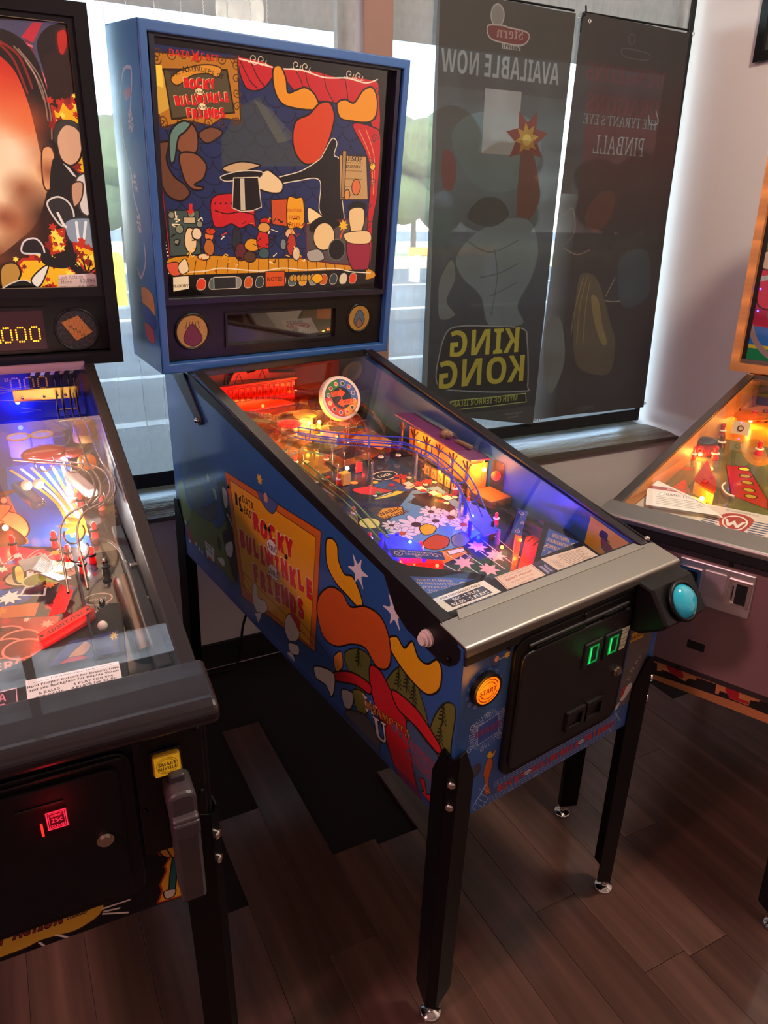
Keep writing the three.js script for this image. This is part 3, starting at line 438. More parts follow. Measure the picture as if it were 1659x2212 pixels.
  for (let k = 0; k < 5; k++) { const p = []; for (let a = 0; a < 9; a++) p.push(70 + k * 6 + 10 * Math.sin(a * 0.8 + k), 362 + a * 7); for (let i = 0; i < p.length - 2; i += 2) dots(c, p[i], p[i + 1], p[i + 2], p[i + 3], 2.6, 0.8, lace); const q = p.map((v, i) => (i % 2 ? v : 552 - v)); for (let i = 0; i < q.length - 2; i += 2) dots(c, q[i], q[i + 1] - 2, q[i + 2], q[i + 3] - 2, 2.6, 0.8, lace); }
  for (const x of [180, 250, 330, 400]) { swirl(c, x, 364, 7, lace, 1.1, 1); swirl(c, x + 9, 364, 7, lace, 1.1, -1); swirl(c, x - 20, 418, 6, lace, 1, -1); }
  funny(c, 'ROCKY', 158, 393, 21, '#b81a1c', { adv: 15.5, sh: '#7a5a10' }); funny(c, 'BULLWINKLE', 283, 393, 21, '#b81a1c', { adv: 14.5, sh: '#7a5a10' }); funny(c, 'FRIENDS', 418, 392, 21, '#b81a1c', { adv: 14, sh: '#7a5a10' });
  for (const x of [203, 362]) { el(c, x, 393, 11, 6.5, '#d8d0d0', '#141420', 1); tx(c, 'and', x, 393, 8, '#1a1418', { f: 'serif' }); }
  // right strip: sign and a mottled grey panel
  po(c, [466, 176, 540, 176, 536, 352, 462, 352], '#5c5452'); for (let i = 0; i < 60; i++) el(c, rnd(466, 536), rnd(196, 350), rnd(2, 9), rnd(2, 7), `rgba(${rnd(60, 120) | 0},${rnd(50, 90) | 0},${rnd(60, 90) | 0},0.25)`);
  po(c, [466, 143, 512, 143, 510, 186, 464, 184], '#c8921a', '#3a2408', 1.5); tx(c, 'WABAC', 488, 155, 17, '#3a1c10', { sx: 0.82 }); tx(c, 'MACHINE', 487, 174, 12, '#3a1c10', { sx: 0.8 }); rc(c, 522, 146, 8, 28, '#a02038');
  for (const [x, y, r] of [[504, 246, 4], [494, 262, 6], [512, 236, 3], [488, 282, 5]]) el(c, x, y, r, r * 0.8, null, '#c8bcb8', 1.6);
  sm(c, [486, 304, 500, 298, 506, 312, 494, 330, 482, 340, 472, 332], '#cfc4bc', '#2a1614', 1.2); sm(c, [472, 306, 484, 300, 480, 322, 470, 326], '#a8242c'); sm(c, [462, 344, 474, 338, 470, 354, 462, 356], '#d8d0c8', '#2a1614', 1);
});
const frontMat = std(0xffffff, 0.42, 0, { map: frontTex, clearcoat: 0.25, clearcoatRoughness: 0.25 });
const innerMat = std(0x141b66, 0.3, 0, { clearcoat: 0.4, clearcoatRoughness: 0.15 });
const P = carcass(root, { y0: 0.54, hF, yb: 0.603, zk, body: M.blue, sideMat, frontMat, inner: innerMat, legTop: 0.178, boltY: [0.112, 0.058] });
// --- side rails with rounded flipper guards
for (const s of [0, 1]) {
  const x = s ? W : 0, rail = plate(mm([177,16,216,56,361,75,760,139,1092,190,1131,248,1168,267,1262,278,1275,278,1290,272,1304,259,1312,244,1311,226,1261,200], 620), 0.0022, 0.0005).applyMatrix4(basis(V(0, 0, 1), V(0, 1, 0), V(-1, 0, 0), V(s ? x + 0.0024 : x - 0.0002, 0, -L)));
  const top = [], n = 2; const a = V(0, glY(-0.062) + 0.004, -0.062), b = V(0, glY(zk) + 0.003, zk + 0.004);
  const g = new THREE.BoxGeometry(0.027, 0.004, a.distanceTo(b)); g.rotateX(Math.atan2(b.y - a.y, a.z - b.z)); g.translate(s ? W - 0.0105 : 0.0105, (a.y + b.y) / 2, (a.z + b.z) / 2);
  P('side_rail', merge([rail, g]), M.satin, 'black metal rail');
  const gx = s ? W + 0.004 : -0.004;
  flipperButton(P, gx, 0.62 - 0.249, 1.228 - L, s ? 1 : -1, M.creamPlastic);
  P('rail_bolt', merge([cyl(gx, 0.362, -0.031, 0.006, 0.003, 'x', 16), ball(gx, 0.362, -0.031, 0.0055, 10)]), M.blackMetal);
}
// --- lockbar
const bar = lockbar(P, hF, 0.006, M.steel, 0.017);
part(bar, 'top_strip', plate([0.03, 0, W - 0.03, 0, W - 0.042, 0.02, 0.04, 0.02], 0.002, 0.0008).applyMatrix4(basis(V(1, 0, 0), V(0, 0.186, -0.982), V(0, 0.982, 0.186), V(0, hF + 0.009, -0.05))), M.steel);
P('lockbar_channel', box(0.001, W - 0.001, hF - 0.043, hF - 0.004, -0.05, 0.006, 0.002), M.blackMatte);
P('apron_channel', box(0.019, W - 0.019, glY(-0.08) - 0.012, glY(-0.08) - 0.002, -0.085, -0.06), M.blackMatte);
// --- coin door with its frame, slots, lock and return flaps
const door = P('coin_door', rrect(0.115, 0.062, 0.448, 0.376, 0.035, 0.007, 0.003), M.blackPlastic, 'black coin door');
part(door, 'door_leaf', rrect(0.131, 0.078, 0.432, 0.345, 0.022, 0.012, 0.003), M.satin);
part(door, 'hinge_rod', cyl(0.28, 0.356, 0.011, 0.004, 0.27, 'x', 12), M.satin); part(door, 'top_bolt', ball(0.29, 0.37, 0.009, 0.0055, 10), M.blackMetal); part(door, 'top_clip', merge([box(0.16, 0.29, 0.347, 0.352, 0.008, 0.015, 0.001), box(0.34, 0.41, 0.349, 0.355, 0.008, 0.016, 0.001)]), M.blackMetal);
for (const [i, x] of [[0, 0.322], [1, 0.38]]) {
  const slot = part(door, 'coin_slot', rrect(x - 0.024, 0.245, x + 0.024, 0.304, 0.004, 0.017, 0.002), M.blackMatte);
  part(slot, 'slot_button', frameGeo(x - 0.013, 0.256, x + 0.013, 0.296, 0.0035, 0.004).translate(0, 0, 0.016), std(0x04200c, 0.3, 0, { emissive: 0x18ff70, emissiveIntensity: 0.1 }), 'green lit coin slot');
  part(slot, 'slot_glow', box(x - 0.011, x - 0.007, 0.258, 0.294, 0.017, 0.0205), std(0x04200c, 0.3, 0, { emissive: 0x18ff70, emissiveIntensity: 0.45 }));
  part(slot, 'slot_plate', plate([x - 0.006, 0.259, x + 0.010, 0.259, x - 0.003, 0.293, x - 0.006, 0.293], 0.002).translate(0, 0, 0.0168), M.blackMatte);
  const L1 = new THREE.PointLight(0x20ff70, 0.0002); L1.name = 'slot_light'; L1.position.set(x, 0.276, 0.03); slot.add(L1);
  part(door, 'return_flap', frameGeo(x - 0.026 - 0.02, 0.105, x + 0.026 - 0.02, 0.152, 0.009, 0.012).translate(0, 0, 0.009), M.satin);
}
part(door, 'price_label', plate([0.4, 0.25, 0.424, 0.25, 0.43, 0.302, 0.404, 0.302], 0.0006).translate(0, 0, 0.0155), std(0xffffff, 0.5, 0, { map: art(559, 420, 3.5, (c) => { rc(c, 390, 100, 60, 90, '#e6d9c0'); tx(c, '50¢ 1 PLAY', 416, 124, 4.6, '#1a1410'); tx(c, '$2.00 5 PLAYS', 416, 131, 4, '#1a1410'); rc(c, 398, 143.5, 40, 1.2, '#3a2a20'); tx(c, 'BEST VALUE', 414, 152, 4, '#1a1410'); tx(c, '5 PLAYS', 414, 160, 5, '#1a1410'); }) }), 'small white price label');
part(door, 'lock', merge([cyl(0.412, 0.2, 0.014, 0.0115, 0.012, 'z', 24), cyl(0.412, 0.2, 0.022, 0.008, 0.006, 'z', 24)]), M.bolt, 'round metal lock');
for (const [x, y] of [[0.127, 0.366], [0.452, 0.372], [0.12, 0.16], [0.441, 0.2]]) P('panel_bolt', merge([cyl(x < 0.3 && y > 0.3 ? 0.1 : x < 0.3 ? 0.125 : x, y, 0.003, 0.0055, 0.005, 'z', 16), ball(x < 0.3 && y > 0.3 ? 0.1 : x < 0.3 ? 0.125 : x, y, 0.005, 0.005, 10)]), M.blackMetal);
// --- start button (glows amber)
const startTex = art(64, 64, 8, (c) => { rc(c, 0, 0, 64, 64, '#ffa418'); for (const r of [27, 20]) el(c, 32, 32, r, r, null, '#7a2408', 2.2); rc(c, 4, 23, 56, 18, '#ffa418'); tx(c, 'START', 32, 33, 17, '#6a1c06', { sx: 0.95, rot: 0.02 }); }, true);
const sb = P('start_button', new THREE.CylinderGeometry(0.0325, 0.0335, 0.012, 40).rotateX(Math.PI / 2).translate(0.054, 0.3, 0.006), M.blackPlastic);
part(sb, 'lit_cap', new THREE.CircleGeometry(0.027, 40).translate(0.054, 0.3, 0.0125), std(0x402008, 0.3, 0, { map: startTex, emissive: 0xffb890, emissiveMap: startTex, emissiveIntensity: 0.6 }), 'amber lit cap reading START');
{ const L1 = new THREE.PointLight(0xff9a20, 0.004); L1.name = 'start_light'; L1.position.set(0.054, 0.3, 0.035); sb.add(L1); }
// --- launch button housing at the right corner
const hs = P('launch_housing', plate([0, 0.282, 0.03, 0.286, 0.076, 0.318, 0.086, 0.334, 0.04, 0.392, 0, 0.396], 0.118, 0.006).applyMatrix4(basis(V(0, 0, 1), V(0, 1, 0), V(-1, 0, 0), V(0.562, 0, 0.002))), M.blackPlastic, 'black wedge shaped button housing');
const dome = (r, h, y) => lathe([[0, h + y], [r * 0.45, h * 0.93 + y], [r * 0.8, h * 0.6 + y], [r, y], [r, y - 0.004], [0, y - 0.004]], 36).applyMatrix4(new THREE.Matrix4().makeRotationX(0.98)).translate(0.502, 0.361, 0.069);
part(hs, 'button_bezel', lathe([[0.03, 0], [0.04, 0], [0.041, 0.006], [0.036, 0.010], [0.0335, 0.006]], 36).applyMatrix4(new THREE.Matrix4().makeRotationX(0.98)).translate(0.502, 0.361, 0.069), M.blackPlastic);
part(hs, 'launch_button', dome(0.0335, 0.016, 0.006), std(0x1f9db4, 0.16, 0, { clearcoat: 0.8, emissive: 0x0a6a80, emissiveIntensity: 0.12 }), 'turquoise domed button');
for (const [y, z] of [[0.3, 0.02], [0.325, 0.05]]) part(hs, 'housing_screw', ball(0.444, y, z, 0.004, 8), M.blackMetal);
P('rail_screw', ball(W + 0.008, hF - 0.03, -0.01, 0.007, 10), M.bolt); P('rail_screw', ball(W + 0.004, hF + 0.012, -0.07, 0.007, 10), M.bolt);
for (const [x, y] of [[405,264], [479,300], [609,294], [628,292], [710,328]]) P('side_bolt', merge([cyl(-0.0015, 0.62 - y / 1000, x / 1000 - L, 0.006, 0.003, 'x', 14), ball(-0.002, 0.62 - y / 1000, x / 1000 - L, 0.0045, 10)]), M.blackMetal);
// --- backbox hinge arm on the side
P('hinge_arm', merge([plate(mm([81,42,165,23,269,122,270,134,249,145,235,140], 620), 0.004, 0.0006).applyMatrix4(basis(V(0, 0, 1), V(0, 1, 0), V(-1, 0, 0), V(-0.004, 0, -L)))]), std(0x3a3c40, 0.45, 0.5), 'grey steel hinge arm');
{ const [x, y] = [252,130]; P('hinge_bolt', merge([cyl(-0.01, 0.62 - y / 1000, x / 1000 - L, 0.0085, 0.01, 'x', 20), ball(-0.015, 0.62 - y / 1000, x / 1000 - L, 0.006, 10)]), M.bolt); }
// --- backbox
const bgTex = art(720, 780, 2, (c) => {
  rc(c, 0, 0, 720, 780, '#0c0a10');
  po(c, [37, 51, 637, 51, 637, 587, 37, 587], '#17265c');
  for (let r = 0; r < 13; r++) for (let k = 0; k < 11; k++) { c.strokeStyle = 'rgba(8,10,30,0.8)'; c.lineWidth = 2.2; c.beginPath(); c.arc(60 + k * 56 + (r % 2) * 28, 120 + r * 30, 30, 0.25, 2.9); c.stroke(); }
  po(c, [247,154,296,130,400,246,470,275,295,283,195,298,195,227], 'rgba(70,76,70,0.55)'); po(c, [281,137,327,153,399,214,347,228], 'rgba(120,120,100,0.35)');
  // curtains
  const red = '#b41424', dk = '#3a0610';
  sm(c, [241,50,296,54,335,59,333,83,308,110,277,119,254,105], red, '#120408', 3); for (const p of [[248,63,272,99,290,112], [272,56,290,87,308,105]]) ln(c, p, dk, 2.4);
  sm(c, [345,58,422,60,530,64,638,64,656,187,641,200,623,162,577,127,533,126,478,125,424,125,384,103], red, '#120408', 3); for (const p of [[422,64,429,89,450,117], [475,64,483,94,505,123], [537,68,546,98,550,121], [396,67,410,86,417,105]]) ln(c, p, dk, 2.4);
  sm(c, [568,171,631,172,660,198,660,338,650,411,651,525,625,511,632,387,633,292,614,235], red, '#120408', 3); for (const p of [[587,181,629,245,643,315], [610,179,642,245,646,338]]) ln(c, p, '#d8a060', 2); el(c, ...[639,268], 9, 10, '#e0b040', '#221004', 2);
  sm(c, [30,237,48,255,46,374,55,501,43,511,32,405,27,314], red, dk, 2);
  // black lace borders with dotted loops
  po(c, [243,36,636,36,645,66,558,61,530,71,462,63,409,61,345,66,296,54,245,54], '#0a080c'); ln(c, [245,57,296,61,345,66,409,63,476,72,544,67,602,72,638,61], '#e8e2dc', 3); for (const [x, y] of [[282,53], [302,53], [396,54], [422,55], [551,57], [579,59]]) { swirl(c, x, y, 13, '#cfc8c0', 2, 1); dots(c, x - 14, y + 8, x + 14, y + 8, 5, 1.4, '#d8d2cc'); }
  sm(c, [642,58,675,65,690,313,695,565,654,564,659,512,662,362,660,198], '#0a080c'); for (let i = 0; i < 9; i++) swirl(c, 640 - (i % 2) * 10, 90 + i * 55, 12, '#3a3440', 2, i % 2 ? 1 : -1);
  sm(c, [24,364,42,374,49,458,50,545,29,544,25,436], '#0a080c'); dots(c, ...[29,374,49,501], 8, 2, '#d8d2cc');
  // gilt frame with the title
  po(c, [36,66,240,58,246,186,198,183,169,201,117,195,50,213,37,144], '#a8701c', '#3a1c06', 3); for (let i = 0; i < 22; i++) { const a = i / 22, [p0, p1] = i < 7 ? [[50, 68], [230, 62]] : i < 12 ? [[236, 70], [238, 185]] : i < 18 ? [[230, 190], [60, 205]] : [[52, 200], [46, 80]], k = i < 7 ? i / 6 : i < 12 ? (i - 7) / 4 : i < 18 ? (i - 12) / 5 : (i - 18) / 3; swirl(c, p0[0] + (p1[0] - p0[0]) * k, p0[1] + (p1[1] - p0[1]) * k, 11, '#5a300a', 2.2, i % 2 ? 1 : -1); }
  po(c, [60,97,213,83,230,169,75,194], '#4c4432', '#241404', 4); po(c, [42,103,60,101,70,173,41,189], '#c8a040'); po(c, [43,90,58,90,58,133,43,130], '#e8c84c');
  tx(c, 'DATA', 100, 62, 19, '#c01e1c', { sx: 1.05 }); tx(c, 'EAST', 172, 62, 19, '#c01e1c', { sx: 1.05 }); po(c, [128, 50, 136, 60, 146, 50, 143, 66, 150, 76, 136, 70, 126, 76, 132, 64], '#c01e1c');
  sm(c, [77,115,95,98,128,85,167,77,198,81,189,100,164,95,127,103,93,125], '#c88a2c', '#3a1c06', 2.5);
  [...'The Adventures of'].forEach((ch, i) => { const t = i / 16, x = 78 + t * 122, y = 108 - Math.sin(t * 2.8 + 0.2) * 17 - t * 8; tx(c, ch, x, y, 17, '#140c08', { rot: -0.5 + t * 0.85, w: '' }); });
  funny(c, 'ROCKY', 144, 118, 25, '#c8141e', { adv: 15.5, hi: '#f0d8a0', rot: -0.06 }); funny(c, 'BULLWINKLE', 150, 148, 25, '#c8141e', { adv: 13.6, hi: '#f0d8a0', rot: -0.16, sx: 0.72 }); funny(c, 'FRIENDS', 158, 177, 25, '#c8141e', { adv: 13.8, hi: '#f0d8a0', rot: -0.08 });
  for (const [x, y] of [[144, 133], [150, 163]]) { el(c, x, y, 11, 7.5, '#ead8b8', '#2a1408', 1.2); tx(c, 'And', x, y, 9.5, '#140c08', { f: 'serif' }); }
  // left group: rounded brown jars under a teal dome
  sm(c, [32,256,48,243,65,244,57,279,72,313,99,332,110,352,86,368,53,354,38,314], '#5e3a2c', '#0e0806', 4); sm(c, [73,234,89,205,117,198,134,216,135,250,120,266,92,262], '#7a4a36', '#0e0806', 4); sm(c, [66,235,78,210,101,196,119,201,105,218,88,233,77,278,66,283], '#587c80', '#0e0806', 4); sm(c, [89,267,126,262,154,284,147,315,123,331,146,336,134,343,111,337,95,312], '#7a4a36', '#0e0806', 4); sm(c, [139,220,169,204,198,212,185,227,156,239], '#6a4230', '#0e0806', 3);
  // centre: hat over a draped table, pale mitten, black cloak, gold clouds, big red-orange balloon
  sm(c, [333,69,352,60,368,85,374,114,397,107,423,99,450,112,465,142,438,147,398,147,359,140,337,112], '#d48a14', '#0e0806', 4); sm(c, [517,127,540,115,569,120,596,89,624,81,641,106,640,144,616,162,564,163,528,158], '#d48a14', '#0e0806', 4);
  sm(c, [389,215,398,175,435,157,464,131,494,126,510,154,502,197,482,242,462,265,428,272,400,251], '#c03a14', '#0e0806', 4);
  sm(c, [482,242,506,208,521,218,514,246,533,261,542,341,552,412,511,412,474,383,471,309,401,313,347,322,345,308,414,289,469,259], '#08080c', '#d8d0c8', 2.5); sm(c, [438,378,474,391,512,418,534,424,490,436,446,424], '#e0c8a0', '#0e0806', 3);
  sm(c, [285,310,314,291,334,297,361,318,358,340,334,344,301,338,286,331], '#d8c2a4', '#0e0806', 4); sm(c, [199,289,245,275,289,278,295,283,244,298,207,299], '#b89c80', '#0e0806', 3);
  sm(c, [172,356,275,353,281,403,284,427,268,419,242,429,217,419,192,427,168,419], '#b81424', '#2a0408', 3); ln(c, [174,388,205,395,243,390,279,396], '#3a0610', 3); dots(c, ...[175,372,275,370], 14, 2.5, '#3a0610');
  sm(c, [192,310,244,296,301,295,295,310,244,315,204,320], '#08080c', '#c8c0b8', 2.5); po(c, [225,312,292,308,301,378,275,387,243,389,220,381], '#08080c', '#c8c0b8', 2.5); po(c, [242,313,254,312,256,386,243,386], '#b8b0a8');
  // book page, stone tablet
  po(c, [328,360,377,356,376,425,332,419], '#b8481c', '#2a0c04', 3); sm(c, [377,356,402,354,423,358,426,424,404,427,378,425], '#d8980e', '#2a0c04', 3); for (const [s, y] of [['FRACTURED', 388], ['FAIRY', 406], ['TALES', 424]]) tx(c, s, 398, y - 4, s.length > 6 ? 8.5 : 14, '#a01818', { f: 'serif', sx: 0.82 });
  po(c, [530,245,617,244,630,353,538,355], '#b09068', '#2a180c', 3); for (let i = 0; i < 5; i++) { ln(c, [548, 262 + i * 20, 605, 262 + i * 20], '#7a5c3c', 1.4); } tx(c, 'AESOP', 574, 252, 18, '#22140a', { f: 'serif' }); tx(c, 'AND SON', 574, 272, 11, '#22140a', { f: 'serif' }); el(c, 588, 322, 14, 20, '#c86a40', '#22140a', 2); el(c, 560, 342, 9, 13, '#c88850', '#22140a', 2); po(c, [540, 234, 552, 234, 551, 350, 541, 350], '#9a7c58', '#22140a', 2);
  // stage floor, machines and a crowd of plain coloured shapes
  sm(c, [49,501,152,494,294,503,434,508,643,538,638,570,349,554,188,555,65,545], '#c08418', '#2a1404', 2); for (let i = 0; i < 18; i++) ln(c, [90 + i * 29, 506, 82 + i * 30, 540], '#4a2c08', 2);
  po(c, [53,389,132,388,134,491,53,495], '#3a4c50', '#0e1214', 3); for (const [x, y, r] of [[62, 400, 8], [80, 432, 10], [72, 462, 7], [112, 396, 9], [132, 420, 8], [128, 452, 7]]) el(c, x, y, r, r, '#7a8078', '#0e1214', 2); rc(c, 92, 404, 30, 14, '#b8a890', '#0e1214', 2); po(c, [107,373,116,373,115,388,120,388,110,400,101,389,106,389], '#c02018');
  const crowd = [[...[107,458], 16, 30, '#d8c0a0'], [...[124,442], 13, 14, '#d8c8b4'], [...[156,447], 12, 13, '#d0703a'], [...[155,475], 14, 20, '#a8602c'], [...[160,436], 14, 8, '#b83418'], [...[140,497], 16, 8, '#d8c0a0'], [...[231,459], 13, 34, '#20283a'], [...[241,487], 16, 22, '#5a2030'], [...[274,470], 22, 16, '#c88a18'], [...[267,499], 18, 14, '#4a3024'], [...[305,459], 18, 30, '#b81c1c'], [...[312,411], 16, 8, '#b81c1c'], [...[308,427], 18, 12, '#c89048'], [...[308,491], 16, 14, '#33505c'], [...[384,442], 14, 12, '#d0a888'], [...[390,471], 14, 28, '#a83024'], [...[405,493], 12, 18, '#c8b8a4'], [...[365,469], 9, 14, '#6a7a8c']];
  for (const [x, y, a, b, col] of crowd) { const u = x, v = y; sm(c, [u - a, v, u - a * 0.6, v - b * 0.8, u, v - b, u + a * 0.7, v - b * 0.7, u + a, v + b * 0.1, u + a * 0.7, v + b * 0.8, u, v + b, u - a * 0.7, v + b * 0.7], col, '#140a08', 2.4); }
  for (let i = 0; i < 70; i++) { const x = rnd(60, 470), y = rnd(400, 535); ln(c, [x, y, x + rnd(-9, 9), y + rnd(-7, 7), x + rnd(-12, 12), y + rnd(-9, 9)], ['#140a08', '#140a08', '#e8d8c0', '#c03018', '#d8a020'][i % 5], rnd(1.4, 3)); }
  po(c, [433,421,579,402,633,399,635,531,524,522,437,508], '#4a4048', '#5a1428', 4); sm(c, [449,415,489,398,541,414,520,430,476,436,446,436], '#0a080c'); el(c, ...[491,450], 34, 36, '#d8bc94', '#140a08', 3); sm(c, [562,376,584,358,623,363,621,381,593,385], '#0a080c'); sm(c, [570,382,616,377,619,424,597,448,578,436], '#d8bc94', '#140a08', 3); sm(c, [567,460,637,455,643,538,587,536], '#8a1c3c', '#140a08', 3); sm(c, [558,442,636,436,643,467,575,467], '#d8bc94', '#140a08', 2); el(c, ...[534,485], 27, 28, '#08080c', '#5a5a60', 3); splat(c, ...[552,421], 16, '#e0b020', 8); ln(c, [550,436,544,454], '#c85018', 5); sm(c, [439,490,477,484,493,509,449,514], '#9a9aa0', '#140a08', 2);
  // bottom strip
  rc(c, 37, 540, 600, 47, '#0a0a0e'); ln(c, [47,534,138,532,189,526,294,536,363,530,435,537,525,535,588,546,653,551], '#d8d0c8', 3);
  for (let i = 0; i < 15; i++) { const x = 130 + i * 33, col = ['#c83a1c', '#4a5c64', '#d09018', '#7a7c80', '#b8501c', '#2a3a44', '#c8c0b0'][i % 7]; sm(c, [x - 12, 566, x - 6, 552, x + 6, 550, x + 13, 560, x + 8, 576, x - 8, 577], col, '#b8b0a8', 1.6); }
  rc(c, 165, 548, 62, 30, '#20242a', '#c8c0b8', 2); rc(c, 312, 538, 58, 40, '#c04a18', '#2a0c04', 2); tx(c, 'NOTES', 340, 558, 15, '#5a1a08'); for (let i = 0; i < 6; i++) el(c, 392 + i * 11, 558, 6, 9, '#b8862c', '#22140a', 1.5); sm(c, [455, 560, 468, 548, 486, 552, 490, 566, 470, 574], '#d8a010', '#22140a', 2);
  po(c, [56,543,99,541,99,575,55,581], '#d8d0c4', '#14100c', 3); tx(c, "PEABODY'S", 79, 566, 9.5, '#22140c', { f: 'serif', sx: 0.9 }); sm(c, [43,514,72,510,83,535,55,540], '#c8503a', '#14100c', 2); sm(c, [72,518,91,501,99,529,79,537], '#d8c8b0', '#14100c', 2);
});
const speakTex = (draw) => art(90, 90, 5, (c) => { el(c, 45, 45, 45, 45, '#a8823c'); for (let y = 0; y < 45; y++) for (let x = 0; x < 45; x++) el(c, x * 2 + (y % 2), y * 2, 0.5, 0.5, '#3a2810'); draw(c); }, true);
const bb = P('backbox', (() => {
  const w = (y) => 0.3535 + (0.361 - 0.3535) * (y / 0.771), H = 0.771, D = 0.223, fr = new THREE.Shape();
  fr.moveTo(-w(0), 0); fr.lineTo(w(0), 0); fr.lineTo(w(H), H); fr.lineTo(-w(H), H); fr.closePath();
  const h = new THREE.Path(); h.moveTo(-w(0) + 0.0195, 0.025); h.lineTo(-w(H) + 0.0195, H - 0.022); h.lineTo(w(H) - 0.0195, H - 0.022); h.lineTo(w(0) - 0.0195, 0.025); h.closePath(); fr.holes.push(h);
  const shell = new THREE.ExtrudeGeometry(fr, { depth: D - 0.02, bevelEnabled: true, bevelSize: 0.003, bevelThickness: 0.003, bevelOffset: -0.003, bevelSegments: 2 }).translate(0, 0, -D + 0.02 - 0.003);
  const back = new THREE.Shape(); back.moveTo(-w(0), 0); back.lineTo(w(0), 0); back.lineTo(w(H), H); back.lineTo(-w(H), H); back.closePath();
  return merge([shell, new THREE.ExtrudeGeometry(back, { depth: 0.015, bevelEnabled: false }).translate(0, 0, -D)]);
})(), M.blue, 'blue wooden head with a lit picture glass');
bb.position.set(W / 2, 0.54 + 0.6026, -1.1162); bb.rotation.set(0.0446, 0, -0.0158, 'ZYX');
const bgMat = std(0x8a8a8a, 0.08, 0, { map: bgTex, emissive: 0xffdcb0, emissiveMap: bgTex, emissiveIntensity: 0.5, clearcoat: 1, clearcoatRoughness: 0.02 });
part(bb, 'backglass', plate(mm([22, 24, 700, 24, 700, 604, 22, 604], 780), 0.004).translate(-0.36, 0, -0.034), [bgMat, M.blackMatte], 'lit picture glass');
part(bb, 'inner_lining', frameGeo(-0.336, 0.172, 0.336, 0.755, 0.012, 0.022).translate(0, 0, -0.03), std(0x141026, 0.35));
// side decal: pale loops and gold and red shapes
{
  const t2 = art(223, 780, 2, (c) => { rc(c, 0, 0, 223, 780, '#28548f'); c.translate(223, 0); c.scale(-1, 1); ln(c, [102,203,61,111,68,88,122,100,164,185,143,272,119,311,114,362,78,421,63,505,108,556,131,537], '#a898ae', 7); for (const [x, y] of [[91,198], [90,329], [88,422]]) flower(c, x, y, 20, '#b0a2b0', '#b09a98', 1.4); po(c, [132,137,83,124,68,142,113,156], '#8a3a3a'); sm(c, [86,241,40,248,22,354,16,435,70,463,80,359], '#3d5a92'); sm(c, [109,579,30,588,30,656,84,656,113,626], '#b07a1c', '#3a2408', 2); sm(c, [141,626,78,625,21,642,34,674,113,662], '#2c3c8a', '#111', 2); sm(c, [109,673,48,677,44,712,96,712], '#9a2430', '#200', 2); sm(c, [166,431,120,415,105,467,151,518], '#3d5a86'); }, true);
  part(bb, 'side_decal', quad(V(-0.3618, 0.768, -0.22), V(-0.3618, 0.768, -0.004), V(-0.3545, 0.004, -0.004), V(-0.3545, 0.004, -0.22)), std(0xffffff, 0.34, 0, { map: t2, clearcoat: 0.4, clearcoatRoughness: 0.18 }));
}
// speaker panel with two grilles and the score display
const sp = part(bb, 'speaker_panel', (() => { const s = new THREE.Shape(); s.moveTo(-0.334, 0.026); s.lineTo(0.334, 0.026); s.lineTo(0.335, 0.186); s.lineTo(-0.335, 0.186); s.closePath(); const h = new THREE.Path(); h.moveTo(-0.166, 0.055); h.lineTo(-0.166, 0.137); h.lineTo(0.171, 0.137); h.lineTo(0.171, 0.055); h.closePath(); s.holes.push(h); return new THREE.ExtrudeGeometry(s, { depth: 0.014, bevelEnabled: true, bevelSize: 0.002, bevelThickness: 0.002, bevelOffset: -0.002, bevelSegments: 2 }).translate(0, 0, -0.036); })(), M.blackPlastic, 'black speaker panel');
for (const [x, y, r, n] of [[-0.263, 0.1, 0.042, 0], [0.254, 0.103, 0.037, 1]]) {
  const g = part(sp, 'speaker_grille', new THREE.CircleGeometry(r, 40).translate(x, y, -0.0185), std(0xffffff, 0.45, 0.3, { map: speakTex((c) => { if (n) { sm(c, [24, 60, 30, 30, 45, 16, 62, 30, 68, 60, 46, 78], '#4c5a6a', '#14100c', 2); sm(c, [32, 66, 46, 46, 60, 66, 46, 80], '#7a5a4a', '#14100c', 2); } else { sm(c, [20, 70, 26, 44, 45, 24, 64, 44, 72, 70, 46, 86], '#5a1e34', '#14100c', 2); for (let i = 0; i < 5; i++) ln(c, [26 + i * 10, 36, 30 + i * 8, 18], '#3a2418', 2); } }) }), 'gold perforated speaker grille');
  part(sp, 'grille_ring', new THREE.TorusGeometry(r + 0.003, 0.004, 8, 40).translate(x, y, -0.0195), M.blackPlastic);
}
part(sp, 'display_window', new THREE.PlaneGeometry(0.337, 0.082).translate(0.0025, 0.096, -0.029), std(0x1c140e, 0.03, 0.0, { specularIntensity: 1, clearcoat: 1, clearcoatRoughness: 0.01, ior: 2.2 }), 'dark glossy display');
part(sp, 'display_bezel', frameGeo(-0.172, 0.049, 0.177, 0.143, 0.006, 0.005).translate(0, 0, -0.021), M.blackPlastic);
glowPanel(bb, 0, 0.46, -0.018, 0.58, 0.5, 0xffb070, 0.12);

// ---------------------------------------------------------------- playfield
const pfTex = art(559, 1250, 1.63, (c) => {
  rc(c, 0, 0, 559, 1250, '#1c2440');
  const F = (p, f, s, w) => sm(c, p, f, s ?? '#0c0a12', w ?? 2.2);
  po(c, [20, 0, 540, 0, 540, 300, 20, 300], '#6a2a14'); po(c, [60, 180, 480, 200, 470, 420, 200, 460, 60, 400], '#8a5a20');
  po(c, [380,590,311,729,199,687,209,591,264,507], '#18161c'); for (let i = 0; i < 5; i++) { const y = 640 + i * 26; for (let k = 0; k < 5; k++) rc(c, 210 + k * 34 - i * 4, y, 28, 20, ['#26222c', '#3c2a34', '#1f2a38', '#402c24'][(i * 3 + k) % 4], '#55505c', 1); }
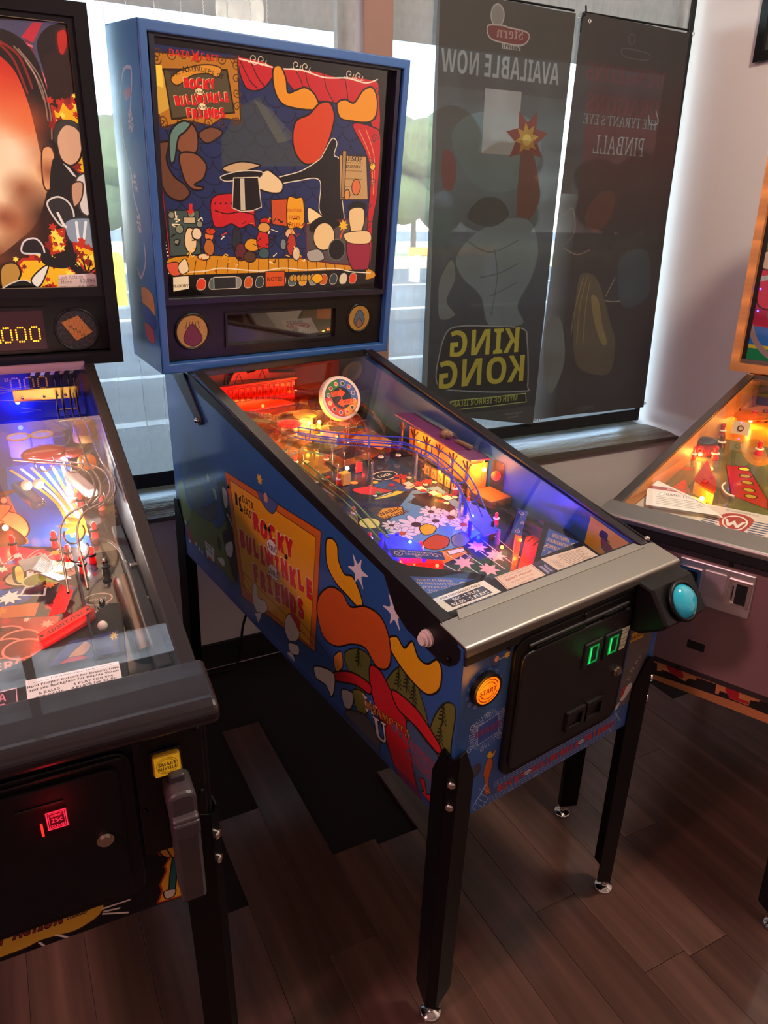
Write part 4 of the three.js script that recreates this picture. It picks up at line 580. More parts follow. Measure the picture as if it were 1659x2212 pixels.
  po(c, [360,636,436,644,427,773,384,872,243,910,163,848,192,754,249,711], '#5d86a8'); po(c, [348,652,422,671,387,803,358,714], '#141018');
  for (let i = 0; i < 12; i++) F([rnd(230, 420), rnd(560, 640), rnd(230, 420), rnd(560, 640), rnd(230, 420), rnd(560, 640)], ['#c8641c', '#d8b83c', '#b8202c', '#2f6a3a', '#d8d0c8', '#28457c'][i % 6]);
  for (const p of [[385,563], [400,613], [430,613], [401,669], [426,700], [387,715]]) { splat(c, p[0], p[1], 20, '#b02428', 6, '#120a08'); el(c, p[0] + 12, p[1] + 10, 8, 8, '#d8c8a8', '#120a08', 1.5); }
  po(c, [356,661,408,751,360,765,313,680], '#3a2c24'); for (let i = 0; i < 4; i++) po(c, ((q) => q)([360 + i * 15, 590 + i * 34, 384 + i * 15, 590 + i * 34, 386 + i * 15, 614 + i * 34, 362 + i * 15, 614 + i * 34]), '#d8ccc0', '#5a1414', 2);
  el(c, ...[345,536], 36, 22, '#1a1a22', '#c8b8a8', 4); tx(c, 'LOCK', ...[345,536], 16, '#d8ccb8');
  po(c, [209,696,240,677,288,691,271,722,210,721], '#c8921c', '#4a1408', 3); { const [x, y] = [248,705]; tx(c, 'WABAC', x, y - 8, 20, '#5a1408', { rot: -0.05 }); tx(c, 'MACHINE', x + 2, y + 11, 17, '#5a1408', { rot: -0.05 }); }
  for (const [p, r] of [[[267,775], 46], [[361,785], 42], [[319,782], 34], [[368,825], 34], [[214,792], 34], [[337,742], 30], [[213,752], 24], [[414,779], 26]]) flower(c, p[0], p[1], r, '#d8c4cc', p[0] % 2 ? '#4a2430' : '#c84820', 0.85);
  F([237,843,279,831,297,856,272,882,239,882,223,862], '#b8401c'); F([265,790,290,784,302,804,278,824,255,819], '#d8a018'); el(c, ...[173,721], 26, 24, '#d8c878', '#140a08', 3); F([307,856,344,853,339,883,305,899,288,886], '#6a6a90');
  po(c, [221,888,305,899,295,926,208,936], '#c87820', '#140a08', 2); po(c, [259,897,301,904,296,916,253,913], '#d8ccc8', '#140a08', 1.5);
  po(c, [214,945,342,950,420,957,331,1035,257,1015], '#1d4030'); for (let i = 0; i < 6; i++) ln(c, [210 + i * 38, 900, 236 + i * 30, 1010], '#c8c8c0', 2); for (const p of [[262,950], [294,996], [345,962], [333,914]]) { splat(c, p[0], p[1], 26, '#c8a0a8', 7, '#140a10'); }
  tx(c, 'GARDEN OF POISON IVY', 250, 960, 9, '#d0a0a8', { rot: -0.5 });
  po(c, [464,935,510,935,342,1079,307,1060], '#b03c1c'); for (let i = 0; i < 7; i++) ln(c, [452, 880 + i * 18, 478, 872 + i * 18], '#2a0c06', 2.4);
  rc(c, 488, 120, 50, 1000, '#14110f');
  for (let i = 0; i < 26; i++) { const x = rnd(60, 470), y = rnd(140, 560); el(c, x, y, rnd(6, 14), rnd(5, 10), ['#d8a030', '#b82c1c', '#e8d8b0', '#2a4a8c'][i % 4], '#120a08', 1.6); }
});
const pf = P('playfield', pfPlate([20, 0, 539, 0, 539, 1120, 20, 1120], -0.012, 0.012), [std(0xffffff, 0.14, 0, { map: pfTex, clearcoat: 0.7, clearcoatRoughness: 0.05 }), M.blackMatte], 'colourful printed playfield');
// back panel with red printed skyline cut-outs
const backTex = art(559, 250, 2, (c) => { const g = c.createLinearGradient(0, 0, 0, 250); g.addColorStop(0, '#4a3040'); g.addColorStop(0.6, '#b8442c'); g.addColorStop(1, '#d8642c'); c.fillStyle = g; c.fillRect(0, 0, 559, 250); for (const [x, y] of [[60, 60], [120, 40], [210, 56], [300, 36], [380, 60], [450, 40]]) splat(c, x, y, 14, '#c88a8a', 6); });
const zB = -1.245, yB = pfY(zB);
const SKY = art(400, 640, 3, (c) => { rc(c, 0, 0, 400, 640, '#d0603a'); const y0 = 640 - (pfY(-1.245)) * 1000; for (let i = 0; i < 12; i++) { const x = 150 + i * 19; rc(c, x, y0 - 74, 14, 40, '#e8a060', '#4a1c10', 2); el(c, x + 7, y0 - 54, 4, 8, '#7a2c18', '#4a1c10', 1); } ln(c, [20, y0 - 90, 90, y0 - 84, 140, y0 - 100, 370, y0 - 84], '#4a1c10', 3); rc(c, 150, y0 - 88, 220, 9, '#e8b080', '#4a1c10', 2); for (const x of [62, 190, 265]) { ln(c, [x - 22, y0 - 80, x - 4, y0 - 118, x + 6, y0 - 96, x + 18, y0 - 82], '#4a1c10', 2.5); } for (let i = 0; i < 5; i++) rc(c, 34 + i * 9, y0 - 66, 5, 14, '#5a2010'); ln(c, [100, y0 - 40, 120, y0 - 60, 110, y0 - 30, 135, y0 - 20], '#4a1c10', 2.5); });
P('back_panel_art', box(0.019, W - 0.019, yB - 0.01, glY(zk) - 0.03, zB - 0.012, zB - 0.002), std(0x7a2c20, 0.6));
{ const bp = P('skyline', plate([0.02, yB, 0.02, yB + 0.07, 0.05, yB + 0.075, 0.06, yB + 0.13, 0.085, yB + 0.075, 0.1, yB + 0.09, 0.15, yB + 0.085, 0.165, yB + 0.11, 0.19, yB + 0.15, 0.215, yB + 0.115, 0.24, yB + 0.12, 0.265, yB + 0.165, 0.285, yB + 0.11, 0.37, yB + 0.1, 0.37, yB], 0.003).translate(0, 0, zB + 0.012), std(0xffffff, 0.5, 0, { map: SKY }), 'red mountain and building cut-out');
  part(bp, 'ledge', box(0.02, 0.37, yB + 0.084, yB + 0.09, zB + 0.01, zB + 0.03), std(0xd8843c, 0.5)); part(bp, 'tower', merge([box(0.03, 0.08, yB + 0.03, yB + 0.075, zB + 0.015, zB + 0.04, 0.002), box(0.025, 0.085, yB + 0.075, yB + 0.08, zB + 0.012, zB + 0.045)]), std(0xc87a4a, 0.5)); }
const dark = std(0x2a2a30, 0.5);
// spinning prize disc
{
  const discTex = art(130, 130, 6, (c) => { const seg = [['#2e6a28', 3.3, 4.75], ['#3c5c9a', 4.75, 6.5], ['#c8861c', 0.22, 1.6], ['#b83424', 1.6, 3.3]]; rc(c, 0, 0, 130, 130, '#d8c8c8'); for (const [col, a, b] of seg) { c.beginPath(); c.moveTo(65, 65); c.arc(65, 65, 58, a, b); c.closePath(); c.fillStyle = col; c.fill(); c.strokeStyle = '#1a1014'; c.lineWidth = 1.2; c.stroke(); } el(c, 65, 65, 34, 34, '#14182e'); for (let i = 0; i < 12; i++) { const a = i * 0.5236 + 0.3; el(c, 65 + Math.cos(a) * 46, 65 + Math.sin(a) * 46, 6, 6, ['#d86a2c', '#d89a3c', '#c83c34', '#a82430', '#1c3018', '#20381c', '#6a6a90', '#50507a'][(i * 5) % 8], '#d8c8c0', 1.6); } po(c, [30, 41, 62, 41, 62, 33, 84, 50, 62, 67, 62, 59, 30, 59], '#d8501c', '#1a0a08', 1.5); tx(c, 'SPIN', 46, 46, 9, '#5a1408'); tx(c, 'WIN', 46, 54, 9, '#5a1408'); po(c, [102, 71, 68, 71, 68, 63, 46, 80, 68, 97, 68, 89, 102, 89], '#d8501c', '#1a0a08', 1.5); tx(c, 'SPELL', 82, 80, 9, '#5a1408'); }, true);
  const [cp] = pf3([387,253], 0.1), m4 = new THREE.Matrix4().makeRotationX(-0.42).setPosition(cp);
  const d = part(pf, 'prize_disc', new THREE.CylinderGeometry(0.062, 0.064, 0.016, 48).rotateX(Math.PI / 2).applyMatrix4(m4), std(0xd8c4b4, 0.4), 'round disc with coloured segments and arrows');
  part(pf, 'disc_face', new THREE.CircleGeometry(0.059, 48).translate(0, 0, 0.0085).applyMatrix4(m4), std(0xffffff, 0.35, 0, { map: discTex, emissive: 0xff9050, emissiveMap: discTex, emissiveIntensity: 0.16 }));
  part(pf, 'disc_post', cyl(cp.x, cp.y - 0.055, cp.z - 0.02, 0.008, 0.1), M.clear);
}
// purple-roofed shed on the right with posts, and its amber bulb
{
  const x0 = 0.47, x1 = 0.53, z0 = -0.83, z1 = -0.525, ya = pfY(z1) + 0.092, yb2 = pfY(z0) + 0.1;
  const roof = part(pf, 'shed_roof', (() => { const g = new THREE.BoxGeometry(0.068, 0.004, 0.318); g.rotateZ(-0.12); g.rotateX(0.1); return g.translate(0.497, (ya + yb2) / 2, (z0 + z1) / 2); })(), std(0x6a2058, 0.45), 'purple roof');
  part(pf, 'shed_wall', box(0.512, 0.516, pfY(z1) + 0.005, ya - 0.002, z0, z1), std(0xc07a30, 0.5)); part(pf, 'shed_front', plate([0.47, pfY(z1), 0.53, pfY(z1), 0.53, ya - 0.012, 0.47, ya - 0.006], 0.003).translate(0, 0, z1 - 0.006), std(0xc87a28, 0.5));
  for (let i = 0; i < 6; i++) { const z = z0 + 0.02 + i * 0.054; part(pf, 'shed_post', merge([box(0.4685, 0.4725, pfY(z), pfY(z) + 0.088, z - 0.002, z + 0.002), at(new THREE.BoxGeometry(0.003, 0.026, 0.003), 0.4705, pfY(z) + 0.074, z + 0.008, 0.6), at(new THREE.BoxGeometry(0.003, 0.026, 0.003), 0.4705, pfY(z) + 0.074, z - 0.008, -0.6)]), std(0x5a2416, 0.5)); }
  part(pf, 'roof_figure', merge([ball(0.498, pfY(-0.66) + 0.108, -0.66, 0.012), ball(0.5, pfY(-0.645) + 0.112, -0.645, 0.009), box(0.505, 0.515, pfY(-0.6) + 0.1, pfY(-0.6) + 0.106, -0.63, -0.57)]), std(0x8a6a50, 0.4));
  part(pf, 'shed_base', box(0.47, 0.536, pfY(-0.5) + 0.0, pfY(-0.5) + 0.02, -0.52, -0.44, 0.002), std(0x9a5a20, 0.5));
  lamp(pf, 0.5, pfY(-0.505) + 0.075, -0.508, 0.006, 0xffa030, 14, 0.03, 'amber_bulb'); lamp(pf, 0.49, pfY(-0.62) + 0.05, -0.62, 0.004, 0xffa040, 3, 0.025, 'shed_bulb'); lamp(pf, 0.49, pfY(-0.76) + 0.05, -0.76, 0.004, 0xffa040, 3, 0.02, 'shed_bulb');
  part(pf, 'shed_flasher', ball(0.525, pfY(-0.5) + 0.06, -0.49, 0.012), M.orangeClear);
  part(pf, 'wall_plastic', rrect(-0.52, 0.0, -0.475, 0.075, 0.012, 0.002).applyMatrix4(basis(V(0, 0, 1), V(0, 1, 0), V(-1, 0, 0), V(0.538, pfY(-0.48) + 0.02, 0))), M.smoky);
}
// the five letter targets
[...'SAVED'].forEach((ch, i) => {
  const z = -0.665 + i * 0.0255, x = 0.447 + i * 0.0022, t = art(24, 30, 10, (c) => { rc(c, 0, 0, 24, 30, '#d08a2c'); rc(c, 1.2, 1.2, 21.6, 27.6, null, '#3a1c08', 1.2); tx(c, ch, 12, 15.5, 21, '#140c06', { f: 'serif' }); }, true);
  const b = part(pf, 'letter_target', box(x, x + 0.004, pfY(z), pfY(z) + 0.03, z - 0.0115, z + 0.0115, 0.0008), std(0x7a4a14, 0.4));
  part(pf, 'letter_face', quad(V(x - 0.0004, pfY(z) + 0.029, z - 0.011), V(x - 0.0004, pfY(z) + 0.029, z + 0.011), V(x - 0.0004, pfY(z) + 0.001, z + 0.011), V(x - 0.0004, pfY(z) + 0.001, z - 0.011)), std(0xffffff, 0.35, 0, { map: t, emissive: 0xffffff, emissiveMap: t, emissiveIntensity: 0.32 }), 'amber plaque with the letter ' + ch);
});
part(pf, 'target_rail', box(0.456, 0.462, pfY(-0.6), pfY(-0.6) + 0.012, -0.7, -0.53), M.gold);
lamp(pf, 0.435, pfY(-0.61) + 0.04, -0.6, 0.004, 0xffb040, 3, 0.02, 'target_bulb');
// blue wire ramp
{
  const base = pf3([163,400,213,453,269,496,339,539,388,573,409,642,397,738,376,806,358,852,350,890], 0.085); base[base.length - 1].y -= 0.03; base[base.length - 2].y -= 0.008;
  const cv = new THREE.CatmullRomCurve3(base, false, 'centripetal'), F = [[-0.013, 0], [0.013, 0], [-0.019, 0.017], [0.019, 0.017]], list = [[], [], [], []], N = 40;
  const rings = [];
  for (let i = 0; i <= N; i++) { const p = cv.getPointAt(i / N), tg = cv.getTangentAt(i / N), s = V(0, 1, 0).cross(tg).normalize(); F.forEach(([a, b], k) => list[k].push(p.clone().addScaledVector(s, a).add(V(0, b, 0)))); if (i % 5 === 2) rings.push(tube([p.clone().addScaledVector(s, -0.02).add(V(0, 0.018, 0)), p.clone().addScaledVector(s, -0.017).add(V(0, -0.001, 0)), p.clone().add(V(0, -0.005, 0)), p.clone().addScaledVector(s, 0.017).add(V(0, -0.001, 0)), p.clone().addScaledVector(s, 0.02).add(V(0, 0.018, 0))], 0.0017, 14)); }
  for (const l of list) part(pf, 'ramp_wire', tube(l, 0.0018, 60), M.blueWire, 'blue wire');
  for (const r of rings) part(pf, 'ramp_ring', r, M.blueWire);
  for (const i of [6, 20, 33]) { const p = cv.getPointAt(i / N); part(pf, 'ramp_post', cyl(p.x, p.y - 0.045, p.z, 0.004, 0.085, 'y', 10), M.chrome); }
}
// green wire lane on the left
for (const d of [0, 0.02]) part(pf, 'lane_wire', tube(pf3([123,470,124,580,125,681,119,748,108,820,103,865], 0.05).map((v) => v.add(V(d, 0, 0))), 0.002, 40), M.greenWire, 'green wire');
// clear plastic ramp troughs, amber-lit
const trough = (pts, h, w, mat) => { const cv = new THREE.CatmullRomCurve3(pf3(pts, h), false, 'centripetal'), s = new THREE.Shape(); s.moveTo(-w / 2, 0.024); s.lineTo(-w / 2, 0); s.lineTo(w / 2, 0); s.lineTo(w / 2, 0.024); s.lineTo(w / 2 - 0.002, 0.024); s.lineTo(w / 2 - 0.002, 0.002); s.lineTo(-w / 2 + 0.002, 0.002); s.lineTo(-w / 2 + 0.002, 0.024); s.closePath(); const g = new THREE.BufferGeometry(), N = 24, pos = [], idx = [], pts2 = s.getPoints(), n = pts2.length; for (let i = 0; i <= N; i++) { const p = cv.getPointAt(i / N), t = cv.getTangentAt(i / N), r = V(0, 1, 0).cross(t).normalize(); for (const q of pts2) pos.push(...p.clone().addScaledVector(r, q.x).add(V(0, q.y, 0)).toArray()); } for (let i = 0; i < N; i++) for (let k = 0; k < n; k++) { const a = i * n + k, b = i * n + (k + 1) % n; idx.push(a, b, a + n, b, b + n, a + n); } g.setAttribute('position', new THREE.Float32BufferAttribute(pos, 3)); g.setIndex(idx); g.computeVertexNormals(); g.setAttribute('uv', new THREE.Float32BufferAttribute(new Float32Array(pos.length / 3 * 2), 2)); return part(pf, 'clear_ramp', g, mat); };
trough([70, 130, 110, 240, 150, 350, 190, 430, 230, 470], 0.06, 0.05, M.smoky); trough([330, 90, 400, 130, 440, 220, 430, 330, 400, 420], 0.05, 0.05, M.smoky); trough([110, 60, 200, 90, 280, 130, 330, 190], 0.075, 0.06, std(0xffb478, 0.08, 0, { transmission: 1, thickness: 0 })); trough([60, 420, 70, 520, 90, 620, 110, 700], 0.045, 0.045, M.smoky);
// pop bumpers, posts with rubbers, targets and bulbs of the upper board
const bumper = (u, v, cap) => { const [p] = pf3([u, v], 0), b = part(pf, 'pop_bumper', cyl(p.x, p.y + 0.022, p.z, 0.021, 0.044, 'y', 24), M.creamPlastic); part(pf, 'bumper_skirt', lathe([[0.034, 0.012], [0.03, 0.008], [0.02, 0.006]], 28).translate(p.x, p.y, p.z), M.white); part(pf, 'bumper_cap', lathe([[0, 0.058], [0.02, 0.057], [0.034, 0.052], [0.035, 0.047], [0, 0.047]], 28).translate(p.x, p.y, p.z), cap); };
bumper(225, 250, M.redClear); bumper(300, 205, std(0xf0c860, 0.3, 0, { transmission: 0.5, thickness: 0 })); bumper(318, 300, M.smoky);
const posts = [[90, 480], [120, 560], [150, 520], [180, 470], [210, 530], [380, 470], [400, 380], [350, 420], [280, 380], [240, 420], [160, 400], [120, 330], [90, 250], [400, 260], [430, 480], [440, 420], [130, 620], [150, 690], [120, 800], [160, 830], [200, 880], [430, 770], [405, 830], [440, 860], [448, 700]];
for (const [u, v] of posts) { const [p] = pf3([u, v], 0); const q = part(pf, 'post', lathe([[0, 0.03], [0.003, 0.03], [0.0045, 0.026], [0.003, 0.02], [0.0055, 0.012], [0.0065, 0]], 12).translate(p.x, p.y, p.z), [M.redClear, M.chrome, M.smoky, M.blackPlastic][(u + v) % 4]); part(pf, 'rubber_ring', new THREE.TorusGeometry(0.0055, 0.0022, 6, 16).rotateX(Math.PI / 2).translate(p.x, p.y + 0.016, p.z), M.rubber); }
const plastics = [[[60, 470, 130, 440, 170, 500, 110, 570], 0.034, '#c87a2c'], [[180, 380, 260, 350, 290, 400, 220, 440], 0.036, '#b8c8a8'], [[340, 380, 420, 350, 440, 440, 380, 470], 0.036, '#d8a05c'], [[90, 230, 170, 180, 200, 240, 120, 300], 0.04, '#c83c24'], [[250, 420, 330, 410, 320, 470, 260, 480], 0.034, '#4a2c34']];
for (const [p, h, col] of plastics) part(pf, 'plastic_cover', pfPlate(p, h, 0.002), std(col, 0.2, 0, { transmission: 0.35, thickness: 0, clearcoat: 0.5 }));
part(pf, 'drop_target_bank', merge([0, 1, 2].map((i) => at(new RoundedBoxGeometry(0.018, 0.03, 0.005, 2, 0.001), 0.36 + i * 0.022, pfY(-0.92) + 0.015, -0.92))), std(0xb8501c, 0.4));
{ const [a, b] = pf3([224,447,225,534], 0.02); part(pf, 'kicker_arm', merge([tube([a, b], 0.006, 4)]), M.blackPlastic); part(pf, 'kicker_block', box(b.x - 0.012, b.x + 0.012, b.y - 0.02, b.y + 0.012, b.z - 0.01, b.z + 0.01, 0.002), std(0xc8a030, 0.4)); }
{ const [t] = pf3([293,496], 0.015); part(pf, 'stand_up_target', box(t.x - 0.01, t.x + 0.01, t.y - 0.014, t.y + 0.014, t.z - 0.003, t.z + 0.003, 0.002), std(0xb01c18, 0.4)); }
// red and amber bulbs of the upper board
const bulbs = [[207,248], [307,272], [278,266], [330,275], [352,437], [150,215], [245,514], [135,449]];
[[0xff2010, 12, 0.03], [0xffb040, 14, 0.05], [0xffa030, 12, 0.03], [0xffb838, 7, 0.03], [0xff2818, 8, 0.012], [0xff9a30, 5, 0.035], [0xffc880, 5, 0.02], [0xffe0a0, 5, 0.02]].forEach(([col, g, pw], i) => { const h = [0.04, 0.05, 0.05, 0.03, 0.05, 0.03, 0.03, 0.03][i], [p] = pf3(bulbs[i], h); lamp(pf, p.x, p.y, p.z, 0.0055, col, g, pw); });
for (const [u, v, h, col, pw] of [[130, 90, 0.05, 0xff4a18, 0.012], [330, 60, 0.06, 0xff4a20, 0.01], [70, 200, 0.04, 0xff8a28, 0.016], [240, 60, 0.03, 0xff4018, 0.008], [420, 180, 0.03, 0xffa040, 0.006]]) { const [p] = pf3([u, v], h); lamp(pf, p.x, p.y, p.z, 0.005, col, 6, pw); }
// many small fittings: screws, rollover stars, ramp flags, wire gates, metal ball guides
for (let i = 0; i < 46; i++) { const u = rnd(50, 470), v = rnd(60, 620), [p] = pf3([u, v], 0), h = rnd() < 0.5 ? 0 : rnd(0.034, 0.044); part(pf, 'screw', merge([cyl(p.x, p.y + h / 2 + 0.002, p.z, 0.0022, h + 0.004, 'y', 8), cyl(p.x, p.y + h + 0.004, p.z, 0.0042, 0.003, 'y', 10)]), M.bolt); }
for (const [u, v, w, d, h, col] of [[120, 380, 0.05, 0.02, 0.045, 0xd8c8a0], [190, 300, 0.04, 0.03, 0.05, 0xc85a24], [260, 340, 0.05, 0.018, 0.04, 0xe0b050], [330, 330, 0.045, 0.03, 0.05, 0x6a3a28], [370, 300, 0.03, 0.03, 0.045, 0xd87830], [410, 300, 0.03, 0.05, 0.05, 0xb83020], [150, 220, 0.06, 0.02, 0.06, 0xe8d0a0], [80, 330, 0.03, 0.06, 0.045, 0xc88a40], [230, 180, 0.05, 0.02, 0.055, 0xc84020], [70, 640, 0.025, 0.05, 0.04, 0x6f8a58], [100, 760, 0.025, 0.06, 0.04, 0x8a7a50]]) { const [p] = pf3([u, v], h); part(pf, 'plastic_cover', at(new RoundedBoxGeometry(w, 0.003, d, 2, 0.0014), p.x, p.y, p.z, 0.1, rnd(-0.8, 0.8)), std(col, 0.35, 0, { transmission: 0.3, thickness: 0, clearcoat: 0.5 })); }
for (const q of [[60, 300, 70, 380, 90, 470, 120, 560], [170, 60, 240, 110, 320, 120, 420, 160], [250, 330, 280, 300, 310, 320], [150, 470, 170, 540, 160, 600], [440, 300, 455, 420, 450, 560], [330, 400, 345, 450, 335, 500]]) { const pts = pf3(q, 0.01), cv = new THREE.CatmullRomCurve3(pts, false, 'centripetal'), N = 20, pos = [], idx = []; for (let i = 0; i <= N; i++) { const p = cv.getPointAt(i / N), t = cv.getTangentAt(i / N), r = V(0, 1, 0).cross(t).normalize(); for (const [a, b] of [[-0.0006, -0.01], [-0.0006, 0.016], [0.0006, 0.016], [0.0006, -0.01]]) pos.push(...p.clone().addScaledVector(r, a).add(V(0, b, 0)).toArray()); } for (let i = 0; i < N; i++) for (let k = 0; k < 4; k++) { const a = i * 4 + k, b = i * 4 + (k + 1) % 4; idx.push(a, b, a + 4, b, b + 4, a + 4); } const g = new THREE.BufferGeometry(); g.setAttribute('position', new THREE.Float32BufferAttribute(pos, 3)); g.setAttribute('uv', new THREE.Float32BufferAttribute(new Float32Array(pos.length / 3 * 2), 2)); g.setIndex(idx); g.computeVertexNormals(); part(pf, 'ball_guide', g, M.chrome); }
for (const [u, v] of [[100, 300], [180, 350], [240, 390], [300, 440], [360, 360], [415, 330], [140, 440], [270, 250]]) { const [p] = pf3([u, v], 0.055); part(pf, 'wire_gate', tube([p.clone().add(V(-0.018, -0.05, 0)), p.clone().add(V(-0.018, 0, 0)), p.clone().add(V(0.018, 0, 0)), p.clone().add(V(0.018, -0.05, 0))], 0.0013, 24), M.wire); }
for (const [u, v, r, col] of [[300, 560, 8, 0xd8b030], [330, 590, 8, 0xb02020], [360, 620, 8, 0xd8d0c0], [250, 540, 9, 0xc85a20], [385, 650, 8, 0xb02020], [275, 610, 7, 0x3a8a4a], [405, 690, 8, 0xd8b030]]) { const [p] = pf3([u, v], 0.0006); part(pf, 'insert', cyl(p.x, p.y, p.z, r / 1000, 0.0016, 'y', 18), std(col, 0.2, 0, { clearcoat: 0.8 })); }
// blue-lit slingshots
for (const [k, tri] of [[0, [137,820,113,885,171,927,189,892,166,838]], [1, [405,789,422,842,381,928,338,929,350,868]]]) {
  const pl = part(pf, 'slingshot', pfPlate(tri, 0.03, 0.003), M.blueClear, 'blue lit slingshot plastic'), n = tri.length / 2; let sx = 0, sy = 0; for (let i = 0; i < n; i++) { sx += tri[i * 2] / n; sy += tri[i * 2 + 1] / n; }
  const [p] = pf3([sx, sy], 0.014); lamp(pf, p.x, p.y, p.z, 0.004, 0x2038ff, 16, 0.05, 'blue_bulb'); const [p2] = pf3([sx + (k ? -12 : 14), sy + (k ? -16 : 8)], 0.037); lamp(pf, p2.x, p2.y, p2.z, 0.0035, 0x3050ff, 18, 0.02, 'blue_bulb');
  for (let i = 0; i < n; i += 2) { const [q] = pf3([tri[i * 2], tri[i * 2 + 1]], 0); part(pf, 'sling_post', cyl(q.x, q.y + 0.018, q.z, 0.005, 0.036, 'y', 12), M.blueClear); }
}
part(pf, 'metal_post', (() => { const [p] = pf3([383,906], 0); return lathe([[0.0065, 0], [0.0065, 0.03], [0.004, 0.032], [0.004, 0.045], [0, 0.046]], 14).translate(p.x, p.y, p.z); })(), M.blackPlastic);
// lane guide signs above red-lit bars
const signTex = (lines) => art(100, 30, 6, (c) => { rc(c, 0, 0, 100, 30, '#26307e'); swirl(c, 14, 15, 9, '#d8a0a0', 1.6, 1); swirl(c, 86, 15, 9, '#d8a0a0', 1.6, -1); swirl(c, 50, 22, 6, '#d8a0a0', 1.2, 1); lines.forEach((s, i) => tx(c, s, 50, 8 + i * 9, 7.5, '#d8b0a0', { f: 'serif' })); }, true);
{
  const [a, b, c, d] = pf3([113,878,205,945,193,971,101,912], 0.037);
  part(pf, 'lane_sign', quad(a, b, c, d), std(0xffffff, 0.3, 0, { map: signTex(['DR. BOXWORTH', 'ER GABOLA']) }), 'blue sign plastic with swirls'); const g = part(pf, 'lane_guide', pfPlate([133,891,209,942,203,954,127,910], 0.002, 0.014), std(0xff5040, 0.35, 0, { transmission: 0.92, thickness: 0 }), 'red lit clear lane guide');
  for (const pt of [[151,921], [131,903], [190,949]]) { const [p] = pf3(pt, 0.012); lamp(pf, p.x, p.y, p.z, 0.004, pt === 0 ? 0xffa040 : 0xff3018, 10, 0.014, 'red_bulb'); }
  const [e, f, g2, h] = pf3([489,880,497,903,401,979,394,954], 0.04);
  part(pf, 'lane_sign', quad(e, f, g2, h), std(0xffffff, 0.3, 0, { map: (() => { const t = signTex([' ', ' ']); t.center.set(0.5, 0.5); t.rotation = Math.PI / 2; return t; })() }), 'blue sign plastic with swirls'); part(pf, 'lane_guide', pfPlate([428,935,445,939,359,1015,340,1018], 0.002, 0.014), std(0xff9a50, 0.35, 0, { transmission: 0.92, thickness: 0 }), 'orange lit lane guide');
  for (const pt of [[426,955], [359,1006], [367,958]]) { const [p] = pf3(pt, 0.012); lamp(pf, p.x, p.y, p.z, 0.004, 0xff5a20, 12, 0.02, 'orange_bulb'); }
}
for (const x of [0.468, 0.484]) part(pf, 'lane_rail', box(x, x + 0.003, pfY(-0.36), pfY(-0.36) + 0.03, -0.52, -0.33), M.smoky);
part(pf, 'lane_edge', tube([V(0.486, pfY(-0.3) + 0.012, -0.3), V(0.486, pfY(-0.52) + 0.012, -0.52), V(0.486, pfY(-0.8) + 0.012, -0.8)], 0.004, 20), M.blackPlastic);
part(pf, 'lane_wall', box(0.486, 0.489, pfY(-0.3), pfY(-0.3) + 0.028, -0.45, -0.1), M.blackMatte);
// apron with labels and cards
const H_AP = 0.045, AP = [83,920,102,960,217,1054,224,1077,326,1086,494,959,510,999], apron = part(pf, 'apron', pfPlate([22, AP[1] - 8, ...AP, 487, 940, 487, 1168, 22, 1168], H_AP - 0.003, 0.003, 0.001), M.blackPlastic, 'black apron');
part(pf, 'apron_edge', pfPlate([22, AP[1] - 8, ...AP, AP[12] + 6, AP[13] + 8, AP[10] + 6, AP[11] + 4, AP[8] + 6, AP[9] + 8, AP[6], AP[7] + 8, AP[4], AP[5] + 8, AP[2], AP[3] + 8, AP[0], AP[1] + 8, 22, AP[1]], 0.0, H_AP - 0.002), M.blackPlastic);
const flat = (pts, h, tex, name, label, rough = 0.5) => { const [a, b, c, d] = pf3(pts, h); return part(pf, name, quad(a, b, c, d), std(0xffffff, rough, 0, { map: tex, side: THREE.DoubleSide }), label); };
const lab = (lines) => art(140, 70, 6, (c) => { rc(c, 0, 0, 140, 70, '#1f3f86'); swirl(c, 122, 22, 15, '#c8a050', 2, 1); swirl(c, 16, 50, 10, '#c8a050', 1.6, -1); ln(c, [30, 62, 60, 66, 100, 58], '#c8a050', 1.6); lines.forEach((s, i) => tx(c, s, 62, 12 + i * 14, 11.5, '#c88a4c', { f: 'serif', sx: 0.86 })); }, true);
{ const t = lab(['HOLD FLIPPER', 'FOR INSTANT INFO', 'FLIPPERS CHANGE', 'TOP LANES']);
  const [a, b, c2] = pf3([70,987,193,1064,64,1058], H_AP + 0.0012), tri = (p, q, r, uv) => { const g = new THREE.BufferGeometry(); g.setAttribute('position', new THREE.Float32BufferAttribute([...p.toArray(), ...q.toArray(), ...r.toArray()], 3)); g.setAttribute('uv', new THREE.Float32BufferAttribute(uv, 2)); g.setIndex([0, 2, 1]); g.computeVertexNormals(); return g; };
  part(pf, 'apron_label', tri(a, b, c2, [0, 1, 1.1, 1, 0.1, -0.1]), std(0xffffff, 0.5, 0, { map: t, side: THREE.DoubleSide }), 'blue label with orange lettering');
  const [d, e, f] = pf3([477,989,495,1063,372,1066], H_AP + 0.0012); part(pf, 'apron_label', tri(d, e, f, [0, 1, 1, 0.9, 0.1, 0]), std(0xffffff, 0.5, 0, { map: t, side: THREE.DoubleSide }), 'blue label with orange lettering'); }
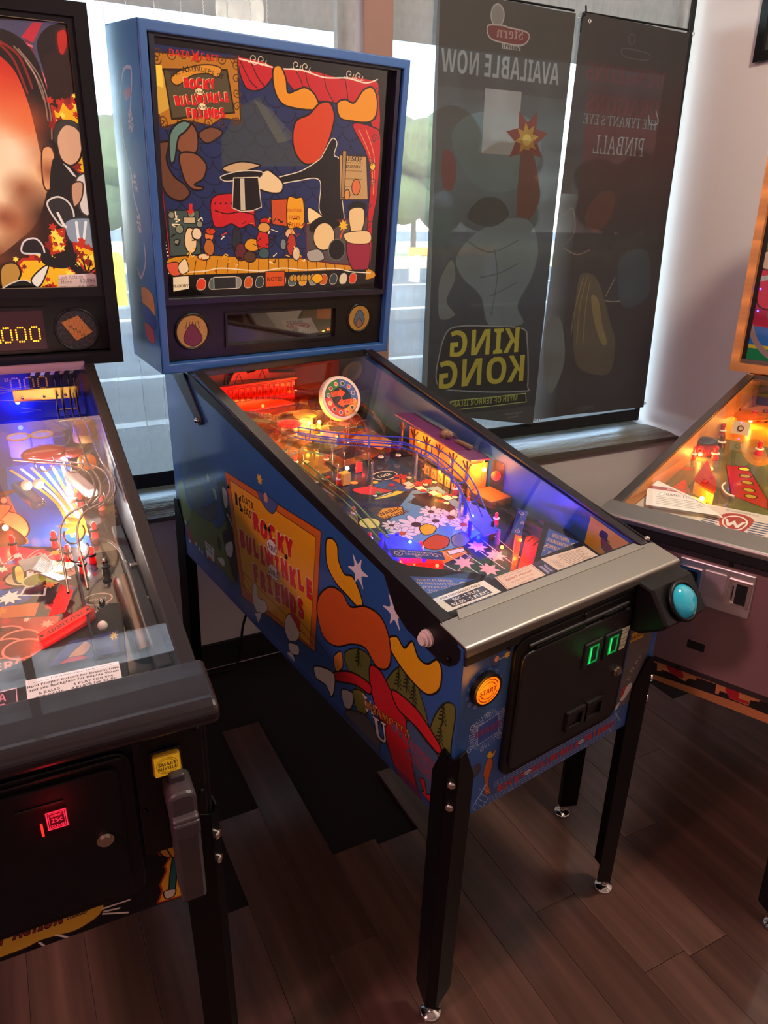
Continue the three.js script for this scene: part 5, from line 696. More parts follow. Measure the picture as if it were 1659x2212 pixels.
const card1 = art(150, 84, 8, (c) => { rc(c, 0, 0, 150, 84, '#e0d2c4'); tx(c, 'FOR AMUSEMENT ONLY', 75, 10, 10, '#221a1a'); rc(c, 20, 17, 112, 32, '#1c1c30'); tx(c, '50¢ - 1 PLAY', 76, 26, 13, '#e0d6cc'); tx(c, '$2.00 - 5 PLAYS', 76, 41, 14.5, '#e0d6cc'); tx(c, '3 BALLS PER GAME', 75, 57, 11.5, '#3a3030', { w: '' }); tx(c, 'HOLD FLIPPERS FOR INSTANT INFO', 75, 68, 7, '#5a4a48', { w: '' }); tx(c, 'SEE DISPLAY FOR REPLAY VALUE', 75, 76, 7, '#5a4a48', { w: '' }); }, true);
flat([69,1077,202,1076,210,1144,76,1142], H_AP + 0.003, card1, 'price_card', 'white card reading FOR AMUSEMENT ONLY');
const card2 = art(120, 84, 8, (c) => { rc(c, 0, 0, 120, 84, '#d8b8a8'); rc(c, 4, 4, 112, 76, null, '#a83a30', 1.4); tx(c, "WE CAN'T FORGET YOU", 60, 14, 8, '#a83a30', { w: '' }); tx(c, "DON'T FORGET", 60, 28, 12, '#a83a30'); tx(c, 'TO TIP THE STAFF', 60, 44, 9, '#a83a30', { w: '' }); tx(c, 'THANK YOU', 60, 58, 9, '#a83a30', { w: '' }); tx(c, 'please come again', 60, 70, 7, '#8a4a40', { w: '' }); }, true);
flat([229,1079,332,1079,329,1133,220,1141], H_AP + 0.003, card2, 'centre_card', 'pinkish card with red lettering'); flat([335,1078,367,1076,361,1133,330,1135], H_AP + 0.0025, art(40, 60, 5, (c) => { rc(c, 0, 0, 40, 60, '#2c2440'); po(c, [8, 14, 18, 18, 18, 42, 8, 46], '#8a80a0'); po(c, [32, 14, 22, 20, 22, 40, 32, 46, 28, 32], '#8a80a0'); }, true), 'logo_card', 'dark card with a pale emblem');
const card3 = art(150, 90, 7, (c) => { rc(c, 0, 0, 150, 90, '#c8ac9c'); for (let i = 0; i < 11; i++) rc(c, 46 + (i % 3) * 2, 10 + i * 6.4, 92 - (i * 17) % 26, 1.7, '#6a4e46'); for (let i = 0; i < 8; i++) swirl(c, 20 + (i % 2) * 10, 26 + i * 7, 8, '#6a4e46', 1, i % 2 ? 1 : -1); }, true);
flat([364,1074,490,1081,486,1136,365,1143], H_AP + 0.003, card3, 'instruction_card', 'pinkish instruction card with small print');
{ const [a, b, c, d] = [[0.538, 0.035, -0.20], [0.538, 0.035, -0.085], [0.53, -0.03, -0.085], [0.53, -0.03, -0.20]].map(([x, h, z]) => V(x, glY(z) - 0.045 + h, z)); part(pf, 'yellow_card', quad(a, b, c, d), std(0xffffff, 0.5, 0, { map: art(110, 60, 6, (k) => { rc(k, 0, 0, 110, 60, '#c8961a'); sm(k, [34, 12, 50, 12, 52, 22, 60, 24, 40, 28, 30, 24], '#1a1410'); sm(k, [38, 26, 56, 28, 72, 36, 62, 46, 44, 44], '#6a3448', '#22140c', 1.5); }, true), side: THREE.DoubleSide }), 'yellow card beside the shooter lane'); }
}
// ================================================================ the black machine on the left
{
const root = thing('pinball_machine', 'black pinball machine with a bright picture glass and a grey gun handle, left edge', 'pinball machine', null);
root.rotation.set(0.0623, -0.0207, 0, 'YXZ'); root.updateMatrix(); root.quaternion.setFromEuler(root.rotation);
const up = V(0, 0.5701, 0).applyQuaternion(root.quaternion); root.position.set(-0.9799 - up.x, 0.5701 - up.y, -0.0511 - up.z);
const hF = 0.408, L = 1.317, zk = -1.1;
const frontTex = art(559, 420, 3, (c) => {
  rc(c, 0, 0, 559, 420, '#0d090e');
  // starburst figure zone beside the handle
  po(c, [464,240,476,231,482,238,487,222,494,241,520,236,534,246,541,240,532,294,513,336,506,384,522,397,522,419,464,415,473,393,471,376,483,352,481,340,491,325,476,313,471,296,462,277,471,267], '#d89a1e', '#a02a14', 3);
  po(c, [494,327,502,336,496,379,492,403,483,395,487,364], '#1f5a52', '#0a1614', 2); sm(c, [469,275,480,271,488,309,492,326,479,315], '#c88a3c', '#2a1008', 2); sm(c, [466,279,472,284,473,307,467,302], '#8a2418', '#1a0806', 2); sm(c, [476,395,493,398,489,412,477,411], '#c8b8a0', '#120808', 2); po(c, [525,245,540,241,537,262,531,289,525,262], '#e0a424', '#a02a14', 3);
  // title along a burst
  sm(c, [216,409,234,370,264,372,295,374,327,367,353,366,376,363,388,379,379,396,361,406,341,411,315,408,296,406,277,410,252,411], '#d09a30', '#2a1408', 3);
  for (const p of [[375,376,395,373], [385,385,424,386], [386,392,408,396], [384,396,419,412], [316,405,333,421], [293,409,298,419]]) ln(c, p, '#d8c8b8', 3.5);
  const put = (s, p, size, col, k = {}) => tx(c, s, p[0], p[1], size, col, { st: '#2a1418', lw: 5, skew: -0.25, ...k });
  put('LAST', [233, 374], 33, '#8c2430', { sx: 0.52, lw: 4 }); put('ACTION', [298, 372], 36, '#8c2430', { sx: 0.5, lw: 4 }); put('HERO', [351, 373], 20, '#a08430', { sx: 0.55, lw: 3 });
});
const fm = std(0xffffff, 0.6, 0, { map: frontTex, specularIntensity: 0.5 });
const bodyMat = std(0x0d090e, 0.6, 0, { specularIntensity: 0.5 }), P = carcass(root, { y0: 0.5701, hF, yb: 0.603, zk, body: bodyMat, sideMat: bodyMat, frontMat: fm, inner: std(0x4a4450, 0.16, 0.8), legTop: 0.17, channel: std(0x8a6a78, 0.4), gz: -0.036 });
// wide black rails and a moulded black lockbar
for (const s of [0, 1]) { const a = V(0, glY(-0.03) - 0.003, -0.03), b = V(0, glY(zk) - 0.003, zk + 0.004), g = new RoundedBoxGeometry(0.025, 0.012, a.distanceTo(b), 3, 0.004); g.rotateX(Math.atan2(b.y - a.y, a.z - b.z)); P('side_rail', g.translate(s ? W - 0.0085 : 0.0085, (a.y + b.y) / 2, (a.z + b.z) / 2), std(0x1c1518, 0.45, 0.15), 'black rail'); P('rail_flange', plate([0, 0, 0.06, 0, 0.06, 0.045, 1.15, 0.24, 1.15, 0.2, 0.1, 0.02], 0.002).applyMatrix4(basis(V(0, 0, -1), V(0, 1, 0), V(1, 0, 0), V(s ? W : -0.002, 0.355, 0))), M.satin); flipperButton(P, s ? W + 0.003 : -0.003, 0.36, -0.09, s ? 1 : -1, M.creamPlastic); }
{ const s = new THREE.Shape(); s.moveTo(0.002, hF - 0.044); s.lineTo(0.04, hF - 0.038); s.quadraticCurveTo(0.058, hF - 0.034, 0.058, hF - 0.018); s.quadraticCurveTo(0.057, hF + 0.0, 0.034, hF + 0.002); s.lineTo(-0.034, hF + 0.013); s.lineTo(-0.042, hF + 0.008); s.lineTo(-0.042, hF - 0.03); s.closePath();
  P('lockbar', new THREE.ExtrudeGeometry(s, { depth: W + 0.008, bevelEnabled: true, bevelSize: 0.008, bevelThickness: 0.008, bevelSegments: 4, bevelOffset: -0.008, curveSegments: 8 }).applyMatrix4(basis(V(0, 0, 1), V(0, 1, 0), V(-1, 0, 0), V(W + 0.004, 0, 0))), std(0x171114, 0.34, 0, { clearcoat: 0.15 }), 'thick rounded black lockbar'); }
// coin door
const door = P('coin_door', rrect(0.09, 0.05, 0.452, 0.33, 0.03, 0.006, 0.002), M.blackPlastic, 'black coin door');
part(door, 'door_leaf', rrect(0.105, 0.066, 0.434, 0.31, 0.02, 0.011, 0.003), bodyMat);
part(door, 'ridge', merge([box(0.2, 0.4, 0.318, 0.322, 0.004, 0.011, 0.001), box(0.33, 0.44, 0.32, 0.324, 0.004, 0.012, 0.001), box(0.3, 0.36, 0.279, 0.282, 0.012, 0.016, 0.001)]), M.satin);
const red25 = art(30, 34, 12, (c) => { rc(c, 0, 0, 30, 34, '#2c0208'); rc(c, 2, 2, 26, 30, null, '#ff2038', 1.6); rc(c, 4.5, 4.5, 21, 25, null, '#ff2038', 0.8); tx(c, 'INSERT', 15, 9, 4.6, '#ff2038'); tx(c, '25¢', 15, 18, 10, '#d81830'); tx(c, 'TO PLAY', 15, 27, 4.6, '#ff2038'); }, true);
const cs = part(door, 'coin_slot', box(0.318, 0.365, 0.222, 0.276, 0.008, 0.014, 0.002), M.blackMatte);
part(cs, 'lit_plate', new THREE.PlaneGeometry(0.028, 0.034).translate(0.348, 0.25, 0.0148), std(0x300206, 0.3, 0, { emissive: 0xffffff, emissiveMap: red25, emissiveIntensity: 1.2, map: red25 }), 'red lit price plate');
part(cs, 'lit_slot', box(0.3265, 0.3295, 0.228, 0.25, 0.014, 0.016), std(0x300206, 0.3, 0, { emissive: 0xff2418, emissiveIntensity: 1.2 }));
{ const q = new THREE.PointLight(0xff2030, 0.0025); q.name = 'coin_light'; q.position.set(0.345, 0.25, 0.04); cs.add(q); }
part(door, 'lock', merge([cyl(0.404, 0.19, 0.014, 0.012, 0.012, 'z', 24), cyl(0.404, 0.19, 0.021, 0.0085, 0.006, 'z', 24)]), M.bolt, 'round metal lock');
// gun handle with its yellow button
const plateM = P('handle_plate', rrect(0.455, 0.12, 0.553, 0.345, 0.012, 0.006, 0.002), M.blackPlastic);
for (const [x, y] of [[0.465, 0.335], [0.545, 0.335], [0.462, 0.21], [0.545, 0.215], [0.53, 0.17]]) part(plateM, 'plate_screw', ball(x, y, 0.007, 0.005, 10), M.blackMetal);
const smart = art(60, 60, 8, (c) => { rc(c, 0, 0, 60, 60, '#e0a81c'); for (const r of [25, 20]) el(c, 30, 30, r, r, null, '#9a6a10', 2); tx(c, 'SMART', 30, 25, 14, '#3a2808', { sx: 0.95 }); tx(c, 'MISSILE', 30, 38, 13, '#3a2808', { sx: 0.92 }); }, true);
part(plateM, 'button_frame', rrect(0.4755, 0.272, 0.5215, 0.318, 0.008, 0.012, 0.002), M.blackPlastic); part(plateM, 'missile_button', rrect(0.479, 0.2755, 0.518, 0.3145, 0.007, 0.018, 0.003), std(0xd0a020, 0.25, 0, { clearcoat: 0.6 }), 'yellow square button reading SMART MISSILE');
part(plateM, 'button_print', quad(V(0.481, 0.3125, 0.0212), V(0.516, 0.3125, 0.0212), V(0.516, 0.2775, 0.0212), V(0.481, 0.2775, 0.0212)), std(0xffffff, 0.3, 0, { map: smart, emissive: 0xffffff, emissiveMap: smart, emissiveIntensity: 0.16 }));
const grey = std(0x3d3538, 0.42, 0, { clearcoat: 0.2 });
const gun = P('gun_handle', merge([rrect(0.49, 0.215, 0.53, 0.27, 0.018, 0.052, 0.006), rrect(0.498, 0.262, 0.52, 0.282, 0.004, 0.03, 0.003)]), grey, 'grey plastic gun handle');
part(gun, 'grip', rrect(-0.019, -0.165, 0.019, 0.03, 0.006, 0.03, 0.005).rotateX(0.12).rotateZ(0.03).translate(0.511, 0.205, 0.03), grey); part(gun, 'trigger', rrect(0.492, 0.196, 0.53, 0.225, 0.006, 0.03, 0.004).translate(0, 0, 0.036), grey);
// backbox
const LBG = art(720, 780, 2, (c) => {
  rc(c, 0, 0, 720, 780, '#160c0a');
  po(c, [495,58,687,46,685,98,683,150,586,149,487,108], '#4a4664'); po(c, [609,53,628,52,605,90,582,82], '#c0283c'); ln(c, [594,89,610,139,627,181], '#8a1c28', 7); for (const p of [[536,70,576,91,607,130,624,173], [544,74,583,107,612,156], [534,83,568,88,602,97]]) ln(c, p, '#d86a78', 4);
  sm(c, [613,87,644,55,681,55,676,133,656,179,629,172,616,130], '#1c0c08'); sm(c, [654,67,673,60,674,86,663,108,653,101], '#c02418', '#4a0c08', 4); sm(c, [623,112,673,116,679,186,639,235,623,182], '#2a120a');
  // one huge rounded sunlit dune fills the left, a dark band curls round it
  const g = c.createRadialGradient(440, 380, 30, 430, 340, 330); g.addColorStop(0, '#ffe8c8'); g.addColorStop(0.35, '#f8c898'); g.addColorStop(0.6, '#d88a54'); g.addColorStop(0.85, '#8a4624'); g.addColorStop(1, '#3a1c10');
  sm(c, [441,80,527,71,574,108,604,183,610,273,609,330,590,388,562,448,517,489,452,529,359,529], g); const g2 = c.createLinearGradient(0, 100, 0, 290); g2.addColorStop(0, 'rgba(200,20,16,0.95)'); g2.addColorStop(0.6, 'rgba(230,70,30,0.6)'); g2.addColorStop(1, 'rgba(230,90,40,0)'); sm(c, [441,80,527,71,574,108,604,183,578,266,407,266], g2);
  sm(c, [527,71,578,82,611,130,623,226,615,301,604,309,590,302,586,265,578,202,559,143,521,104], '#1e100c'); for (const p of [[574,104,608,152,621,218,617,273], [566,100,596,140,611,196], [585,124,610,174,614,236]]) ln(c, p, 'rgba(232,190,170,0.55)', 3); for (const p of [[532,90,572,116,591,175], [540,99,562,126,580,185]]) ln(c, p, 'rgba(210,40,30,0.6)', 5);
  const soft = (p, r, col, a) => { const q = c.createRadialGradient(p[0], p[1], 1, p[0], p[1], r); q.addColorStop(0, col.replace('A', a)); q.addColorStop(1, col.replace('A', 0)); c.fillStyle = q; c.fillRect(p[0] - r, p[1] - r, r * 2, r * 2); };
  soft([575,438], 80, 'rgba(50,22,12,A)', 0.95); soft([551,489], 70, 'rgba(60,26,14,A)', 0.9); soft([542,380], 50, 'rgba(140,70,40,A)', 0.8); soft([513,449], 60, 'rgba(190,110,66,A)', 0.8); soft([578,303], 46, 'rgba(200,120,80,A)', 0.7); soft([495,439], 36, 'rgba(120,50,30,A)', 0.7); soft([535,305], 60, 'rgba(255,232,205,A)', 0.8); soft([476,530], 70, 'rgba(110,56,30,A)', 0.9); soft([573,239], 60, 'rgba(235,110,60,A)', 0.7);
  sm(c, [595,294,613,290,618,315,609,363,595,380,587,369,588,331], '#e0a070', '#4a2010', 3); soft([602,340], 30, 'rgba(140,70,40,A)', 0.8);
  // flames and plain dark and pale masses on the right
  const fire = (p, n) => { po(c, p, '#f0b818', '#b8281a', 6); for (let i = 0; i < n; i++) { const k = (i * 7919) % (p.length / 2), x = p[k * 2] * 0.6 + p[((k + 2) % (p.length / 2)) * 2] * 0.4, y = p[k * 2 + 1] * 0.6 + p[((k + 2) % (p.length / 2)) * 2 + 1] * 0.4; splat(c, x + rnd(-14, 14), y + rnd(-14, 14), rnd(6, 14), ['#c83018', '#8a1c14', '#ffe050'][i % 3], 6); } };
  fire([626,208,637,217,649,193,662,210,670,185,676,209,688,213,687,260,685,346,661,337,655,261,628,244], 22);
  sm(c, [630,244,658,235,679,246,681,279,670,313,647,326,628,305], '#d8a888', '#2a140c', 4); sm(c, [621,273,631,242,659,232,679,243,681,260,667,247,648,245,632,263,627,282], '#38302c'); 
  sm(c, [611,320,629,315,661,337,678,356,686,427,623,438,598,398], '#14100f'); po(c, [633,321,646,330,662,352,652,347], '#d8d0cc'); sm(c, [659,352,685,344,687,396,677,432,660,422,658,387], '#dcd4d0', '#3a3430', 4); sm(c, [647,367,671,362,664,397,646,412], '#c8987c', '#3a2014', 3);
  sm(c, [589,408,614,393,637,407,643,437,625,458,606,448], '#2a2628', '#d8d0cc', 4); sm(c, [622,448,659,437,694,447,689,505,656,499,627,489], '#8a98ac', '#2a2a30', 4); for (const p of [[647,448,647,489], [668,447,656,499], [683,452,682,499]]) ln(c, p, '#e8ecf0', 6); ln(c, [609,428,616,448,622,458], '#e8e0dc', 6);
  fire([585,479,597,468,618,463,610,510,584,518], 10); fire([636,494,676,510,691,515,688,575,659,564,637,531], 14); fire([498,551,520,530,545,530,581,525,619,552,637,574,621,618,478,613], 24);
  sm(c, [521,515,528,491,552,484,566,499,567,520,552,518], '#20181a', '#d8d4d8', 4); sm(c, [564,515,601,531,634,515,637,531,608,552,564,541], '#14100f'); sm(c, [467,560,480,540,504,540,511,561,503,582,520,599,470,603], '#b88a3c', '#2a1408', 4); sm(c, [472,592,513,577,541,594,548,615,458,613], '#14100f', '#d8d0c8', 3); sm(c, [531,577,557,551,573,546,555,583,541,594], '#e8e4e0', '#1a1412', 3); for (let i = 0; i < 9; i++) { const [x, y] = [656,547]; ln(c, [x, y + 20, x + Math.cos(i * 0.5 + 3.1) * 38, y + 20 + Math.sin(i * 0.5 + 3.1) * 34], '#14100c', 3.5); }
  rc(c, 0, 622, 720, 160, '#0c0a0a');
});
const bb = P('backbox', (() => { const w = 0.3577, H = 0.771, f = frameGeo(-w, 0, w, H, 0.028, 0.2).translate(0, 0, -0.203); return merge([f, box(-w, w, 0, H, -0.223, -0.2), frameGeo(-w + 0.02, 0.165, w - 0.02, H - 0.018, 0.022, 0.012).translate(0, 0, -0.02)]); })(), bodyMat, 'black head with a lit picture glass');
bb.position.set(W / 2, 0.5701 + 0.6026, -1.1162); bb.rotation.set(0.0236, 0, 0);
part(bb, 'backglass', plate(mm([22, 24, 698, 24, 698, 612, 22, 612], 780), 0.004).translate(-0.36, 0, -0.034), [std(0x606060, 0.1, 0, { map: LBG, emissive: 0xffe8d8, emissiveMap: LBG, emissiveIntensity: 0.5, clearcoat: 1, clearcoatRoughness: 0.03 }), M.blackMatte], 'bright lit picture glass');
const sp = part(bb, 'speaker_panel', box(-0.334, 0.334, 0.03, 0.168, -0.038, -0.022, 0.003), M.blackPlastic);
{ const [x, y] = [617,696], X = x / 1000 - 0.36, Y = 0.78 - y / 1000; part(sp, 'speaker_grille', new THREE.CircleGeometry(0.048, 40).translate(X, Y, -0.0205), std(0xffffff, 0.5, 0, { map: art(96, 96, 5, (c) => { el(c, 48, 48, 48, 48, '#100c10'); for (let i = 0; i < 16; i++) { const a = i * 0.4; ln(c, [48 + Math.cos(a) * 28, 48 + Math.sin(a) * 28, 48 + Math.cos(a + 0.15) * 36, 48 + Math.sin(a + 0.15) * 36, 48 + Math.cos(a - 0.05) * 46, 48 + Math.sin(a - 0.05) * 46], '#4a4250', 1); } po(c, [14, 30, 54, 14, 84, 56, 44, 76], '#b06a2c'); for (let i = 0; i < 26; i++) for (let j = 0; j < 26; j++) { const q = 14 + i * 2.8, r = 12 + j * 2.6; el(c, q, r + (i % 2), 0.7, 0.7, '#2a1408'); } for (let i = 0; i < 4; i++) tx(c, 'xo', 34 + i * 9, 40 + i * 7, 9, '#3a1c0c'); }, true) }), 'round speaker grille with an orange patch'); part(sp, 'grille_ring', new THREE.TorusGeometry(0.05, 0.003, 8, 40).translate(X, Y, -0.0205), M.blackPlastic); }
{ const t = art(340, 90, 5, (c) => { rc(c, 0, 0, 340, 90, '#1a0a0c'); const D = { 0: '01110 10001 10001 10001 10001 10001 01110', '.': '00000 00000 00000 00000 00000 01100 01100', 3: '11110 00001 00001 01110 00001 00001 11110' }; let x = 338; for (const ch of '000.00030'.split('')) { const r = D[ch].split(' '); x -= ch === '.' ? 16 : 31; r.forEach((row, j) => [...row].forEach((b, i) => { if (b === '1') el(c, x + i * 5, 38 + j * 5.4, 2, 2.2, '#ff9a18'); })); } }, true);
  const [x1, y0] = [544,646], [, y1] = [531,740], X1 = x1 / 1000 - 0.36, w = 0.34; part(sp, 'score_display', quad(V(X1 - w, 0.78 - y0 / 1000, -0.0205), V(X1, 0.78 - y0 / 1000, -0.0205), V(X1, 0.78 - y1 / 1000, -0.0205), V(X1 - w, 0.78 - y1 / 1000, -0.0205)), std(0x241418, 0.12, 0, { emissive: 0xffffff, emissiveMap: t, emissiveIntensity: 1.6, clearcoat: 1 }), 'orange dot display'); part(sp, 'display_bezel', frameGeo(X1 - w - 0.008, 0.78 - y1 / 1000 - 0.008, X1 + 0.008, 0.78 - y0 / 1000 + 0.008, 0.008, 0.005).translate(0, 0, -0.022), M.blackPlastic); }
glowPanel(bb, 0, 0.46, -0.018, 0.62, 0.56, 0xffc8a0, 1.1);
// playfield
const lt = art(559, 1250, 1.63, (c) => {
  rc(c, 0, 0, 559, 1250, '#241c30'); po(c, [20, 0, 540, 0, 540, 420, 20, 420], '#2a2a5a');
  const fire = (x, y, r) => { splat(c, x, y, r, '#d8581c', 9); splat(c, x, y, r * 0.6, '#f0b020', 8); };
  po(c, [330, 280, 540, 300, 540, 720, 330, 640], '#1c4a9a'); for (let i = 0; i < 9; i++) ln(c, [340 + i * 22, 300, 420 + i * 8, 480, 440 + i * 10, 640], i % 2 ? '#e8e8f0' : '#d8b040', 7); fire(500, 470, 60); fire(470, 600, 60); fire(512, 640, 46);
  po(c, [20, 420, 330, 420, 360, 640, 20, 640], '#8a5a3c'); sm(c, [200, 520, 330, 500, 360, 600, 280, 660, 190, 620], '#c88a5c', '#2a140c', 3); for (let i = 0; i < 16; i++) sm(c, [rnd(30, 350), rnd(400, 640), rnd(30, 350), rnd(400, 640), rnd(30, 350), rnd(400, 640)], ['#3a2418', '#d8b890', '#6a3420', '#b8783c'][i % 4], '#1a0c08', 2);
  po(c, [20, 640, 330, 640, 420, 700, 400, 780, 20, 800], '#a02038'); for (let i = 0; i < 10; i++) ln(c, [30 + i * 36, 690, 50 + i * 36, 670, 60 + i * 36, 700, 90 + i * 36, 676], '#e0b0a8', 2);
  for (const [p, r] of [[[350,758], 40], [[406,753], 44], [[317,815], 40], [[376,783], 30]]) { el(c, p[0], p[1], r, r * 0.7, ['#d8d020', '#2c4a9a', '#c8b890', '#b83020'][(p[0] | 0) % 4], '#120a10', 4); splat(c, p[0], p[1], r * 0.6, '#e8e0d8', 9, '#120a10'); }
  sm(c, [328,719,343,719,346,749,341,775,329,768], '#e0d060', '#120a10', 5); el(c, ...[376,775], 36, 24, '#7a8a30', '#c8d0a0', 4); po(c, [344,792,379,792,373,827,335,814], '#1c2030', '#c8d8d0', 4); po(c, [410,802,428,816,403,874,382,852], '#c01c24', '#2a0408', 3);
  po(c, [301,838,364,846,354,884,300,872], '#b8602c'); for (let i = 0; i < 40; i++) el(c, 190 + rnd(0, 120), 860 + rnd(0, 60), 4, 4, '#3a1408'); po(c, [300,872,393,898,365,979,297,978], '#8a2c28'); for (const p of [[305,922], [327,940], [303,956], [331,967]]) el(c, p[0], p[1], 30, 24, '#5a1c1c', '#d88070', 4);
  for (let i = 0; i < 40; i++) { const x = rnd(60, 420), y = rnd(640, 960); splat(c, x, y, rnd(6, 16), ['#d8c8b0', '#1a1420', '#c87830', '#3050a0', '#b02030'][i % 5], 7); }
  rc(c, 470, 100, 70, 1000, '#15100f'); el(c, ...[459,869], 24, 17, '#2a0c10', '#d8b0a0', 3); tx(c, 'SPECIAL', ...[459,869], 8, '#d8b0a0'); tx(c, 'HERO', ...[301,1001], 26, '#d88070');
});
const pf = P('playfield', pfPlate([20, 0, 539, 0, 539, 1130, 20, 1130], -0.012, 0.012), [std(0xffffff, 0.14, 0, { map: lt, clearcoat: 0.7, clearcoatRoughness: 0.05 }), M.blackMatte], 'colourful printed playfield');
P('back_panel_art', box(0.019, W - 0.019, pfY(-1.245) - 0.01, glY(zk) - 0.035, -1.257, -1.247), std(0xffffff, 0.5, 0, { map: art(540, 200, 2, (c) => { rc(c, 0, 0, 540, 200, '#20287a'); for (let i = 0; i < 12; i++) ln(c, [rnd(200, 500), rnd(60, 180), rnd(200, 540), rnd(0, 160)], '#a07a58', 2.5); splat(c, 250, 150, 60, '#b84a2c', 9); }, true) }));
{ const [p] = pf3([445,98], 0.1), g = part(pf, 'slate_board', at(new RoundedBoxGeometry(0.12, 0.07, 0.006, 2, 0.002), 0.47, 0.535, -1.2, -0.3), std(0x2a2030, 0.5), 'black and yellow clapper board'); part(g, 'slate_top', at(new RoundedBoxGeometry(0.12, 0.02, 0.007, 2, 0.001), 0.47, 0.572, -1.213, -0.3, 0, 0.08), std(0x9aa83c, 0.5)); for (let i = 0; i < 5; i++) part(g, 'slate_stripe', plate([0, 0, 0.01, 0, 0.018, 0.016, 0.008, 0.016], 0.002).translate(0.415 + i * 0.023, 0.562, -1.203), M.white); }
// wire ramps
const wire = (px, h, r, d, mat) => { for (const k of d) part(pf, 'ramp_wire', tube(pf3(px, h).map((v) => v.add(V(k, 0, 0))), r, 70), mat, 'shiny steel wire'); };
wire([484,3,482,73,477,201,488,321,491,428,495,525,506,617,499,676,481,709], 0.1, 0.0022, [0, 0.028], M.wire);
wire([353,440,406,467,459,494,491,537,497,604,486,652,471,677,438,704,420,744,413,801,412,894,411,964], 0.085, 0.0022, [0, 0.03], M.wire);
for (const p of [[397,476], [454,499], [476,669], [424,788], [424,852]]) { const [v] = pf3(p, 0.085); part(pf, 'ramp_ring', new THREE.TorusGeometry(0.02, 0.0018, 6, 24, 4.2).rotateZ(2.6).rotateY(0.4).translate(v.x + 0.015, v.y + 0.005, v.z), M.wire); }
{ const list = pf3([472,7,469,103,462,228,460,299], 0.11); for (const k of [0, 0.014, 0.032, 0.046]) part(pf, 'lift_wire', tube(list.map((v, i) => v.clone().add(V(k, i ? 0 : 0.02, 0))), 0.0026, 20), M.wire); for (const v of list) part(pf, 'lift_rung', cyl(v.x + 0.023, v.y - 0.004, v.z, 0.0022, 0.05, 'x', 8), M.wire); const b = list[1]; part(pf, 'brass_bracket', box(b.x - 0.1, b.x + 0.05, b.y - 0.022, b.y + 0.008, b.z + 0.006, b.z + 0.009, 0.001), M.gold, 'brass bracket'); for (const k of [-0.08, -0.03, 0.0, 0.02]) part(pf, 'bracket_screw', ball(b.x + k, b.y - 0.012, b.z + 0.01, 0.004, 8), M.bolt); }
{ const [p] = pf3([514,244], 0.05); part(pf, 'red_flasher', lathe([[0, 0.034], [0.016, 0.032], [0.024, 0.024], [0.026, 0], [0, 0]], 28).translate(p.x, p.y, p.z), M.redClear, 'red flasher dome'); part(pf, 'flasher_base', cyl(p.x, p.y - 0.01, p.z, 0.028, 0.02), std(0xb8803c, 0.4)); const [q] = pf3([501,395], 0.03); part(pf, 'yellow_flasher', lathe([[0, 0.03], [0.014, 0.028], [0.02, 0.02], [0.021, 0], [0, 0]], 24).translate(q.x, q.y, q.z), std(0xf0a818, 0.2, 0, { transmission: 0.4, thickness: 0 })); const [r] = pf3([420,344], 0.05); part(pf, 'red_claw', merge([new THREE.SphereGeometry(0.045, 24, 14).scale(1.2, 0.42, 0.8).translate(r.x, r.y, r.z), new THREE.SphereGeometry(0.02, 16, 10).scale(1.3, 0.6, 0.9).translate(r.x + 0.055, r.y, r.z + 0.01)]), std(0x9a1420, 0.25, 0, { clearcoat: 0.6 }), 'red dome toy'); }
for (const p of [[367,241], [418,241]]) { const [v] = pf3(p, 0.03); part(pf, 'pop_bumper', cyl(v.x, v.y, v.z, 0.024, 0.045, 'y', 28), std(0xd8d8f0, 0.25, 0, { transmission: 0.5, thickness: 0 })); part(pf, 'bumper_ring', new THREE.TorusGeometry(0.024, 0.003, 8, 28).rotateX(Math.PI / 2).translate(v.x, v.y + 0.023, v.z), std(0xc89a6a, 0.3)); }
for (const [p, mat] of [[[457,455], M.clear], [[477,495], M.white], [[371,516], M.smoky]]) { const [v] = pf3(p, 0.04); part(pf, 'clear_ramp', at(new RoundedBoxGeometry(0.03, 0.02, 0.1, 3, 0.008), v.x, v.y, v.z, 0.2, 0.4), mat); }
for (let i = 0; i < 2; i++) { const [v] = pf3([371,532], 0.07); part(pf, 'pale_ball', ball(v.x + i * 0.022, v.y, v.z, 0.011, 16), std(0xd8c0b8, 0.3)); }
for (const [p, h] of [[[425,726], 0], [[445,775], 0], [[465,748], 0], [[375,743], 0], [[462,923], 0], [[469,522], 0], [[509,545], 0], [[405,668], 0], [[331,661], 0], [[481,656], 0], [[484,796], 0]]) { const [v] = pf3(p, h); part(pf, 'post', lathe([[0, 0.034], [0.003, 0.034], [0.006, 0.028], [0.004, 0.02], [0.006, 0.012], [0.0075, 0]], 12).translate(v.x, v.y, v.z), (p[0] | 0) % 2 ? M.redClear : M.chrome); part(pf, 'rubber_ring', new THREE.TorusGeometry(0.0065, 0.0025, 6, 16).rotateX(Math.PI / 2).translate(v.x, v.y + 0.017, v.z), M.blackPlastic); }
for (const [p, r] of [[[366,765], 0.3], [[380,781], 1.2], [[396,822], 2.2]]) { const [v] = pf3(p, 0.03); part(pf, 'spinner_blade', at(new RoundedBoxGeometry(0.05, 0.003, 0.03, 2, 0.001), v.x, v.y, v.z, 0.3, r), M.dullChrome); }
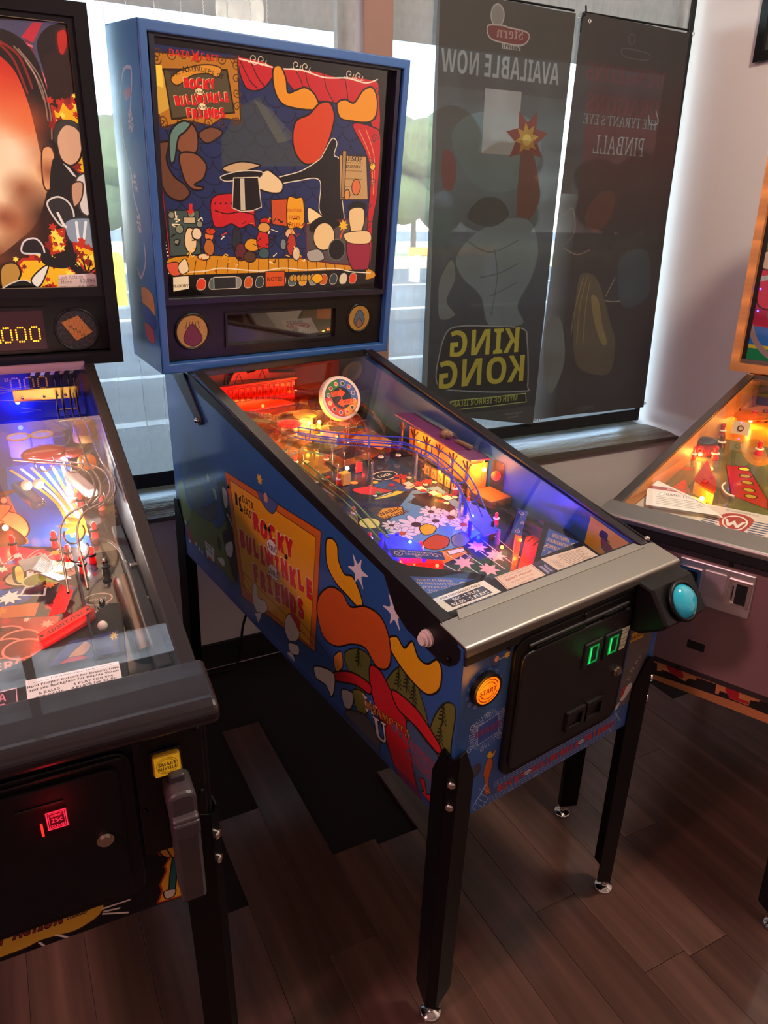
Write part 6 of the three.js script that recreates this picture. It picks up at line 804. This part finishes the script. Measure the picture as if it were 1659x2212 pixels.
// slingshot lit red with lettering
{ const px = [357,1000,430,950,448,952,446,973,433,984,362,1026], t = art(140, 30, 8, (c) => { rc(c, 0, 0, 140, 30, '#e83028'); rc(c, 2, 2, 136, 26, null, '#5a0c0c', 1.2); tx(c, 'ADMIT ONE', 70, 16, 17, '#3a0808', { f: 'serif' }); el(c, 8, 15, 4, 4, '#3a0808'); el(c, 132, 15, 4, 4, '#3a0808'); }, true);
  part(pf, 'slingshot', pfPlate(px, 0.02, 0.02), M.redClear, 'red lit clear slingshot'); const [a, b, c2, d] = pf3([356,999,439,946,443,966,360,1019], 0.044); part(pf, 'slingshot_top', quad(a, b, c2, d), std(0xffffff, 0.3, 0, { map: t, transmission: 0.25, thickness: 0, side: THREE.DoubleSide }), 'red plastic ticket reading ADMIT ONE'); for (const q of [[373,977], [403,963], [428,939]]) { const [v] = pf3(q, 0.01); lamp(pf, v.x, v.y, v.z, 0.0045, 0xff2418, 12, 0.025, 'red_bulb'); } const [v] = pf3([410,968], 0.015); lamp(pf, v.x, v.y, v.z, 0.005, 0xffa030, 14, 0.006, 'amber_bulb'); }
part(pf, 'red_triangle', pfPlate([402,849,420,875,402,931,376,936], 0.028, 0.003), M.redClear);
// copper shooter groove, apron, card
{ const [a, b] = pf3([512,829,513,1052], 0.006), w = 0.026, g = new THREE.CylinderGeometry(w, w, a.distanceTo(b), 20, 1, true, Math.PI * 0.5, Math.PI); g.rotateX(Math.PI / 2); part(pf, 'shooter_groove', new THREE.TubeGeometry(new THREE.LineCurve3(a.add(V(0, -0.012, 0)), b.add(V(0, -0.012, 0))), 4, 0.024, 20), std(0x5c3018, 0.25, 0.1, { clearcoat: 0.6 }), 'brown wooden ball groove'); for (const p of [[531,831], [532,942], [533,1058]]) { const [v] = pf3(p, 0.03); part(pf, 'rail_bracket', box(v.x - 0.007, v.x + 0.007, v.y - 0.004, v.y + 0.004, v.z - 0.005, v.z + 0.005, 0.001), M.bolt); } part(pf, 'lane_strip', box(0.516, 0.538, pfY(-0.35) - 0.0, pfY(-0.35) + 0.03, -0.62, -0.1, 0.003), M.blackMatte); part(pf, 'lane_wall', box(0.432, 0.436, pfY(-0.3), pfY(-0.3) + 0.04, -0.5, -0.1), M.blackMatte); }
part(pf, 'clear_guard', tube(pf3([462,747,491,756,510,797,515,871,515,987,516,1101], 0.05), 0.003, 40), M.clear);
const apron = part(pf, 'apron', pfPlate([...[209,1090,338,1041,403,993,471,938,491,942], 470, 1175, 22, 1175], 0.03, 0.003, 0.001), M.blackPlastic, 'black apron'); part(pf, 'apron_edge', pfPlate([...[209,1090,338,1041,403,993,471,938,491,942,490,950,472,947,403,1001,339,1048,210,1096]], 0.0, 0.031), M.blackPlastic);
{ const [v] = pf3([453,1012], 0.045); part(pf, 'apron_stud', ball(v.x, v.y, v.z, 0.008, 14), M.creamPlastic); const t = art(130, 50, 6, (c) => { rc(c, 0, 0, 130, 50, '#2c2c66'); sm(c, [26, 30, 36, 10, 52, 14, 58, 34, 46, 46, 30, 46], '#b87a44', '#1a0c0a', 1.5); sm(c, [20, 50, 30, 40, 60, 42, 66, 50], '#a82020', '#1a0c0a', 1.5); tx(c, 'INSTANT', 88, 14, 8, '#1a1430'); tx(c, 'REPLAY', 88, 24, 8, '#1a1430'); tx(c, 'PER GAME', 88, 34, 8, '#1a1430'); splat(c, 118, 12, 12, '#c8a040', 8); ln(c, [118, 14, 120, 44], '#5a3418', 3); }, true); const [a, b, c2, d] = pf3([401,1020,475,1018,469,1072,366,1071], 0.0345); part(pf, 'apron_label', quad(a, b, c2, d), std(0xffffff, 0.5, 0, { map: t, side: THREE.DoubleSide }), 'blue printed apron label'); }
const cardT = art(200, 100, 7, (c) => { rc(c, 0, 0, 200, 100, '#e6dadc'); tx(c, 'For Amusement Only', 100, 10, 9, '#3a3034', { f: 'serif' }); rc(c, 14, 14, 34, 1.4, '#6a5a5e'); rc(c, 150, 8, 34, 1.4, '#6a5a5e'); tx(c, 'Hold Flipper Button for Instant Info', 100, 26, 11.5, '#2a2228'); tx(c, 'and see Backglass for Replay Value', 100, 40, 11.5, '#2a2228'); tx(c, '5 BALLS', 46, 58, 12, '#2a2228'); tx(c, 'PER GAME', 46, 71, 12, '#2a2228'); tx(c, '1 PLAY FOR 50¢', 140, 58, 12, '#2a2228'); tx(c, '4 PLAYS for $1.50', 140, 71, 12, '#2a2228'); rc(c, 12, 81, 176, 18, null, '#2a2228', 1.2); tx(c, 'BEST VALUE 6 PLAYS For $2.00', 100, 91, 11.5, '#2a2228'); }, true);
const flat = (pts, h, tex, name, label) => { const [a, b, c, d] = pf3(pts, h); return part(pf, name, quad(a, b, c, d), std(0xffffff, 0.5, 0, { map: tex, side: THREE.DoubleSide }), label); };
flat([336,1142,461,1144,460,1193,336,1200], 0.074, cardT, 'instruction_card', 'pinkish white instruction card'); flat([236,1152,325,1149,325,1200,237,1205], 0.073, art(160, 60, 6, (c) => { rc(c, 0, 0, 160, 60, '#2a1420'); rc(c, 3, 3, 154, 54, null, '#d89aa8', 2.5); tx(c, 'DATA', 100, 18, 26, '#e07a90', { al: 'center' }); tx(c, 'EAST', 100, 42, 26, '#e07a90'); }, true), 'logo_card', 'dark card with pink lettering');
// bulbs
for (const [p, h, col, g, pw] of [[[376,9], 0.05, 0x4050ff, 14, 0.05], [[372,-188], 0.08, 0x2838ff, 8, 0.03], [[374,155], 0.04, 0x2030ff, 8, 0.03], [[385,250], 0.02, 0x3040ff, 10, 0.02], [[433,263], 0.02, 0x2838ff, 8, 0.02], [[454,624], 0.04, 0xffffff, 18, 0.045], [[456,370], 0.04, 0xffffff, 14, 0.04], [[452,743], 0.03, 0xfff0e0, 9, 0.02], [[324,525], 0.04, 0xff3020, 4, 0.03], [[322,621], 0.03, 0xffb070, 4, 0.03]]) { const [v] = pf3(p, h); lamp(pf, v.x, v.y, v.z, 0.006, col, g, pw); }
// handwritten price note stuck on the glass
root.updateMatrixWorld(true); pf.updateMatrixWorld(true);
{ const n = thing('price_note', 'white handwritten price note stuck to the lower right of the black machine picture glass', 'note', null); bb.updateMatrixWorld(true); const K = (u, v) => V(u / 1000 - 0.36, 0.78 - v / 1000, -0.0285), q = [592,567,670,564,688,575,686,604,586,608]; const g = new THREE.BufferGeometry(); const pts = []; for (let i = 0; i < q.length; i += 2) pts.push(K(q[i], q[i + 1])); const x0 = pts[0].x, x1 = pts[3].x, y0 = pts[4].y, y1 = pts[1].y; n.position.copy(bb.localToWorld(K(q[8], q[9]))); n.quaternion.copy(root.quaternion).multiply(bb.quaternion); const rel = pts.flatMap((p) => [p.x - pts[4].x, p.y - pts[4].y]); const t = art(96, 44, 8, (c) => { rc(c, 0, 0, 96, 44, '#efe4dc'); tx(c, 'Last Action', 32, 9, 11, '#7a6a68', { w: '', f: 'serif', rot: -0.05 }); tx(c, 'Hero', 22, 19, 11, '#7a6a68', { w: '', f: 'serif' }); tx(c, '$3,999', 70, 17, 12, '#7a6a68', { w: '', f: 'serif' }); tx(c, 'LEO', 12, 32, 9, '#7a6a68', { w: '' }); tx(c, '$4,499', 66, 32, 12, '#7a6a68', { w: '', f: 'serif' }); ln(c, [46, 34, 88, 28], '#7a6a68', 1.2); tx(c, 'OBO', 14, 41, 7, '#7a6a68', { w: '' }); }); part(n, 'paper', plate(rel, 0.0004), std(0xffffff, 0.7, 0, { map: t, transmission: 0.3, thickness: 0 })); }
}
// ================================================================ the old wooden machine on the right
{
const root = thing('pinball_machine', 'old wooden pinball machine with a mauve steel front and chrome coin entry, right edge', 'pinball machine', null);
root.rotation.set(0.0045, -1.1764, 0, 'YXZ'); root.quaternion.setFromEuler(root.rotation); const up = V(0, 0.5381, 0).applyQuaternion(root.quaternion); root.position.set(0.6421 - up.x, 0.5381 - up.y, -0.3558 - up.z);
GB = 0.405; GS = 0.163;
const grain = art(600, 420, 2, (c) => { const d = c.createImageData ? c.getImageData(0, 0, 1200, 840) : null; for (let y = 0; y < 840; y++) for (let x = 0; x < 1200; x++) { const g = nz((x * 0.12) | 0, (y * 1.4) | 0), k = 0.72 + 0.42 * g, i = (y * 1200 + x) * 4; d.data[i] = 196 * k; d.data[i + 1] = 122 * k; d.data[i + 2] = 62 * k; d.data[i + 3] = 255; } c.putImageData(d, 0, 0); });
grain.wrapS = grain.wrapT = THREE.RepeatWrapping;
const wood = std(0xffffff, 0.5, 0, { map: grain });
const ft = art(559, 420, 3, (c) => {
  const d = c.getImageData(0, 0, 1677, 1260); for (let y = 0; y < 1260; y++) for (let x = 0; x < 1677; x++) { const g = nz((x * 0.1) | 0, (y * 0.9) | 0), k = 0.75 + 0.36 * g, i = (y * 1677 + x) * 4; d.data[i] = 200 * k; d.data[i + 1] = 128 * k; d.data[i + 2] = 72 * k; d.data[i + 3] = 255; } c.putImageData(d, 0, 0);
  po(c, [141,369,171,374,188,373,190,392,200,391,201,385,224,384,259,393,265,382,283,378,283,371,328,370,329,394,337,394,338,383,361,383,362,393,404,394,404,378,423,374,422,370,478,365,485,399,387,396,282,401,170,407,146,409], '#16100f');
  sm(c, [211,372,217,365,226,361,241,365,252,376,252,387,238,387,224,385], '#a01420'); po(c, [350,365,379,364,380,384,402,384,404,391,362,393,349,376], '#a81622');
});
const greyM = std(0x8c6a68, 0.45, 0.2), P = carcass(root, { y0: 0.5381, hF: 0.4019, yb: 0.58, zk: -1.08, body: wood, sideMat: wood, sideMat2: wood, frontMat: std(0xffffff, 0.5, 0, { map: ft }), inner: std(0xc08a54, 0.35, 0, { map: grain }), legTop: 0.16, channel: std(0x2a221f, 0.5) });
lockbar(P, 0.4019, 0.008, M.steel, 0.013); P('lockbar_channel', box(0, W, 0.362, 0.398, -0.04, 0.006, 0.002), M.blackMatte);
for (const s of [0, 1]) { const a = V(0, glY(-0.06) + 0.003, -0.062), b = V(0, glY(-1.08) + 0.003, -1.08), g = new RoundedBoxGeometry(0.026, 0.006, a.distanceTo(b), 2, 0.002); g.rotateX(Math.atan2(b.y - a.y, a.z - b.z)); P('side_rail', merge([g.translate(s ? W - 0.009 : 0.009, (a.y + b.y) / 2, (a.z + b.z) / 2)]), std(0x6a625c, 0.3, 0.9), 'dull steel rail'); const fl = plate([0.06, 0.375, 0.06, 0.404, 1.08, 0.57, 1.08, 0.545], 0.002); P('rail_flange', fl.applyMatrix4(basis(V(0, 0, -1), V(0, 1, 0), V(1, 0, 0), V(s ? W : -0.002, 0, 0))), std(0x6a625c, 0.3, 0.9)); }
const panel = P('front_door', rrect(0.05, 0.068, 0.512, 0.352, 0.006, 0.006, 0.002), greyM, 'grey-mauve steel front door'); part(panel, 'door_rim', frameGeo(0.04, 0.056, 0.522, 0.362, 0.013, 0.008), std(0x3a3032, 0.45, 0.3));
part(panel, 'rim_bolt', merge([ball(0.31, 0.357, 0.009, 0.005, 10), ball(0.24, 0.06, 0.009, 0.005, 10)]), M.blackMetal);
const ce = part(panel, 'coin_entry', rrect(0.203, 0.242, 0.366, 0.347, 0.004, 0.012, 0.003), M.dullChrome, 'worn chrome coin entry plate');
for (const [x, n] of [[0.208, 0], [0.315, 1]]) { const f = part(ce, 'entry_frame', frameGeo(x, 0.266, x + 0.047, 0.328, 0.007, 0.006).translate(0, 0, 0.013), M.chrome); part(ce, 'entry_slot', box(x + 0.016, x + 0.042, 0.272, 0.322, 0.014, 0.0165), M.blackMatte); part(ce, 'coin_slit', box(x + 0.009, x + 0.011, 0.28, 0.312, 0.0135, 0.0175), M.blackMatte); }
part(ce, 'badge', rrect(0.262, 0.27, 0.308, 0.332, 0.003, 0.006, 0.001).translate(0, 0, 0.012), std(0xb8a8a8, 0.4, 0.4)); part(ce, 'badge_print', quad(V(0.264, 0.33, 0.0185), V(0.306, 0.33, 0.0185), V(0.306, 0.272, 0.0185), V(0.264, 0.272, 0.0185)), std(0xffffff, 0.4, 0, { map: art(42, 58, 8, (c) => { rc(c, 0, 0, 42, 58, '#b8a4a4'); el(c, 21, 29, 12, 12, null, '#3a3436', 1.4); po(c, [11, 24, 15, 24, 17, 31, 21, 24, 25, 31, 27, 24, 31, 24, 27, 36, 24, 36, 21, 30, 18, 36, 15, 36], '#9a2430'); }, true) }), 'badge with a W in a circle');
part(ce, 'script_print', quad(V(0.24, 0.263, 0.0125), V(0.34, 0.263, 0.0125), V(0.34, 0.244, 0.0125), V(0.24, 0.244, 0.0125)), std(0xffffff, 0.3, 0.6, { map: art(100, 19, 8, (c) => { rc(c, 0, 0, 100, 19, '#a8a0a0'); tx(c, 'Williams', 50, 10, 14, '#5a4a4c', { f: 'serif', w: '', skew: -0.3 }); }, true) }));
part(panel, 'return_slot', merge([frameGeo(0.244, 0.118, 0.296, 0.152, 0.006, 0.004).translate(0, 0, 0.007)]), greyM); part(panel, 'return_hole', box(0.249, 0.291, 0.122, 0.148, 0.006, 0.0085), M.blackMatte); part(panel, 'lock', cyl(0.43, 0.2, 0.01, 0.014, 0.012, 'z', 24), M.chrome);
// wooden framed head
const RB = art(720, 780, 1.5, (c) => { rc(c, 0, 0, 720, 780, '#20181c'); rc(c, 50, 100, 640, 520, '#5a6a2a'); po(c, [50, 440, 690, 460, 690, 640, 50, 640], '#a01c34'); sm(c, [50, 400, 120, 420, 180, 500, 160, 560, 60, 560], '#c02038', '#20080c', 4); for (let i = 0; i < 8; i++) { const x = 70 + i * 70; el(c, x, 420 + (i % 3) * 40, 34, 30, ['#c8a080', '#2a4a8c', '#b89a3c', '#d8d0c8'][i % 4], '#14100c', 4); } for (const p of [[60, 300, 120, 380, 90, 460], [50, 480, 110, 470, 170, 500]]) ln(c, p, '#a8a09c', 16); sm(c, [110, 540, 150, 500, 200, 520, 210, 580, 150, 620, 100, 600], '#18141c', '#6a5a50', 8); po(c, [50, 630, 690, 650, 690, 780, 50, 780], '#2a5a9a'); po(c, [50, 690, 690, 700, 690, 712, 50, 704], '#b89a2c'); po(c, [50, 702, 690, 712, 690, 760, 50, 755], '#1f6a3a'); ln(c, [52, 635, 75, 680, 120, 720, 180, 745], '#8a6a64', 18); });
const hb = P('backbox', merge([frameGeo(-0.345, 0, 0.345, 0.7, 0.026, 0.05).translate(0, 0, -0.05), frameGeo(-0.335, 0.01, 0.335, 0.69, 0.018, 0.19).translate(0, 0, -0.24), box(-0.335, 0.335, 0.01, 0.69, -0.25, -0.24)]), wood, 'wooden framed head'); hb.position.set(W / 2, 0.5381 + 0.5801, -1.0942);
part(hb, 'backglass', plate([-0.32, 0.04, 0.32, 0.04, 0.32, 0.675, -0.32, 0.675], 0.004).translate(0, 0, -0.034), [(() => { RB.offset.set(0.36 * 1000 / 720, 0); return std(0x999999, 0.1, 0, { map: RB, emissive: 0xffffff, emissiveMap: RB, emissiveIntensity: 0.16, clearcoat: 1 }); })(), M.blackMatte], 'painted picture glass'); part(hb, 'glass_channel', box(-0.32, 0.32, 0.026, 0.04, -0.034, -0.02), std(0x4a3a34, 0.5)); part(hb, 'inner_trim', frameGeo(-0.32, 0.026, 0.32, 0.675, 0.014, 0.006).translate(0, 0, -0.03), M.blackPlastic); for (const [x, y] of [[-0.3, 0.27], [-0.296, 0.2]]) lamp(hb, x, y, -0.026, 0.003, 0x4038ff, 6, 0.0006, 'blue_bulb');
// playfield, 3 cm under the glass
const RH = 0.03, rp = art(559, 1250, 1.63, (c) => {
  rc(c, 0, 0, 559, 1250, '#5a5a34'); po(c, [20, 0, 540, 0, 540, 500, 20, 460], '#c8822c'); po(c, [240, 420, 420, 440, 520, 900, 380, 940], '#d87a28');
  po(c, [112,671,166,653,275,850,290,906,191,872], '#b01c1c', '#2a0c0a', 3); for (const [p, k] of [[[164,675], 1], [[181,723], 0], [[199,765], 0], [[217,812], 0], [[233,851], 0]]) el(c, p[0], p[1], 15, 12, k ? '#f0e040' : '#b8962c', '#2a0c0a', 3);
  po(c, [42,934,54,832,92,901,79,997], '#c83c2c'); po(c, [83,925,152,932,156,980,94,1004], '#d8c05c', '#2a1c0c', 3); tx(c, '5000', ...[105,970], 14, '#2a2a20'); for (const p of [[66,889], [99,896]]) { el(c, p[0], p[1], 14, 18, null, '#8a5a2c', 6); } el(c, ...[33,755], 16, 11, '#8a3024'); sm(c, [97,487,130,418,205,595,163,622], '#a86a24'); sm(c, [-43,1008,-3,964,16,1039,-24,1066], '#8a7a4a'); po(c, [-39,1031,-34,992,-19,996,-23,1048], '#a02028'); for (let i = 0; i < 14; i++) ln(c, [200 + i * 20, 240, 180 + i * 22, 420], '#7a4a18', 2);
});
const pf = P('playfield', pfPlate([20, 0, 539, 0, 539, 1180, 20, 1180], RH - 0.012, 0.012), [std(0xffffff, 0.2, 0, { map: rp, clearcoat: 0.6 }), M.blackMatte], 'orange and olive printed playfield'); P('back_board', box(0.019, W - 0.019, 0.36, glY(-1.08) - 0.02, -1.19, -1.18), std(0x3a2a22, 0.6));
const R3 = (p, h) => pf3(p, RH + h);
part(pf, 'arch_plastic', (() => { const v = R3([3,315,19,249,59,185,88,191,118,299,51,356], 0.03); return pfPlate([3,315,19,249,59,185,138,161,172,293,51,356], RH + 0.03, 0.002); })(), std(0xe07a28, 0.3, 0, { transmission: 0.4, thickness: 0 }), 'orange arch plastic');
for (const [p, n] of [[[15,264], 0], [[68,265], 1], [[93,244], 0], [[17,681], 2], [[36,638], 1], [[72,646], 2], [[56,544], 0], [[25,442], 2], [[133,865], 1], [[164,544], 1], [[128,904], 2]]) { const [v] = R3(p, 0), h = 0.04; part(pf, 'post', lathe([[0, h], [0.006, h], [0.008, h - 0.008], [0.005, h - 0.014], [0.008, h - 0.02], [0.011, 0.006], [0.012, 0]], 14).translate(v.x, v.y, v.z), [std(0x5a1c18, 0.3), M.redClear, M.red][n]); part(pf, 'rubber_ring', new THREE.TorusGeometry(0.0095, 0.003, 6, 18).rotateX(Math.PI / 2).translate(v.x, v.y + 0.018, v.z), M.rubber); }
{ const [a] = R3([32,627], 0.03); part(pf, 'pop_bumper', lathe([[0, 0.014], [0.02, 0.012], [0.034, 0.004], [0.036, 0], [0, 0]], 28).translate(a.x, a.y + 0.01, a.z), std(0x2c3038, 0.35), 'dark striped bumper cap'); part(pf, 'bumper_dome', new THREE.CylinderGeometry(0.03, 0.03, 0.03, 24, 1).translate(a.x, a.y - 0.01, a.z), M.redClear); part(pf, 'red_disc', new THREE.TorusGeometry(0.008, 0.006, 8, 20).translate(a.x + 0.0, a.y - 0.008, a.z + 0.034), M.red); }
part(pf, 'slingshot', pfPlate([80,746,155,894,169,947,96,897], RH + 0.03, 0.003), std(0xe0401c, 0.2, 0, { transmission: 0.5, thickness: 0 }), 'red and amber slingshot plastic'); part(pf, 'slingshot_wall', pfPlate([100,889,163,931,169,955,104,914], RH, 0.028), std(0xffd060, 0.2, 0, { transmission: 0.7, thickness: 0 }));
part(pf, 'ball_guide', tube(R3([159,828,160,857,184,894,206,903], 0.012), 0.0025, 24), M.rubber);
{ const [v] = R3([74,429], 0.03); part(pf, 'white_card', at(new RoundedBoxGeometry(0.05, 0.04, 0.002, 2, 0.0008), v.x, v.y, v.z, -0.3), std(0xc8b898, 0.5)); part(pf, 'card_print', at(new THREE.TorusGeometry(0.008, 0.0015, 6, 20), v.x, v.y, v.z + 0.003, -0.3), M.blackPlastic); }
for (const [p, h, col, g, pw] of [[[148,978], 0.02, 0xffc860, 16, 0.02], [[70,312], 0.02, 0xffb848, 14, 0.03], [[36,669], 0.015, 0xffa040, 8, 0.02], [[101,772], 0.02, 0xff8a30, 6, 0.012], [[253,594], 0.03, 0xffb040, 6, 0.03], [[160,335], 0.03, 0xffb040, 6, 0.03], [[14,293], 0.02, 0xffc860, 10, 0.012]]) { const [v] = R3(p, h); lamp(pf, v.x, v.y, v.z, 0.006, col, g, pw); }
// apron with striped cards
const apron = part(pf, 'apron', pfPlate([22, 960, 200, 1040, 360, 1040, 538, 960, 538, 1178, 22, 1178], RH + 0.012, 0.004, 0.001), std(0xb8a898, 0.5), 'cream apron');
{ const t = art(200, 90, 6, (c) => { rc(c, 0, 0, 200, 90, '#cbb8ac'); for (let i = 0; i < 6; i++) { rc(c, 14, 30 + i * 8, 60 - i * 4, 3.5, '#3a4468'); rc(c, 128 + i * 3, 30 + i * 8, 56 - i * 3, 3.5, '#3a4468'); } sm(c, [66, 24, 100, 14, 134, 24, 140, 50, 130, 76, 100, 84, 70, 76, 60, 50], '#a03030'); el(c, 100, 50, 30, 26, null, '#d8ccc4', 4); po(c, [74, 40, 82, 40, 88, 56, 100, 40, 112, 56, 118, 40, 126, 40, 116, 66, 108, 66, 100, 54, 92, 66, 84, 66], '#d8ccc4'); tx(c, 'for amusement only', 100, 8, 9, '#5a4a48', { w: '' }); }, true); const [a, b, c2, d] = R3([159,997,349,980,347,1123,181,1123], 0.018); part(pf, 'logo_card', quad(a, b, c2, d), std(0xffffff, 0.5, 0, { map: t, side: THREE.DoubleSide }), 'striped card with a red W badge'); }
root.updateMatrixWorld(true);
// folded booklet lying under the glass
{ const b = thing('booklet', 'folded white booklet leaning under the glass of the old wooden machine', 'booklet', null), t = art(150, 110, 7, (c) => { rc(c, 0, 0, 150, 110, '#e0d4cc'); rc(c, 0, 36, 150, 12, '#a04a4c'); tx(c, 'MANUAL DEPICTION', 80, 42, 8, '#e8dcd4', { w: '' }); tx(c, 'GAME TEXT', 70, 62, 10, '#5a4a48', { f: 'serif' }); for (let i = 0; i < 5; i++) rc(c, 20, 74 + i * 6, 110 - i * 8, 1.4, '#8a7a74'); sm(c, [26, 64, 34, 56, 36, 64, 28, 70], '#f0ece8', '#6a5a58', 0.8); }, true); const W3 = (u, v, h) => pf.localToWorld(R3([u, v], h)[0]);
  const q = [-13,935,137,1005,227,1072,53,1110], p0 = W3(q[6], q[7], 0.03); b.position.copy(p0); const rel = [0, 1, 2, 3].map((i) => W3(q[i * 2], q[i * 2 + 1], 0.03).sub(p0)); part(b, 'cover', quad(...rel), std(0xffffff, 0.6, 0, { map: t, side: THREE.DoubleSide })); for (let i = 1; i < 3; i++) part(b, 'page', quad(...rel.map((v, k) => v.clone().add(V(0.003 * i, -0.003 * i, 0.004 * i * (k < 2 ? 1 : 0))))), M.white); }
}
// ---------------------------------------------------------------- ceiling lamps of the room, out of view above
for (const [x, z, col, pw, lab] of [[-2.3, 0.5, 0xffb8c4, 5.5, 'round pink-tinted pendant lamp above the black machine on the left'], [0.95, 0.25, 0xfff2dc, 5.2, 'round warm pendant lamp above the front of the blue machine']]) {
  const c = thing('pendant_lamp', lab, 'pendant lamp', null); c.position.set(x, 2.95, z); part(c, 'cord', cyl(0, (CY - 2.95) / 2, 0, 0.004, CY - 2.95, 'y', 8), M.blackPlastic);
  part(c, 'housing', cyl(0, -0.03, 0, 0.2, 0.06, 'y', 32), M.white); part(c, 'diffuser', cyl(0, -0.065, 0, 0.185, 0.01, 'y', 32), std(0x302820, 0.5, 0, { emissive: col, emissiveIntensity: 2 }));
  const s = new THREE.PointLight(col, pw); s.name = 'lamp_light'; s.position.set(0, -0.24, 0); s.shadow.radius = 7; s.castShadow = true; c.add(s);
}
renderer.render(scene, camera);
